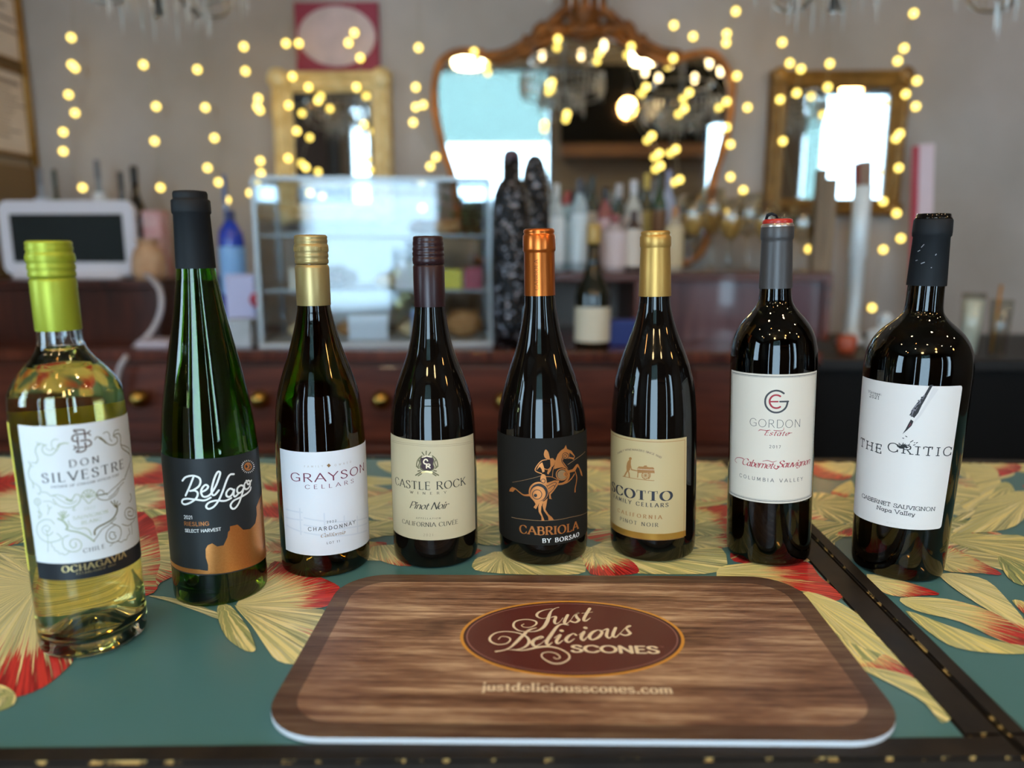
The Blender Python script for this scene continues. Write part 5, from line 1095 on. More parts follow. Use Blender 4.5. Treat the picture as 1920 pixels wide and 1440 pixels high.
# ------------------------------------------------------------------ the eight wine bottles
def dark_glass(name, c, rough=.02):
    if name in MATS: return MATS[name]
    m = mat(name, c, rough, trans=1.0, ior=1.46); return m
BOT = {1: ((-331.6, 510.3), 33.0, .5), 2: ((-270.1, 595.7), 24.39, .35), 3: ((-194.6, 654.4), 16.56, .1), 4: ((-93.1, 676.2), 7.84, .4),
       5: ((11.1, 685.8), -.93, 1.2), 6: ((118.6, 694.2), -9.69, 1.35), 7: ((228.6, 685.5), -18.44, 1.75), 8: ((338.6, 657.7), -27.24, -.5)}
PROF = {1: [(0,34),(8,36.3),(45,36.3),(104,36.5),(151,37),(171,37),(186.7,36.2),(192,34.8),(197.2,32.3),(203.4,28),(210,22.2),(214,19),(218.3,16.4),(222,15),(226,14.2),(240,13.6),(267,13.2),(292,13)],2: [(0,37),(6,38.2),(56,38),(117,38),(131,37.3),(147,36),(163,34),(178,31.4),(194,28.4),(216,24.1),(241,19.3),(258,16.6),(273,14.6),(300,13.4),(330,12.6)],3: [(0,39),(6,40.4),(47,40.5),(109,40.3),(132,39.3),(143,38.6),(153,37.4),(160,36.3),(166.5,34.6),(180,30.4),(193.7,25.7),(207,21.5),(220,18),(232,15.4),(242,14),(270,13.4),(299,13)],4: [(0,39),(6,40.3),(28,40.5),(100,40.2),(131,39.2),(147,37.4),(153,36),(160,34.2),(175,29),(187,24.4),(200,20.3),(214,17),(229,14.7),(240,13.6),(270,13.2),(298,12.6)],5: [(0,41),(6,42.4),(25,42.8),(97,42.7),(124,42),(138.5,40.4),(153,37.4),(170,32.4),(184,27.7),(198,22.9),(214.6,18.6),(231,15.5),(246,13.9),(280,13.4),(304,13)],6: [(0,39),(6,40.6),(23,41),(101,40.6),(130,40),(144.7,39.2),(161.7,37.4),(176,34.2),(190,29.8),(204,24.4),(217,19.6),(229,16.2),(237,14.6),(246,13.9),(280,13.2),(302,12.6)],7: [(0,37),(6,38.4),(27,38.6),(87,38.5),(172,38.6),(187.6,38.5),(194,38.2),(200,37.4),(206,36.2),(211,34.7),(215.5,32.8),(219.7,30.5),(223.6,27.8),(227.2,24.8),(231,21.3),(235,18.2),(238,16.4),(241.3,15),(246,14.2),(253,13.7),(290,13),(311,12.6)],8: [(0,37),(5,38.5),(18,39.2),(56,40.2),(115,42),(160,43),(177,43.3),(185,43.3),(193,42.8),(199,41.9),(204,40.4),(209,38.2),(213,35.8),(217,32.8),(221,29),(225,24.4),(228.6,20.4),(231.5,17.8),(234.5,16),(238,15.2),(243,14.8),(258,14.4),(290,13.6),(315,12.8)]}
def body_profile(prof):
    q = catmull([(r, h) for h, r in prof], False, 4)
    return [(r / 1000, h / 1000) for r, h in q]
def bottle_root(k, label_):
    (x, y), th, ln = BOT[k]
    return thing('wine_bottle', label_, 'wine bottle', (x / 1000, y / 1000, TZ + .0007 + abs(ln) * .0005), (0, radians(-ln), radians(th)), 'wine bottles lined up on the bar')
def solid_glass(k, root, m):
    q = body_profile(PROF[k]); r0 = q[0][0]
    punt = [(.0006, .022), (r0 * .35, .018), (r0 * .6, .009), (r0 * .82, .0015), (r0 * .93, 0)]
    return MB().lathe(punt + q[1:] , 96).build('bottle_glass', m, root)
def hollow_glass(k, root, m, wm, fill, wall=3.0, base=9.):
    q = body_profile(PROF[k]); r0 = q[0][0]
    punt = [(.0006, .020), (r0 * .35, .0165), (r0 * .6, .008), (r0 * .82, .0012), (r0 * .93, 0)]
    inner = [(max(r - wall / 1000, .008), h) for r, h in q if h > base / 1000 + .004]
    flo = [(.0006, .026), (r0 * .35, .0225), (r0 * .6, .0145), (r0 * .8, .009)]
    MB().lathe(punt + q[1:] + list(reversed(inner)) + list(reversed(flo)), 96).build('bottle_glass', m, root)
    win = [(r + .00012, h - .00008) for r, h in flo] + [(r + .00012, h) for r, h in inner if h < fill / 1000]
    rf = radius(PROF[k], fill) / 1000 - wall / 1000 + .00012
    MB().lathe(win + [(rf, fill / 1000)], 96).build('wine', wm, root)
def capsule(root, m, prof, name='capsule', bottom=False, seg=64):
    return MB().lathe([(r / 1000, h / 1000) for r, h in prof], seg, caps=(bottom, True)).build(name, m, root)
def screw(h0, h1, r, knurl=True):
    """screw cap outline between heights: rolled rim, thread grooves, tamper ring"""
    H = h1 - h0; P = [(r - .9, h0), (r - .1, h0 + H * .03), (r, h0 + H * .12), (r - .7, h0 + H * .18), (r + .1, h0 + H * .24), (r + .1, h0 + H * .33), (r - .5, h0 + H * .38), (r + .2, h0 + H * .43), (r + .25, h0 + H * .62),
         (r - .2, h0 + H * .66), (r - .8, h0 + H * .70), (r - .3, h0 + H * .75), (r - .2, h0 + H * .82), (r - .8, h0 + H * .86), (r - .3, h0 + H * .9), (r - .5, h0 + H * .96), (r - 1.6, h1 - .1), (r - 2.6, h1 + .05), (r - 4, h1 - .3)]
    return P
def knurls(root, m, r, h0, h1, n=60):
    mb = MB()
    for i in range(n):
        a = 2 * pi * i / n; M = Matrix.Rotation(a, 4, 'Z') @ Matrix.Translation((0, -r / 1000, 0))
        mb.box(-.00035, .00035, -.00025, .0006, h0 / 1000, h1 / 1000, M=M)
    return mb.build('knurled_band', m, root)

# --- 1 clear bottle of white wine
b = bottle_root(1, 'clear glass bottle of pale yellow wine with lime green screw cap, at the far left')
clear = mat('clear_bottle_glass', (.97, .985, .97), .005, trans=1, ior=1.5)
white_wine = mat('white_wine', (.99, .87, .36), .0, trans=1, ior=1.34)
hollow_glass(1, b, clear, white_wine, 221)
lime = mat('lime_metal', '#a3ad30', .42, .4)
capsule(b, lime, [(14.3, 232.5), (14.45, 233), (14.5, 266), (14.3, 267.4), (13.8, 268.4), (13, 269)])
sc_ = capsule(b, lime, screw(269, 294, 14.7), 'screw_cap', True); knurls(sc_, lime, 14.9, 280.2, 283.6)
cream_label = mat('white_label', '#dfe4e8', .5)
C1 = [(-34.6, 62), (58, 57.5), (58, 169.5), (-34.6, 172.3)]
band = [(-34.6, 62), (58, 57.5), (58, 70.2), (-34.6, 74.4)]
o = label(1, PROF[1], b, C1, cream_label, [(mat('navy_band', '#15171d', .45), 0, band, None)])
C1b = [(72, 64), (184, 64), (184, 172), (72, 172)]
o = label(1, PROF[1], b, C1b, mat('yellow_back_label', '#f2e55f', .6), name='back_label', art=False); o['label'] = 'yellow back label seen through the glass'

# --- 2 green flute bottle
b = bottle_root(2, 'tall slender green glass bottle with matte black capsule and black and copper label')
green = mat('green_bottle_glass', (.13, .34, .02), .008, trans=1, ior=1.5)
green_wine = mat('riesling_wine', (.80, .80, .35), 0, trans=1, ior=1.34)
hollow_glass(2, b, green, green_wine, 264)
matte_black = mat('matte_black_foil', '#14171b', .6, 0, spec=.25)
capsule(b, matte_black, [(15.0, 273.4), (15.05, 274), (13.7, 315.5), (14.6, 316.6), (14.8, 318), (14.6, 326), (14.1, 326.8), (12.9, 327.4), (12.9, 329), (13.0, 331.6), (12.2, 333.4), (8, 333.9), (2, 333.6)])
C2 = [(-78, 30.5), (78, 22.8), (78, 122.6), (-78, 127)]
bandc = [(-78, 30.5), (-44, 29.6), (-16.3, 28.8), (20, 26.4), (57, 23.5), (78, 22.8), (78, 60), (62, 72), (56, 52), (40, 30.5), (0, 31.5), (-16, 32.2), (-44, 33.4), (-78, 34)]
lo2 = [(-78, 30.5), (-44, 29.8), (-16.3, 28.6), (10, 27), (-16.3, 32.4), (-44, 33.6), (-78, 34.2)]
fill2 = [(-14, 28.6), (20, 26.7), (57, 24), (78, 22.9), (78, 76), (56.5, 74), (50, 45), (30, 42), (10, 36), (-12, 32)]
charcoal_paper = mat('charcoal_label', '#1f2225', .5, spec=.35)
label(2, PROF[2], b, C2, charcoal_paper, [(ink('copper_foil'), 0, lo2, None)])

# --- 3 dark chardonnay
b = bottle_root(3, 'dark bottle with gold screw cap and plain white label with maroon lettering')
olive_glass = dark_glass('olive_dark_glass', (.045, .034, .005))
solid_glass(3, b, olive_glass)
gold_m = mat('gold_metal', '#b39c68', .38, .65)
capsule(b, gold_m, [(14.7, 240), (14.8, 240.5), (14.7, 272.5), (14.4, 273.8), (13.7, 275), (13, 276)])
sc_ = capsule(b, gold_m, screw(276, 301, 14.5), 'screw_cap', True); knurls(sc_, gold_m, 14.7, 287, 290.5)
C3 = [(-41.5, 22.3), (64, 18.5), (64, 114.5), (-42.5, 116.4)]
label(3, PROF[3], b, C3, mat('bright_white_label', '#dee2ea', .5))

# --- 4 dark pinot
black_glass = mat('black_red_wine_glass', (.0035, .0025, .002), .02, ior=1.45)
b = bottle_root(4, 'dark bottle with brown ribbed screw cap and beige label with a shield crest')
solid_glass(4, b, black_glass)
brown_m = mat('brown_metal', '#301a1d', .32, .2)
capsule(b, brown_m, [(14.2, 237.3), (14.25, 238), (14.2, 273), (13.6, 274.3), (13, 275)])
sc_ = capsule(b, brown_m, [(13.3, 275), (14.2, 276), (14.5, 278.5), (14.4, 281), (13.7, 282), (14.3, 283.2), (14.4, 285.5), (13.6, 286.7), (14.2, 288), (14.2, 290), (13.4, 291.2), (13.9, 292.6), (13.8, 295), (13.2, 296), (13.6, 297.2), (13.3, 299.3), (12.2, 300.2), (6, 300.4), (2, 300.2)], 'screw_cap', True)
C4 = [(-55, 27.9), (48, 27.3), (48, 120.4), (-55, 121.9)]
beige_label = mat('beige_label', '#c9bb99', .55)
label(4, PROF[4], b, C4, beige_label)

# --- 5 copper topped bottle
b = bottle_root(5, 'dark bottle with shiny copper foil top and black label showing a copper horse and rider')
solid_glass(5, b, black_glass)
copper_m = mat('copper_metal', '#c96a2c', .28, .85)
cp = capsule(b, copper_m, [(14.2, 246.5), (14.25, 247), (13.9, 285), (14.1, 286), (14.85, 287), (14.95, 288.5), (14.8, 300), (14.2, 301.2), (13.5, 302.2), (14.2, 303.4), (14.0, 305.4), (12.6, 306.6), (6, 306.9), (2, 306.7)])
mb = MB(); W_ = text_polys('CABRIOLA', 'serif', 0, 27, 3.4)
for V, F in W_: mb.add([Vector((14.28 * sin((-y - 1.2) / 14.2) / 1000, -14.28 * cos((-y - 1.2) / 14.2) / 1000, (252 + x) / 1000)) for x, y in V], F, 0, True)
mb.keep = True; e = mb.build('embossed_lettering', mat('dark_copper', '#6e3414', .4, .7), cp)
C5 = [(-80, 20.5), (80, 20.5), (80, 121.5), (-80, 121.5)]
label(5, PROF[5], b, C5, mat('black_label', '#1a1815', .75, spec=.2))

# --- 6 gold capsule bottle
b = bottle_root(6, 'dark bottle with smooth gold foil capsule and cream label with a man pushing a cart')
solid_glass(6, b, black_glass)
foil = mat('gold_foil', '#bd944f', .4, .65)
capsule(b, foil, [(14.9, 245.5), (14.95, 246), (14.3, 270), (13.5, 289), (13.6, 290), (14.2, 291.4), (14.25, 299), (13.6, 300.4), (12.9, 301.4), (13.4, 302.6), (13.0, 304.2), (11.6, 305), (6, 305.1), (2, 304.9)])
C6 = [(-62, 22.5), (34.6, 22.9), (34.2, 118.3), (-62, 118.6)]
band6 = [(-62, 22.5), (34.6, 22.9), (34.5, 28.6), (-62, 28.4)]
label(6, PROF[6], b, C6, mat('cream_label', '#bca678', .55), [(mat('gold_band', '#b98a3a', .35, .6), 0, band6, None)] + frame_lines([(-62, 20), (34.6, 20), (34.2, 118.3), (-62, 118.6)], 2.4, .5, 'cart_ink'))

# --- 7 grey capsule bordeaux
b = bottle_root(7, 'dark square shouldered bottle with cut grey capsule, red top and framed cream label')
solid_glass(7, b, dark_glass('brown_black_glass', (.010, .006, .002)))
grey_foil = mat('grey_foil', '#4b4848', .42, .4)
P_ = [(14.4, 253), (14.45, 253.4)] + [(14.35 - .9 * (h - 254) / 42 + (.12 if i % 2 else 0), h) for i, h in enumerate([254 + 1.1 * j for j in range(37)])] + [(13.4, 295.8), (14.2, 297.2), (14.45, 299.5), (14.3, 306.5), (13.9, 308)]
MB().lathe([(r / 1000, h / 1000) for r, h in P_], 64, caps=(False, False)).build('capsule', grey_foil, b)
MB().lathe([(.0138, .3072), (.0142, .3088), (.0135, .3102), (.0131, .3108)], 64, caps=(False, False)).build('cut_foil_edge', mat('bright_foil', '#b9aca2', .3, .8), b)
MB().lathe([(.0129, .3085), (.0131, .3125), (.0127, .3142), (.011, .3148), (.003, .3146)], 48).build('wax_top', mat('red_wax', '#b02a20', .3), b)
MB().tube([(-.010, -.002, .3145), (-.0085, -.004, .3185), (-.005, -.0055, .3195), (-.0015, -.004, .318), (.0, 0, .3155)], [.0012, .0016, .0014, .0012, .0008], 6).build('foil_curl', matte_black, b)
C7 = [(-46, 59.6), (49.5, 61.5), (50, 179.6), (-46.5, 178.9)]
label(7, PROF[7], b, C7, mat('warm_white_label', '#d4cabb', .5), frame_lines(C7, 1.9, .55, 'grey_ink') + frame_lines(C7, 2.9, .25, 'grey_ink'))

# --- 8 heavy bordeaux
b = bottle_root(8, 'heavy tapered dark bottle with scuffed black capsule, white label showing an ink pen')
solid_glass(8, b, dark_glass('brown_black_glass', (.010, .006, .002)))
cp = capsule(b, matte_black, [(15.6, 257.6), (15.65, 258.2), (14.3, 298.6), (15.2, 299.8), (15.4, 303), (15.1, 312.5), (14.6, 313.6), (13.2, 314.2)])
MB().lathe([(.0141, .3136), (.0145, .3144), (.0137, .3150), (.0132, .3175), (.0128, .3182), (.011, .3178), (.003, .3172)], 48).build('glass_lip', black_glass, b)
mb = MB()
for (s_, h_, l_, a_) in ((-6.2, 291.2, 3.4, .9), (-4.5, 277, 3.2, .45), (4.6, 284, 1.6, 1.0), (2.2, 273.2, .8, 0), (-9, 287, 2.5, .5), (-10, 279, 2, .3)):
    P = [(s_ - l_ / 2 * cos(a_), h_ - l_ / 2 * sin(a_)), (s_ + l_ / 2 * cos(a_), h_ + l_ / 2 * sin(a_))]
    V, F = strip(resample(P, .5), [.7] * len(resample(P, .5)))
    mb.add([Vector(((radius([(257, 15.7), (299, 14.5), (314, 15)], y) + .06) / 1000 * sin(x / 15), -(radius([(257, 15.7), (299, 14.5), (314, 15)], y) + .06) / 1000 * cos(x / 15), y / 1000)) for x, y in V], F)
mb.keep = True; mb.build('scuff_marks', mat('scuffed_foil', '#8a8d92', .5), cp)
C8 = [(-60, 46.5), (36.2, 50.4), (37.2, 177), (-57, 175.6)]
label(8, PROF[8], b, C8, mat('soft_white_label', '#dad4d0', .5), rad=3.)

# ------------------------------------------------------------------ placemat
mat_wood = bpy.data.materials.new('printed_wood'); mat_wood.use_nodes = True
def printed_wood(m, dark):
    nt = m.node_tree; N = nt.nodes; L = nt.links; p = N['Principled BSDF']; p.inputs['Roughness'].default_value = .4; p.inputs['Specular IOR Level'].default_value = .3
    tc = N.new('ShaderNodeTexCoord')
    def noise(sx, sy, scale, det=8, dist=.4):
        mp = N.new('ShaderNodeMapping'); mp.inputs['Scale'].default_value = (sx, sy, 1); L.new(tc.outputs['Object'], mp.inputs[0])
        n = N.new('ShaderNodeTexNoise'); n.inputs['Scale'].default_value = scale; n.inputs['Detail'].default_value = det; n.inputs['Distortion'].default_value = dist; L.new(mp.outputs[0], n.inputs['Vector']); return n.outputs[0]
    a = noise(4.5, 120, 1.5, 9, .35); b_ = noise(40, 640, 1.3, 6, .3); c = noise(6, 24, 1.4, 7, .8)
    r = N.new('ShaderNodeValToRGB'); E = r.color_ramp.elements; E[0].position = .2; E[1].position = .84
    E[0].color = lin('#4d3022'); E[1].color = lin('#e2c3a2'); e = E.new(.5); e.color = lin('#967059')
    def add(x, y, k):
        n = N.new('ShaderNodeMath'); n.operation = 'MULTIPLY_ADD'; L.new(y, n.inputs[0]); n.inputs[1].default_value = k; L.new(x, n.inputs[2]); return n.outputs[0]
    s = N.new('ShaderNodeMath'); s.operation = 'SUBTRACT'; L.new(add(add(a, b_, .75), c, .9), s.inputs[0]); s.inputs[1].default_value = .81
    L.new(s.outputs[0], r.inputs[0])
    # wood colour is palest round the emblem and browner toward its border
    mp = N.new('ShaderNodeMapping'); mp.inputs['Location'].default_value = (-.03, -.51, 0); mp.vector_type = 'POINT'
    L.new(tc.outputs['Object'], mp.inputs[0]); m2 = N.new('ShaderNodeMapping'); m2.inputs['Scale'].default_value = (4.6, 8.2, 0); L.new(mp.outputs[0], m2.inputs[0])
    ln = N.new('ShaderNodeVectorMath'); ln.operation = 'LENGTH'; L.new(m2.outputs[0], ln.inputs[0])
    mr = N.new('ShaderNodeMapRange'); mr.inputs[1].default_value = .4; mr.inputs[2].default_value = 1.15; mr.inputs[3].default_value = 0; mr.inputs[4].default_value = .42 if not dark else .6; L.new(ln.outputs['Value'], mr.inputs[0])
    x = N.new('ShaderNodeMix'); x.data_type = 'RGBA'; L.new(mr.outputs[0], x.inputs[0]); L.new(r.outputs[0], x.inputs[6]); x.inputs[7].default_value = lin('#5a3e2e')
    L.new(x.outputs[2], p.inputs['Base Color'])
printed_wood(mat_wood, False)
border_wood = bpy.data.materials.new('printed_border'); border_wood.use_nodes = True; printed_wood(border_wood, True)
_nt = border_wood.node_tree; _pp = _nt.nodes['Principled BSDF']; _lk = _pp.inputs['Base Color'].links[0].from_socket
_mx = _nt.nodes.new('ShaderNodeMix'); _mx.data_type = 'RGBA'; _mx.inputs[0].default_value = .62; _mx.inputs[7].default_value = lin('#3b2a20'); _nt.links.new(_lk, _mx.inputs[6]); _nt.links.new(_mx.outputs[2], _pp.inputs['Base Color'])
MX0, MX1, MY0, MY1 = -.1655, .2285, .3925, .6165
SK = .018
def matpt(x, y): return (x, y + SK * (x - .03))
def rrect(inset, r, n=9):
    P = []
    for cx, cy, a0 in ((MX1 - inset - r, MY1 - inset - r, 0), (MX0 + inset + r, MY1 - inset - r, 90), (MX0 + inset + r, MY0 + inset + r, 180), (MX1 - inset - r, MY0 + inset + r, 270)):
        for i in range(n + 1):
            a = radians(a0 + 90 * i / n); P.append(matpt(cx + r * cos(a), cy + r * sin(a)))
    return P
pm = thing('placemat', 'brown wood-print placemat with a maroon oval emblem, lying before the bottles', 'placemat', (0, 0, TZ + .0013))
out_, inn = rrect(0, .040), rrect(.0145, .030)
n = len(out_); mb = MB()
foam = mat('pale_foam_edge', '#cfd6dc', .7)
T1 = .0036
v = [(x, y, T1) for x, y in out_] + [(x, y, T1) for x, y in inn]
mb.add(v, [(i, (i + 1) % n, n + (i + 1) % n, n + i) for i in range(n)] , 1); mb.add([(x, y, T1) for x, y in inn], [tuple(range(n))], 0)
v = [(x, y, T1) for x, y in out_] + [(x, y, 0) for x, y in out_]
mb.add(v, [(i, n + i, n + (i + 1) % n, (i + 1) % n) for i in range(n)], 2); mb.add([(x, y, 0) for x, y in out_], [tuple(range(n - 1, -1, -1))], 2)
mb.keep = True
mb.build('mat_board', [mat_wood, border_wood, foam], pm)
mb = MB(); mats = []; idx = {}
OC = (30., 512.5); ORX, ORY = 83.5, 55.5
def oval(k): return [(OC[0] + (ORX - k) * cos(2 * pi * i / 72), OC[1] + (ORY - k) * sin(2 * pi * i / 72) + .02 * (ORX - k) * cos(2 * pi * i / 72)) for i in range(72)]
art = []
for k0, k1, m, lay in ((0, 2.4, mat('oval_gold', '#d99a3a', .4), 0), (2.4, 4.6, mat('oval_dark', '#4a1f1c', .4), 0), (4.6, 5.6, mat('oval_rose', '#9a6a68', .4), 0), (5.6, None, mat('oval_maroon', '#5f2a25', .4), 0)):
    A = oval(k0)
    if k1 is None: art.append((m, lay, A, [tuple(range(72))]))
    else:
        B_ = oval(k1); art.append((m, lay, A + B_, [(i, (i + 1) % 72, 72 + (i + 1) % 72, 72 + i) for i in range(72)]))
art += art_polys(MAT_ART)
for pn, (col, lay, V, F) in enumerate(art):
    key = col if isinstance(col, str) else col.name
    if key not in idx: idx[key] = len(mats); mats.append(ink(col) if isinstance(col, str) else col)
    if F is None: V, F = flat_faces(V, F, 50)
    Fo = []
    for f in F:
        ar = sum(V[f[i - 1]][0] * V[f[i]][1] - V[f[i]][0] * V[f[i - 1]][1] for i in range(len(f)))
        Fo.append(tuple(f) if ar > 0 else tuple(reversed(f)))
    mb.add([(x / 1000, y / 1000, T1 + .00006 + .00004 * lay + (pn % 6) * 4e-6) for x, y in V], Fo, idx[key])
mb.keep = True
mb.build('emblem', mats, pm)
# ------------------------------------------------------------------ the back bar
mahog = wood('mahogany', '#3a180f', '#6e3726', 4, (1, 1, 10), .36, .1)
mahog2 = wood('dark_mahogany', '#2a130d', '#4d2418', 4, (8, 1, 1), .38, .1)
brass = mat('brass', '#b08a45', .25, 1)
marble = mat('pale_counter', '#b9aba4', .3, noise=(6, '#9d8f8a', .8))
YF, YW = 1.95, R_['y1']
zc = at(700, 657, YF).z            # lower counter height
zs = at(120, 524, 2.2).z           # raised shelf height
xa = PX + .002; xb = at(1545, 600, YF).x
sb = thing('sideboard', 'long reddish mahogany back bar with brass drawer knobs, under the pastry case', 'sideboard', (0, YF, 0))
MB().box(xa, xb, .03, YW - YF - .002, .08, zc - .03).build('cabinet_body', mahog, sb)
MB().box(xa, xb, -.01, YW - YF - .002, zc - .03, zc, bev=.004).build('worktop', wood('worktop_wood', '#3d1a12', '#6b3524', 4, (8, 1, 1), .25, .3), sb)
MB().box(xa + .03, xb - .03, .06, .3, 0, .08).build('plinth', mahog2, sb)
dw = .33; cx_ = at(490, 750, YF).x
while cx_ - dw * 1.5 > xa: cx_ -= dw
while cx_ + dw / 2 < xb:
    for z0, z1 in ((zc - .25, zc - .045), (zc - .56, zc - .27), (zc - .9, zc - .58)):
        d = MB().box(cx_ - dw / 2 + .012, cx_ + dw / 2 - .012, .008, .03, z0, z1, bev=.004).build('drawer', mahog, sb)
        MB().ball((cx_, -.014, (z0 + z1) / 2 + .015), .026, 16, 10).tube([(cx_, 0, (z0 + z1) / 2 + .015), (cx_, .01, (z0 + z1) / 2 + .015)], .012).build('drawer_knob', brass, d)
    cx_ += dw
xl = at(315, 570, 2.18).x
rs = thing('shelf_riser', 'dark mahogany raised shelf at the left, carrying the white tablet', 'shelf', (0, 2.12, zc + .0005))
MB().box(xa, xl, .0, YW - 2.123, zs - zc - .022, zs - zc, bev=.003).build('top_board', mahog2, rs)
MB().box(xa, xl - .02, .02, .04, 0, zs - zc - .022).build('front_board', mahog2, rs)
MB().box(xl - .02, xl, .0, YW - 2.123, 0, zs - zc - .022).build('side_board', mahog2, rs)
x1, x2 = at(1050, 600, 2.2).x, at(1556, 600, 2.2).x; zr = at(1300, 512, 2.2).z
rr_ = thing('bottle_shelf', 'mahogany raised shelf right of the dark figure, crowded with bottles and glasses', 'shelf', (0, 2.2, zc + .0005))
MB().box(x1 - .06, x2, 0, YW - 2.275, zr - zc - .025, zr - zc, bev=.003).build('top_board', mahog, rr_)
MB().box(x1 + .24, x2 - .02, .02, .04, 0, zr - zc - .025).build('front_board', wood('plum_board', '#4b3236', '#6d4e50', 3, (8, 1, 1), .22, .4), rr_)
xm = at(1500, 580, 2.2).x
MB().box(xm - .035, xm + .035, .012, .022, .02, zr - zc - .03).build('inset_panel', mat('oxblood', '#4a1216', .3), rr_)
MB().box(x1 + .22, x1 + .24, .0, YW - 2.203, 0, zr - zc - .025).build('side_board', mahog, rr_); MB().box(x2 - .02, x2, .0, YW - 2.203, 0, zr - zc - .025).build('side_board', mahog, rr_)

# white tablet till on the raised shelf
p0, p1 = at(6, 525, 2.25), at(252, 372, 2.25)
t = thing('tablet_till', 'white framed tablet with black screen standing on the left shelf', 'tablet', ((p0.x + p1.x) / 2, 2.25, zs + .0005))
w, h = (p1.x - p0.x) / 2 * .965, (p1.z - zs) * .975
whp = mat('white_plastic', '#d5d3dc', .35)
def rr2(w, z0, z1, r, n=6):
    P = []
    for cx, cz, a0 in ((w - r, z1 - r, 0), (-w + r, z1 - r, 90), (-w + r, z0 + r, 180), (w - r, z0 + r, 270)):
        for i in range(n + 1): a = radians(a0 + 90 * i / n); P.append((cx + r * cos(a), cz + r * sin(a)))
    return P
MB().prism(rr2(w, .012, h, .03), 0, .018).build('case', whp, t)
MB().prism([(-w + .035, .05), (w - .035, .05), (w - .035, h - .04), (-w + .035, h - .04)], -.002, .001).build('screen', mat('dark_screen', '#1f2628', .25), t)
MB().box(-w * .8, w * .8, -.03, .12, 0, .014, bev=.004).build('stand', whp, t)
cab = MB().tube(catmull([at(272, 520, 2.17) + Vector((0, 0, .012)), at(298, 540, 2.09), at(302, 580, 2.07), at(285, 620, 2.06), at(255, 650, 2.02), at(235, 672, 1.935), at(222, 700, 1.93), at(212, 760, 1.93)], False, 6), .008, 8).build('power_cable', mat('white_cable', '#b5aeb2', .5))
tag(cab, 'white power cable drooping from the tablet over the sideboard front', 'cable')

# framed menus on the partition
gilt_d = mat('gilt_dark', '#7d5a25', .4, .6, noise=(40, '#a47b38', .8))
paper_m = mat('menu_paper', '#e3d4c6', .7, noise=(9, '#d3c2b2', .6))
scrib = mat('menu_print', '#7d6b60', .7)
def menu(y0, y1, z0, z1, label_):
    t = thing('framed_menu', label_, 'framed menu', (PX + .001, (y0 + y1) / 2, (z0 + z1) / 2))
    a, c = (y1 - y0) / 2, (z1 - z0) / 2; f = .013
    mb = MB(); mb.box(0, .02, -a, a, -c, -c + f); mb.box(0, .02, -a, a, c - f, c); mb.box(0, .02, -a, -a + f, -c + f, c - f); mb.box(0, .02, a - f, a, -c + f, c - f); mb.build('frame', gilt_d, t)
    mb = MB(); mb.box(.001, .006, -a + f, a - f, -c + f, c - f, 0)
    for i in range(9): mb.box(.006, .0064, -a * .6 + rnd.uniform(0, .02), a * rnd.uniform(.1, .6), c * .62 - i * c * .15, c * .62 - i * c * .15 + c * (.09 if i == 0 else .035), 1)
    mb.build('printed_sheet', [paper_m, scrib], t)
za = atx(84, 150, PX); zb = atx(84, 305, PX)
menu(2.17, za.y + .01, za.z + .012, za.z + .5, 'upper gilt framed menu sheet on the beige partition')
menu(2.17, za.y + .01, zb.z, za.z - .002, 'lower gilt framed menu sheet on the beige partition')
struct(MB().box(PX, PX + .012, 1.36, R_['y1'] - .001, zc + .01, zb.z - .03).build('trim_1', mat('ochre_wainscot', '#7d6443', .6)))
struct(MB().tube([(PX + .014, R_['y1'] - .014, zc + .02), (PX + .014, R_['y1'] - .014, 2.9)], .012, 8).build('trim_2', gilt_d))

# mirrors
mirror_m = mat('mirror_silver', '#dfe3e2', .02, 1.0)
gilt = mat('gilt', '#b0713a', .45, .45, noise=(30, '#7d4a1f', .8))
gilt2 = mat('pale_gilt', '#e0cc9a', .5, .12, noise=(24, '#bf9f64', .8)); gilt3 = mat('antique_gilt', '#8d6a35', .5, .35, noise=(24, '#6a4a20', .8))
def framed_mirror(xl_, xr_, yt_, yb_, px_in, label_, m, tilt=0, yaw=0):
    a, c = at(xl_, yt_, YW - .06), at(xr_, yb_, YW - .06)
    t = thing('gilt_mirror', label_, 'mirror', ((a.x + c.x) / 2, YW - .075 if tilt or yaw else YW - .045, (a.z + c.z) / 2), (radians(tilt), 0, radians(yaw)))
    W_, H_ = (c.x - a.x) / 2, (a.z - c.z) / 2; f = px_in / 1387 * YW
    P = []
    prof_ = [(0, .035), (.006, -.01), (f * .3, -.018), (f * .55, -.004), (f * .75, -.008), (f, .012), (f, .03)]
    for (s0, s1, ax) in ((-1, 1, 'x'),):
        pass
    mb = MB(); C4_ = [(-W_, -H_), (W_, -H_), (W_, H_), (-W_, H_)]; vs = []; fs = []
    for d, y in prof_:
        for sx, sz in ((-1, -1), (1, -1), (1, 1), (-1, 1)): vs.append((sx * (W_ - d), y, sz * (H_ - d)))
    for j in range(len(prof_) - 1):
        for i in range(4): fs.append((j * 4 + i, j * 4 + (i + 1) % 4, (j + 1) * 4 + (i + 1) % 4, (j + 1) * 4 + i))
    mb.add(vs, fs)
    for sx, sz in ((-1, 1), (1, 1), (1, -1), (-1, -1)):
        mb.ball((sx * (W_ - f * .4), -.012, sz * (H_ - f * .4)), f * .5, 12, 8, sz=(1, .5, 1))
    mb.build('frame', m, t)
    MB().box(-W_ + f * .9, W_ - f * .9, .013, .018, -H_ + f * .9, H_ - f * .9).build('mirror_glass', mirror_m, t)
    return t
framed_mirror(502, 737, 130, 420, 36, 'left rectangular mirror in a pale gold frame, below the red sign', gilt2)
framed_mirror(1452, 1690, 128, 404, 30, 'right rectangular mirror in an antique gold frame', gilt3, 0, 0)
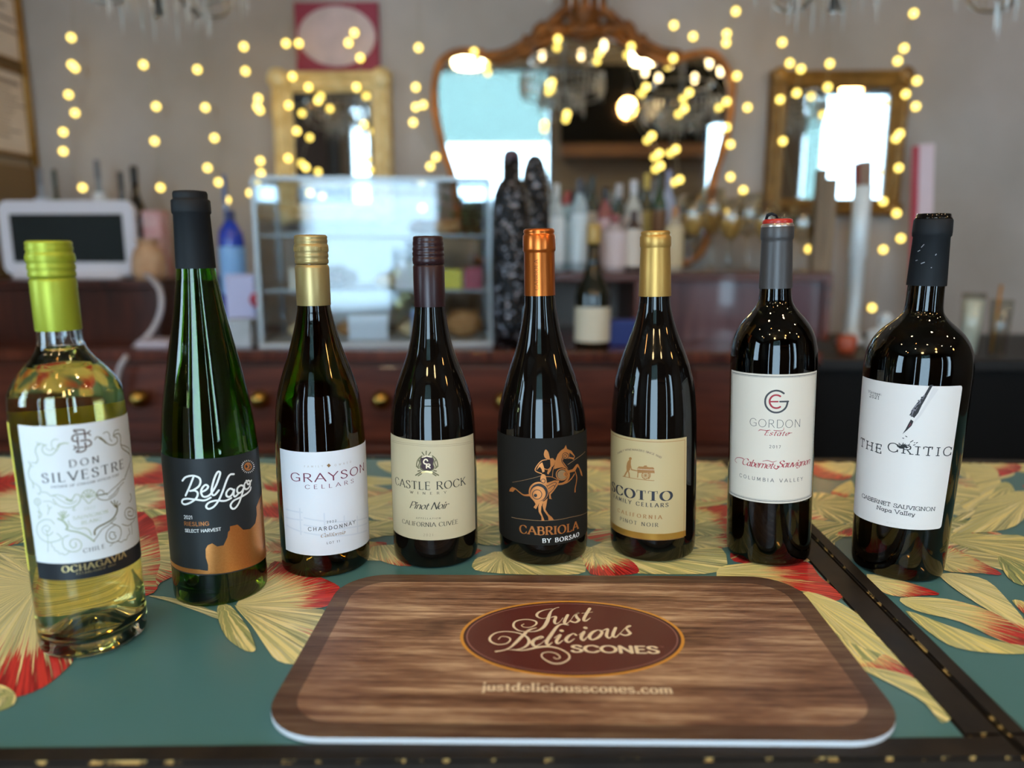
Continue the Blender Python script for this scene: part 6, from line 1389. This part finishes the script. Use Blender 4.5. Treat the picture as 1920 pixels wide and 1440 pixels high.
# large ornate mirror
Ym = YW - .055
def wp(x, y, Y=Ym): q = at(x, y, Y); return (q.x, q.z)
half = [(1095, 52), (1050, 58), (1010, 80), (975, 100), (935, 113), (900, 100), (862, 97), (832, 112), (817, 145), (815, 190), (822, 240), (835, 290), (848, 330), (856, 380), (862, 450), (900, 490), (1000, 500)]
right = [(2 * 1095 - x - (4 if y > 100 else 0), y + 4) for x, y in reversed(half[1:])]
outline = [wp(*p) for p in half + [(1095, 502)] + right]
om = thing('ornate_mirror', 'large curvy gilt mirror with a carved crest, in the middle of the back wall', 'mirror', (0, Ym, 0))
sm = catmull(outline, True, 5)
MB().prism(sm, .002, .012).build('mirror_glass', mirror_m, om)
ring = [Vector((x, -.008, z)) for x, z in sm]
MB().tube(ring, [.0115 + .002 * sin(i * .55) for i in range(len(ring))], 10, closed=True).tube([p + Vector((0, .008, 0)) for p in ring], [.0135] * len(ring), 8, closed=True).build('frame', gilt, om)
mb = MB(); cx0 = wp(1095, 40); sc_px = YW / 1387
def spiral(cx, cz, r, turns, d, s0=0, w=.014):
    P = []
    for i in range(40):
        t_ = i / 39; a = s0 + d * t_ * turns * 2 * pi; P.append((cx + r * (1 - .85 * t_) * cos(a), -.02, cz + r * (1 - .85 * t_) * sin(a)))
    mb.tube(P, [w * (1 - .6 * i / 39) for i in range(40)], 8)
for sg in (1, -1):
    X = lambda px: cx0[0] + sg * px * sc_px
    zz = lambda py: wp(1095, py)[1]
    spiral(X(28), zz(42), .045, 1.4, sg, pi / 2 if sg > 0 else pi / 2)
    spiral(X(68), zz(70), .035, 1.2, -sg, pi / 2)
    spiral(X(105), zz(92), .028, 1.2, sg, pi / 2)
    mb.tube(catmull([(X(5), -.02, zz(8)), (X(30), -.022, zz(20)), (X(55), -.022, zz(45)), (X(90), -.02, zz(76)), (X(130), -.018, zz(100)), (X(165), -.012, zz(106))], False, 6), [.022, .024, .024, .022, .02, .016] + [.016] * 25, 8)
    mb.ball((X(20), -.025, zz(2)), .035, 14, 8, sz=(1, .6, 1.3)); mb.ball((X(48), -.02, zz(58)), .03, 12, 8, sz=(1.4, .6, .8))
    mb.ball((X(80), -.02, zz(84)), .022, 12, 8, sz=(1.5, .6, .7))
mb.ball((cx0[0], -.03, wp(1095, 20)[1]), .05, 16, 10, sz=(.8, .6, 1.4)); mb.ball((cx0[0], -.025, wp(1095, 58)[1]), .04, 16, 10, sz=(1.4, .5, .7))
mb.build('crest', mat('crest_gilt', '#9a5f26', .5, .45, noise=(26, '#54300f', 1.0)), om)
# red sign above the left mirror
a, c = at(550, 4, YW - .03), at(711, 131, YW - .03)
t = thing('wall_sign', 'dark red square sign with a pale oval panel, above the left mirror', 'sign', ((a.x + c.x) / 2, YW - .02, (a.z + c.z) / 2)); W_, H_ = (c.x - a.x) / 2, (a.z - c.z) / 2
MB().box(-W_, W_, -.006, .015, -H_, H_).build('board', mat('crimson_board', '#86203a', .6), t)
MB().prism([(.93 * W_ * cos(2 * pi * i / 48) + .0, .88 * H_ * sin(2 * pi * i / 48) - .0) for i in range(48)], -.01, -.006).build('oval_panel', mat('pale_panel', '#c4aeae', .7, noise=(20, '#a99a9b', .8)), t)

# ------------------------------------------------------------------ pastry case
acr = thin_glass('acrylic', (.93, .96, .98), 1.5, .03)
q0, q1 = at(492, 660, 1.99), at(918, 660, 1.99)
ht = at(700, 335, 1.99).z - zc
cw = (q1.x - q0.x) / 2
pc = thing('pastry_case', 'clear acrylic pastry case on the back bar, left of the dark figure', 'display case', ((q0.x + q1.x) / 2, 2.02, zc + .0005), (0, 0, radians(6)))
D = .26
frost = mat('acrylic_edge', '#c4d0d8', .25, trans=.4)
for nm, bx in (('front_pane', (-cw, cw, 0, .004, .012, ht)), ('back_pane', (-cw, cw, D, D + .004, .012, ht)), ('side_pane', (-cw, -cw + .004, .004, D, .012, ht)), ('side_pane', (cw - .004, cw, .004, D, .012, ht)), ('top_pane', (-cw, cw, 0, D + .004, ht, ht + .004))):
    MB().box(*bx).build(nm, acr, pc)
mb = MB()
for x in (-cw, cw):
    for y in (0, D): mb.box(x - .006, x + .006, y - .004, y + .008, .012, ht)
mb.box(-cw, cw, -.005, .006, ht - .004, ht + .008); mb.build('edge_strips', frost, pc)
MB().box(-cw - .008, cw + .008, -.008, D + .012, 0, .012, bev=.003).build('base', mat('case_base', '#b3b9bf', .4), pc)
sh = []
for z in (.15, .30): MB().box(-cw + .005, cw - .005, .02, D - .004, z, z + .005).build('shelf', frost, pc); sh.append(z + .005)
def in_case(u, v, z): M = pc.matrix_basis; return M @ Vector((u * cw, v * D, z))
pm_ = {'tan': mat('pastry_tan', '#b98a55', .7, noise=(40, '#8d5f31', .8)), 'pale': mat('pastry_pale', '#d8c49c', .7, noise=(40, '#bb9a66', .8)), 'brown': mat('pastry_brown', '#6d4226', .7, noise=(40, '#4a2a17', .8))}
def pastry(u, v, z, r, m, label_, sz=(1.25, .9, .62), name='pastry'):
    mb = MB(); mb.ball((0, 0, r * sz[2]), r, 16, 10, sz=sz)
    for i in range(5): mb.tube([(r * sz[0] * (-.6 + .3 * i), -r * .75, r * sz[2] * 1.0), (r * sz[0] * (-.6 + .3 * i) + .006, 0, r * sz[2] * 2.0), (r * sz[0] * (-.6 + .3 * i), r * .7, r * sz[2] * 1.0)], r * .12, 6)
    o = mb.build(name, pm_[m], None, in_case(u, v, z)); return tag(o, label_, 'pastry', 'pastries in the case')
pastry(.76, .4, .0125, .045, 'tan', 'golden croissant at the lower right of the pastry case', (1.3, .8, .9))
pastry(.3, .45, .0125, .04, 'pale', 'pale bun on the floor of the pastry case, left of the golden croissant')
pastry(-.25, .45, .0125, .042, 'tan', 'tan bun on the floor of the pastry case, below its middle')
pastry(-.7, .4, .0125, .038, 'pale', 'pale bun at the lower left of the pastry case')
pastry(-.45, .5, sh[0], .036, 'brown', 'brown muffin on the left of the middle shelf of the pastry case')
pastry(.08, .5, sh[0], .034, 'pale', 'pale bun in the middle of the case shelf')
pastry(.62, .5, sh[1], .036, 'tan', 'tan pastry on the upper right of the pastry case shelf')
pastry(.4, .5, sh[1], .034, 'brown', 'brown pastry on the upper case shelf, beside the tan one')
def box_item(u, v, z, w, d, h, m, name, label_, cat, rot=0):
    o = MB().box(-w / 2, w / 2, -d / 2, d / 2, 0, h, bev=.002).build(name, m, None, in_case(u, v, z)); o.rotation_euler = (0, 0, radians(6 + rot)); return tag(o, label_, cat)
box_item(-.1, .25, .0125, .11, .01, .07, mat('white_card', '#cfd8e2', .5), 'price_card', 'white card standing on the floor of the pastry case', 'card')
box_item(.42, .2, .0125, .08, .008, .09, mat('blue_card', '#7d96bd', .5), 'price_card', 'bluish card on the case floor, left of the croissant', 'card')
box_item(-.62, .3, sh[0], .1, .05, .06, mat('cream_box', '#c9c3b4', .6), 'pastry_box', 'cream box on the left end of the case shelf', 'box')
box_item(.66, .3, sh[0], .06, .04, .055, mat('yellow_box', '#c9bf3c', .5), 'pastry_box', 'bright yellow box on the right of the case shelf', 'box')
box_item(.86, .3, sh[0], .05, .04, .06, mat('red_box', '#a34656', .5), 'pastry_box', 'dull red box at the right end of the case shelf', 'box')
box_item(.25, .3, sh[0], .06, .03, .075, mat('pale_box', '#cfd3da', .5), 'pastry_box', 'pale box in the middle of the case shelf', 'box')
# potted plant on top of the case
leafm = mat('plant_leaf', '#5d7f45', .6)
pp_ = in_case(.62, .6, ht + .0045)
t = thing('potted_plant', 'small leafy green plant in a white pot behind the pastry case', 'plant', (pp_.x, 2.455, zc + .0005))
MB().lathe([(.04, 0), (.055, .22), (.058, .3)], 20).build('pot', whp, t)
mb = MB()
for i in range(60):
    a = rnd.uniform(0, 2 * pi); r = rnd.uniform(.01, .1); h_ = rnd.uniform(.3, .43); c_ = Vector((r * cos(a), r * sin(a), h_)); d1 = Vector((cos(a), sin(a), .4)) * .03; d2 = Vector((-sin(a), cos(a), 0)) * .012
    mb.add([c_, c_ + d1 * .5 + d2, c_ + d1, c_ + d1 * .5 - d2], [(0, 1, 2, 3)])
mb.build('foliage', leafm, t)

# ------------------------------------------------------------------ bottles and glasses behind
def liquor(px, ytop, ybase, Y, wpx, glass_c, lab_c, cap_c, label_, group, zbase=None, neck=.36, kind=0, lab=(.12, .5), name='liquor_bottle'):
    a = at(px, ybase, Y); z0 = a.z if zbase is None else zbase
    H = at(px, ytop, Y).z - z0; r = wpx / 2 / 1387 * Y
    t = thing(name, label_, 'bottle', (a.x, Y, z0 + .0006), group=group)
    g = mat('bg_glass_' + glass_c.strip('#'), glass_c, .08, coat=.3)
    P = [(r * .9, 0), (r, H * .02), (r, H * (1 - neck) * .86), (r * .9, H * (1 - neck) * .96), (r * .5, H * (1 - neck * .8)), (r * .36, H * (1 - neck * .6)), (r * .34, H * .9)]
    MB().lathe(P, 24).build('bottle_glass', g, t)
    MB().lathe([(r * .38, H * .84), (r * .40, H * .86), (r * .40, H * .98), (r * .36, H)], 20).build('cap', mat('bg_cap_' + cap_c.strip('#'), cap_c, .4), t)
    if lab_c: MB().lathe([(r * 1.012, H * lab[0]), (r * 1.012, H * lab[1])], 24, caps=(False, False)).build('label', mat('bg_label_' + lab_c.strip('#'), lab_c, .6), t)
    return t
g1 = 'bottles on the shelf behind the tablet'
for px, yt, w, gc, lc, cc, lb in ((95, 314, 24, '#8f9aa8', '#b6bccb', '#6d6f78', 'small bottle with a pale lilac label, leftmost behind the tablet'), (122, 318, 20, '#1d2d22', '#6d7d62', '#1d2d22', 'dark green bottle behind the tablet, second from the partition'),
    (202, 300, 24, '#7d8890', '#dcdfe2', '#5d6068', 'bottle with a bright white label behind the right half of the tablet'), (243, 322, 24, '#2b3f52', '#48627c', '#20262c', 'slate blue bottle behind the right corner of the tablet')):
    liquor(px, yt, 524, 2.5, w, gc, lc, cc, lb, g1, zs, lab=(.1, .72))
liquor(268, 312, 524, 2.43, 34, '#0e1114', '#22303a', '#0a0b0d', 'tall black bottle just right of the tablet', g1, zs)
liquor(432, 328, 524, 2.33, 20, '#7ba0cf', '#96b4d8', '#3f5f93', 'slim pale blue bottle behind the slender green wine bottle', 'bottles left of the pastry case', zc, lab=(.5, .62))
liquor(441, 395, 560, 2.24, 46, '#1a3bb0', '#86b4e6', '#16255f', 'cobalt blue bottle with pale label, right of the slender green wine bottle', 'bottles left of the pastry case', zc, lab=(.35, .72), neck=.12)
def pack(px, py0, py1, Y, wpx, m, name, label_, cat, z=None, d=.06):
    a = at(px, py1, Y); z0 = a.z if z is None else z; h_ = at(px, py0, Y).z - z0; w_ = wpx / 1387 * Y
    return tag(MB().box(-w_ / 2, w_ / 2, 0, d, 0, h_, bev=.004).build(name, m, None, (a.x, Y, z0 + .0006)), label_, cat)
pack(288, 395, 470, 2.3, 36, mat('red_white_pack', '#d6c2c2', .6, noise=(16, '#b5605f', 1)), 'carton', 'red and white carton left of the slender green wine bottle', 'carton', zs)
xbag = at(300, 490, 2.2)
mb = MB(); mb.lathe([(.04, 0), (.05, .02), (.047, .06), (.04, .085), (.026, .1), (.036, .118)], 9, smooth=False); tag(mb.build('paper_bag', mat('kraft_bag', '#cda784', .8, noise=(22, '#a97c56', .9)), None, (at(298, 490, 2.26).x, 2.2, zs + .0006)), 'crumpled tan paper bag on the left shelf edge', 'bag')
pack(450, 515, 560, 2.08, 56, mat('lilac_card', '#b3b4d6', .5), 'card_box', 'pale lilac box left of the pastry case', 'box', zc + 0, .08)
tag(MB().ball((0, 0, .02), .02, 14, 10).tube([(0, 0, .0), (0, 0, .006)], .015).build('red_knob', mat('red_knob', '#a3243a', .4), None, (at(481, 560, 2.06).x, 2.06, at(481, 575, 2.06).z)), 'red round knob on top of the lilac box edge', 'knob')
pack(444, 600, 645, 1.99, 54, mat('folded_cloth', '#b9c0c9', .8, noise=(14, '#8d979d', .8)), 'folded_cloth', 'folded grey cloth on the back bar before the lilac box', 'cloth', zc, .06)
pack(285, 640, 652, 1.97, 66, mat('pale_tray', '#b3a7b0', .5), 'tray', 'pale flat tray on the back bar below the tablet', 'tray', zc, .1)

# dark sequinned figures
seq = bpy.data.materials.new('black_sequins'); seq.use_nodes = True; nt = seq.node_tree; p = nt.nodes['Principled BSDF']; p.inputs['Base Color'].default_value = (.03, .03, .035, 1); p.inputs['Metallic'].default_value = .7; p.inputs['Roughness'].default_value = .25
vo = nt.nodes.new('ShaderNodeTexVoronoi'); vo.inputs['Scale'].default_value = 120; tc = nt.nodes.new('ShaderNodeTexCoord'); nt.links.new(tc.outputs['Object'], vo.inputs['Vector'])
mr = nt.nodes.new('ShaderNodeMapRange'); mr.inputs[1].default_value = .78; mr.inputs[2].default_value = 1.0; sc2 = nt.nodes.new('ShaderNodeSeparateColor'); nt.links.new(vo.outputs['Color'], sc2.inputs[0]); nt.links.new(sc2.outputs[0], mr.inputs[0])
mx = nt.nodes.new('ShaderNodeMix'); mx.data_type = 'RGBA'; mx.inputs[6].default_value = (.012, .012, .014, 1); mx.inputs[7].default_value = (.35, .35, .4, 1); nt.links.new(mr.outputs[0], mx.inputs[0]); nt.links.new(mx.outputs[2], p.inputs['Base Color'])  # brighter cells put the sequins' sparkle into the colour
bp = nt.nodes.new('ShaderNodeBump'); bp.inputs['Strength'].default_value = .8; bp.inputs['Distance'].default_value = .004; nt.links.new(vo.outputs['Distance'], bp.inputs['Height']); nt.links.new(bp.outputs[0], p.inputs['Normal'])
def sequin(px, Y, rows, label_, head_m):
    a = at(px, 655, Y); t = thing('sequin_bottle', label_, 'decorated bottle', (a.x, Y, zc + .0006), group='black sequin covered bottles')
    k = Y / 1387
    P = [(w / 2 * k, max(0, at(px, y, Y).z - zc)) for y, w in rows]; n_ = len(rows) - 3
    MB().lathe(P[:n_ + 1], 28).build('sequin_sleeve', seq, t)
    MB().lathe(P[n_:], 20).build('bottle_neck', head_m, t)
sequin(959, 2.04, [(655, 70), (600, 74), (500, 76), (400, 74), (365, 66), (345, 50), (335, 34), (300, 33), (288, 30), (281, 16)], 'taller black sequin covered bottle with plum top, behind the copper topped bottle', mat('plum_foil', '#4d3a44', .5))
sequin(1001, 2.15, [(655, 52), (600, 56), (500, 58), (400, 56), (350, 50), (320, 42), (306, 34), (300, 30), (296, 24), (291, 14)], 'shorter black sequin covered bottle, right of its taller companion', mat('black_foil', '#222024', .5))
pack(982, 545, 622, 2.0, 40, mat('ice_blue_card', '#8fb6cf', .4), 'card', 'ice blue card leaning before the sequin covered bottles', 'card', None, .006).location.z = zc + .0006
# the labelled wine bottle in the middle of the back bar
liquor(1110, 420, 640, 2.02, 66, '#15170f', '#d9cfb8', '#b4924a', 'dark wine bottle with cream label and gold top, standing alone on the back bar', 'bottles behind the copper topped bottle', zc, neck=.5, lab=(.06, .34))
pack(1172, 600, 632, 2.06, 60, mat('royal_blue', '#1a2f7d', .4), 'blue_tin', 'deep blue tin right of the lone labelled wine bottle', 'tin', zc, .05)
# crowd of bottles
g2 = 'liquor bottles on the raised shelf'
BTL = [(1042, 345, 26, '#b9c6cc', '#e6ecee', '#d2d8da', 'clear bottle with a white label, leftmost on the raised shelf'), (1062, 360, 26, '#9ab0b8', '#cfd9da', '#a33b35', 'clear bottle with a red cap, second on the raised shelf'), (1085, 335, 28, '#a7b7bf', '#d5e1e6', '#3b3b45', 'tall clear bottle with a pale label and black cap'), (1108, 330, 24, '#24342c', '#c9b9a4', '#1c2420', 'dark green bottle behind the lone labelled wine bottle'),
       (1132, 350, 28, '#8b4d50', '#cbaab0', '#2a2a2e', 'rosy bottle with a pink label on the raised shelf'), (1157, 345, 28, '#31413c', '#c0a8a4', '#b7b7bd', 'dark bottle with a pinkish label and silver cap'), (1184, 338, 30, '#b9bcb8', '#d8cfc8', '#cfcfd4', 'clear bottle with a grey white label left of the gold capsule'), (1208, 326, 24, '#3c3a22', '#b79a4d', '#c9b04f', 'olive bottle with a mustard label behind the gold capsule'),
       (1232, 322, 24, '#22402c', '#6d4a2a', '#26301f', 'green bottle with a brown label right behind the gold capsule'), (1248, 320, 22, '#9aa2bd', '#b9bdd6', '#8d93b3', 'pale blue bottle right of the gold capsule')]
for i, (px, yt, w, gc, lc, cc, lb) in enumerate(BTL):
    liquor(px, yt, 512, 2.37 + .085 * (i % 2), w * 1.12, gc, lc, cc, lb, g2, zr, lab=(.1, .62), neck=.27)
g3 = 'second row of bottles on the raised shelf'
for i, (px, yt, w, gc, lc, cc, lb) in enumerate([(1150, 402, 44, '#b7a9aa', '#d4c4c6', '#8d4a4c', 'squat pale bottle with a pink label before the taller row'), (1186, 395, 34, '#4a3d3a', '#cfc3b7', '#3d2b2a', 'brown bottle with a cream label before the taller row'), (1262, 388, 34, '#b0a28d', '#cdb994', '#a9713e', 'amber topped squat bottle right of the gold capsule')]):
    liquor(px, yt, 512, 2.26, w, gc, lc, cc, lb, g3, zr, lab=(.1, .7), neck=.25)
# wine glasses
wg = thin_glass('drinking_glass', (.93, .93, .90), 1.8, .04); amber_m = mat('amber_glint_fill', '#d9ad62', .3, trans=.2, ior=1.33)
def wine_glass(px, ytop, Y, wpx, label_, z, fill=False, grp='wine glasses on the raised shelf'):
    a = at(px, 500, Y); H = at(px, ytop, Y).z - z; r = wpx / 2 / 1387 * Y
    t = thing('wine_glass', label_, 'glass', (a.x, Y, z + .0006), group=grp)
    MB().lathe([(r * .85, 0), (r * .8, .003), (r * .12, .008), (.004, H * .12), (.004, H * .38), (.008, H * .42)], 24).build('stem', wg, t)
    MB().lathe([(.008, H * .42), (r * .7, H * .5), (r * .98, H * .64), (r, H * .76), (r * .8, H), (r * .78, H), (r * .97, H * .76), (r * .95, H * .65), (r * .66, H * .515), (.004, H * .44)], 28, caps=(False, False)).build('bowl', wg, t)
    if fill: MB().lathe([(.004, H * .45), (r * .64, H * .52), (r * .93, H * .65), (r * .95, H * .74)], 24).build('drink', amber_m, t)  # amber fill puts the golden reflections of the glassware into colour
WG = [(1296, 365, 44, 1), (1332, 352, 46, 1), (1366, 372, 44, 1), (1400, 362, 46, 0), (1432, 378, 44, 1), (1464, 388, 40, 1), (1500, 385, 42, 0), (1530, 400, 38, 1)]
ordn = ['leftmost of the row, left of the grey capsule', 'second of the row from the left', 'third of the row from the left', 'fourth of the row from the left', 'just left of the grey capsule', 'partly behind the grey capsule', 'just right of the grey capsule', 'rightmost of the row, before the right mirror']
for i, (px, yt, w, f) in enumerate(WG): wine_glass(px, yt, 2.29 + .12 * (i % 2), w, ('amber glinting' if f else 'empty') + ' stemmed glass, ' + ordn[i], zr, f)
# post and cylinder
a = at(1556, 520, 2.3); brownp = wood('post_wood', '#65533f', '#8d765c', 4, (8, 8, 1), .6)
o = MB(); o.box(-.021, .004, -.02, .02, 0, at(1547, 318, 2.3).z - zr, bev=.003); o.box(.004, .036, -.02, .02, 0, at(1566, 336, 2.3).z - zr, bev=.003)
tag(o.build('wooden_post', brownp, None, (a.x - .04, 2.3, zr + .0006)), 'brown stepped wooden post standing before the right mirror', 'post')
# dark bench right of the sideboard
zb2 = at(1740, 665, 2.1).z
bench = thing('bench_cabinet', 'black low cabinet at the right, beside the mahogany back bar', 'cabinet', (0, 2.0, 0))
MB().box(xb + .02, 2.6, .02, YW - 2.003, .05, zb2 - .03).build('cabinet_body', mat('black_paint', '#0b0a0a', .6, spec=.15), bench)
MB().box(xb + .015, 2.6, 0, YW - 2.003, zb2 - .03, zb2, bev=.003).build('worktop', mat('dark_stone', '#1f1c1a', .45, spec=.25), bench)
o = MB().box(xb + .03, 2.6, .05, .2, 0, .05).build('plinth', mat('black_paint', '#0b0a0a', .6, spec=.15), bench)
# brushed column
a = at(1597, 588, 2.3); steel = mat('pale_steel', '#d3dadd', .3, .1)
t = thing('drink_tower', 'tall pale metal drink tower behind the square shouldered bottle, right side', 'drink tower', (a.x + .02, 2.34, zb2 + .0006))
H = at(1597, 352, 2.34).z - zb2
MB().lathe([(.045, 0), (.045, .01), (.03, .02), (.022, .05), (.022, H * .55), (.027, H * .57), (.027, H), (.02, H + .006)], 24).build('column', steel, t)
a = at(1572, 660, 2.1); tag(MB().lathe([(.022, 0), (.027, .015), (.028, .045), (.022, .052)], 20).build('orange_jar', mat('orange_glaze', '#a3482a', .4), None, (a.x + .03, 2.12, zb2 + .0006)), 'small orange jar on the black cabinet behind the two right bottles', 'jar')
for px, py, r, lb in ((1640, 640, .022, 'small silver shaker on the black cabinet, left of the heavy bottle'), (1660, 600, .02, 'taller silver shaker behind the shoulder of the heavy bottle')):
    a = at(px, py, 2.2); Hh = max(.06, a.z - zb2 + .02)
    t = thing('shaker', lb, 'shaker', (a.x, 2.2, zb2 + .0006)); MB().lathe([(r, 0), (r * 1.1, Hh * .3), (r, Hh * .75)], 20).build('body', steel, t); MB().lathe([(r * 1.02, Hh * .75), (r * .9, Hh * .9), (r * .4, Hh)], 20).build('lid', steel, t)
for px, yt, lb, gold in ((1815, 550, 'tall clear tumbler behind the right shoulder of the heavy bottle', 0), (1868, 562, 'clear tumbler holding a gold straw, at the far right', 1)):
    a = at(px, 660, 2.08); H = at(px, yt, 2.08).z - zb2
    t = thing('tumbler', lb, 'glass', (a.x, 2.08, zb2 + .0006))
    MB().lathe([(.022, 0), (.03, H), (.028, H), (.02, .006)], 24, caps=(True, True)).build('cup', wg, t)
    if gold: tag(MB().tube([(a.x - .015, 2.08, zb2 + .008), (a.x - .004, 2.085, zb2 + H + .04)], .004, 8).build('straw', mat('gold_straw', '#c98b2c', .3, .6)), 'gold straw standing in the far right tumbler', 'straw')
    else: tag(MB().lathe([(.02, .008), (.027, H * .9)], 20).build('folded_napkin', mat('napkin_white', '#f2f0e4', .8), None, (a.x, 2.08, zb2 + .0006)), 'white folded napkin inside the tall clear tumbler', 'napkin')
# red and white striped card box
a = at(1746, 400, 2.4); rw = mat('candy_red', '#a8303f', .5); cwm = mat('candy_white', '#d2bcc2', .6)
t = thing('striped_card', 'tall red and white card standing at the right, above the heavy bottle', 'card', (a.x, 2.4, zb2 + .0006), (0, radians(-4), 0))
H = at(1742, 272, 2.4).z - zb2
MB().box(-.032, -.012, 0, .012, 0, H, bev=.002).build('red_side', rw, t); MB().box(-.012, .034, 0, .012, 0, H + .004, bev=.002).build('white_side', cwm, t)

# ------------------------------------------------------------------ fairy lights
bulb_m = mat('fairy_bulb', '#fff0b0', .4, emit='#ffd860', strength=1.55)
wire_m = mat('clear_wire', '#8f8670', .5)
bm_ = MB().ball((0, 0, 0), .0115, 12, 8)
proto = bm_.build('bulb', bulb_m); bulb_mesh = proto.data; bpy.data.objects.remove(proto)
gs = 'strings of fairy lights on the back wall'
STR = [('far left string of fairy lights beside the menus', [(135, 0), (135, 71), (136, 122), (142, 128), (130, 178), (142, 212), (120, 248), (120, 284), (156, 352)]),
 ('second string of fairy lights from the partition', [(268, 0), (270, 122), (294, 200), (291, 265), (302, 352)]),
 ('third string of fairy lights from the partition', [(368, 0), (371, 131), (386, 202), (403, 259), (390, 315), (411, 342), (426, 375)]),
 ('string of fairy lights just left of the left mirror', [(455, 0), (458, 88), (461, 134), (485, 185), (483, 200), (488, 207), (489, 302), (490, 325), (482, 340), (470, 362)]),
 ('string of fairy lights over the left edge of the left mirror', [(538, 40), (537, 82), (561, 82), (549, 144), (579, 164), (597, 189), (542, 198), (557, 246), (541, 297), (574, 314), (582, 362)]),
 ('string of fairy lights over the right edge of the left mirror', [(660, 0), (665, 62), (654, 81), (676, 109), (669, 164), (683, 234), (671, 290), (677, 310)]),
 ('string of fairy lights between the left and ornate mirrors', [(783, 0), (785, 90), (780, 164), (794, 197), (780, 201), (775, 230), (818, 295), (807, 312), (792, 390)]),  # lowest bulb is added for a reflection on the pastry case
 ('string of fairy lights draped on the crest of the ornate mirror', [(889, 98), (911, 122), (1035, 155), (1046, 74), (1124, 100), (1183, 88), (1211, 164), (1189, 206), (1222, 255), (1236, 288), (1238, 311)]),
 ('string of fairy lights in the left of the ornate mirror', [(1030, 160), (1063, 214), (1021, 233), (1019, 274)]),
 ('string of fairy lights over the right of the ornate mirror', [(1263, 20), (1263, 48), (1262, 110), (1292, 174), (1283, 204), (1267, 280), (1274, 337)]),
 ('string of fairy lights along the right edge of the ornate mirror', [(1299, 69), (1362, 191), (1362, 239), (1369, 271), (1369, 332), (1393, 357), (1358, 397)]),
 ('string of fairy lights right of the ornate mirror', [(1379, 0), (1379, 22), (1362, 64), (1361, 81), (1381, 143), (1401, 202)]),
 ('string of fairy lights over the left edge of the right mirror', [(1466, 80), (1480, 119), (1501, 130), (1493, 175), (1462, 187), (1467, 265), (1516, 467), (1531, 435)]),
 ('string of fairy lights across the top of the right mirror', [(1555, 60), (1555, 120), (1551, 164), (1574, 200)]),
 ('string of fairy lights right of the right mirror', [(1712, 0), (1712, 26), (1694, 91), (1682, 115), (1718, 152), (1697, 177), (1716, 200), (1679, 260), (1686, 251), (1684, 315), (1655, 378), (1680, 400), (1688, 447), (1655, 468), (1634, 577)])]
for lb, pts in STR:
    Y = YW - .10
    W3 = [at(x, y, Y) for x, y in pts]
    t = thing('string_light', lb, 'fairy lights', W3[0], group=gs)
    MB().tube([p - W3[0] + Vector((0, .006, 0)) for p in W3], .0012, 5).build('wire', wire_m, t)
    for (x, y), p in zip(pts, W3):
        if y <= 60 and y in (0, 20, 40, 60): continue
        o = bpy.data.objects.new('bulb', bulb_mesh); COL.objects.link(o); o.parent = t; o.location = p - W3[0] + Vector((0, -.004, 0))

# ------------------------------------------------------------------ chandeliers over the bar aisle
crystal = mat('crystal', '#f2efe9', .15, trans=.6, ior=1.5)
candle_m = mat('candle_bulb', '#fff0d0', .4, emit='#ffd9a0', strength=4)
cb = MB()
cb.add([(0, 0, 0), (.006, 0, -.012), (0, .006, -.012), (-.006, 0, -.012), (0, -.006, -.012), (0, 0, -.07)], [(0, 1, 2), (0, 2, 3), (0, 3, 4), (0, 4, 1), (5, 2, 1), (5, 3, 2), (5, 4, 3), (5, 1, 4)])
pr = cb.build('crystal', crystal); crystal_mesh = pr.data; bpy.data.objects.remove(pr)
cm = MB().ball((0, 0, 0), .012, 10, 8, sz=(1, 1, 1.8)).build('candle_bulb', candle_m); candle_mesh = cm.data; bpy.data.objects.remove(cm)
nickel = mat('chandelier_nickel', '#aaa59c', .3, .8)
def chandelier(px, py, Y, rpx, label_, n=64):
    a = at(px, py, Y); R = rpx / 1387 * Y
    t = thing('chandelier', label_, 'chandelier', (a.x, Y, a.z), group='crystal chandeliers above the aisle')
    ringp = lambda r, z, m=36: [(r * cos(2 * pi * i / m), r * sin(2 * pi * i / m), z) for i in range(m)]
    MB().tube(ringp(R, .135), .005, 6, closed=True).tube(ringp(R * .55, .075), .004, 6, closed=True).tube(ringp(R * .8, .2), .005, 6, closed=True).build('ring', nickel, t)
    mb = MB(); mb.tube([(0, 0, .0), (0, 0, R_['z1'] - a.z)], .008, 8)
    for i in range(6): mb.tube(catmull([(0, 0, .1), (R * .5 * cos(i * pi / 3), R * .5 * sin(i * pi / 3), .03), (R * cos(i * pi / 3), R * sin(i * pi / 3), .06), (R * 1.0 * cos(i * pi / 3), R * 1.0 * sin(i * pi / 3), .16)], False, 5), .005, 6)
    mb.build('stem', nickel, t)
    for i in range(n):
        o = bpy.data.objects.new('crystal', crystal_mesh); COL.objects.link(o); o.parent = t
        if i < n * .6: q = 2 * pi * i / (n * .6); o.location = (R * cos(q), R * sin(q), .13)
        else: q = 2 * pi * i / (n * .4); o.location = (R * .55 * cos(q), R * .55 * sin(q), .07)
        o.scale = (1.2, 1.2, .8 + .8 * rnd.random())
    for i in range(6):
        o = bpy.data.objects.new('candle_bulb', candle_mesh); COL.objects.link(o); o.parent = t; o.location = (R * cos(i * pi / 3), R * sin(i * pi / 3), .26)
chandelier(300, 30, 1.75, 150, 'crystal chandelier hanging into the top left of the view')
chandelier(1560, 22, 1.75, 130, 'crystal chandelier hanging into the top right, before the right mirror')
chandelier(1965, 20, 1.75, 140, 'crystal chandelier at the far upper right corner')
chandelier(1100, -20, 1.85, 130, 'crystal chandelier above the ornate mirror crest, mostly out of view')
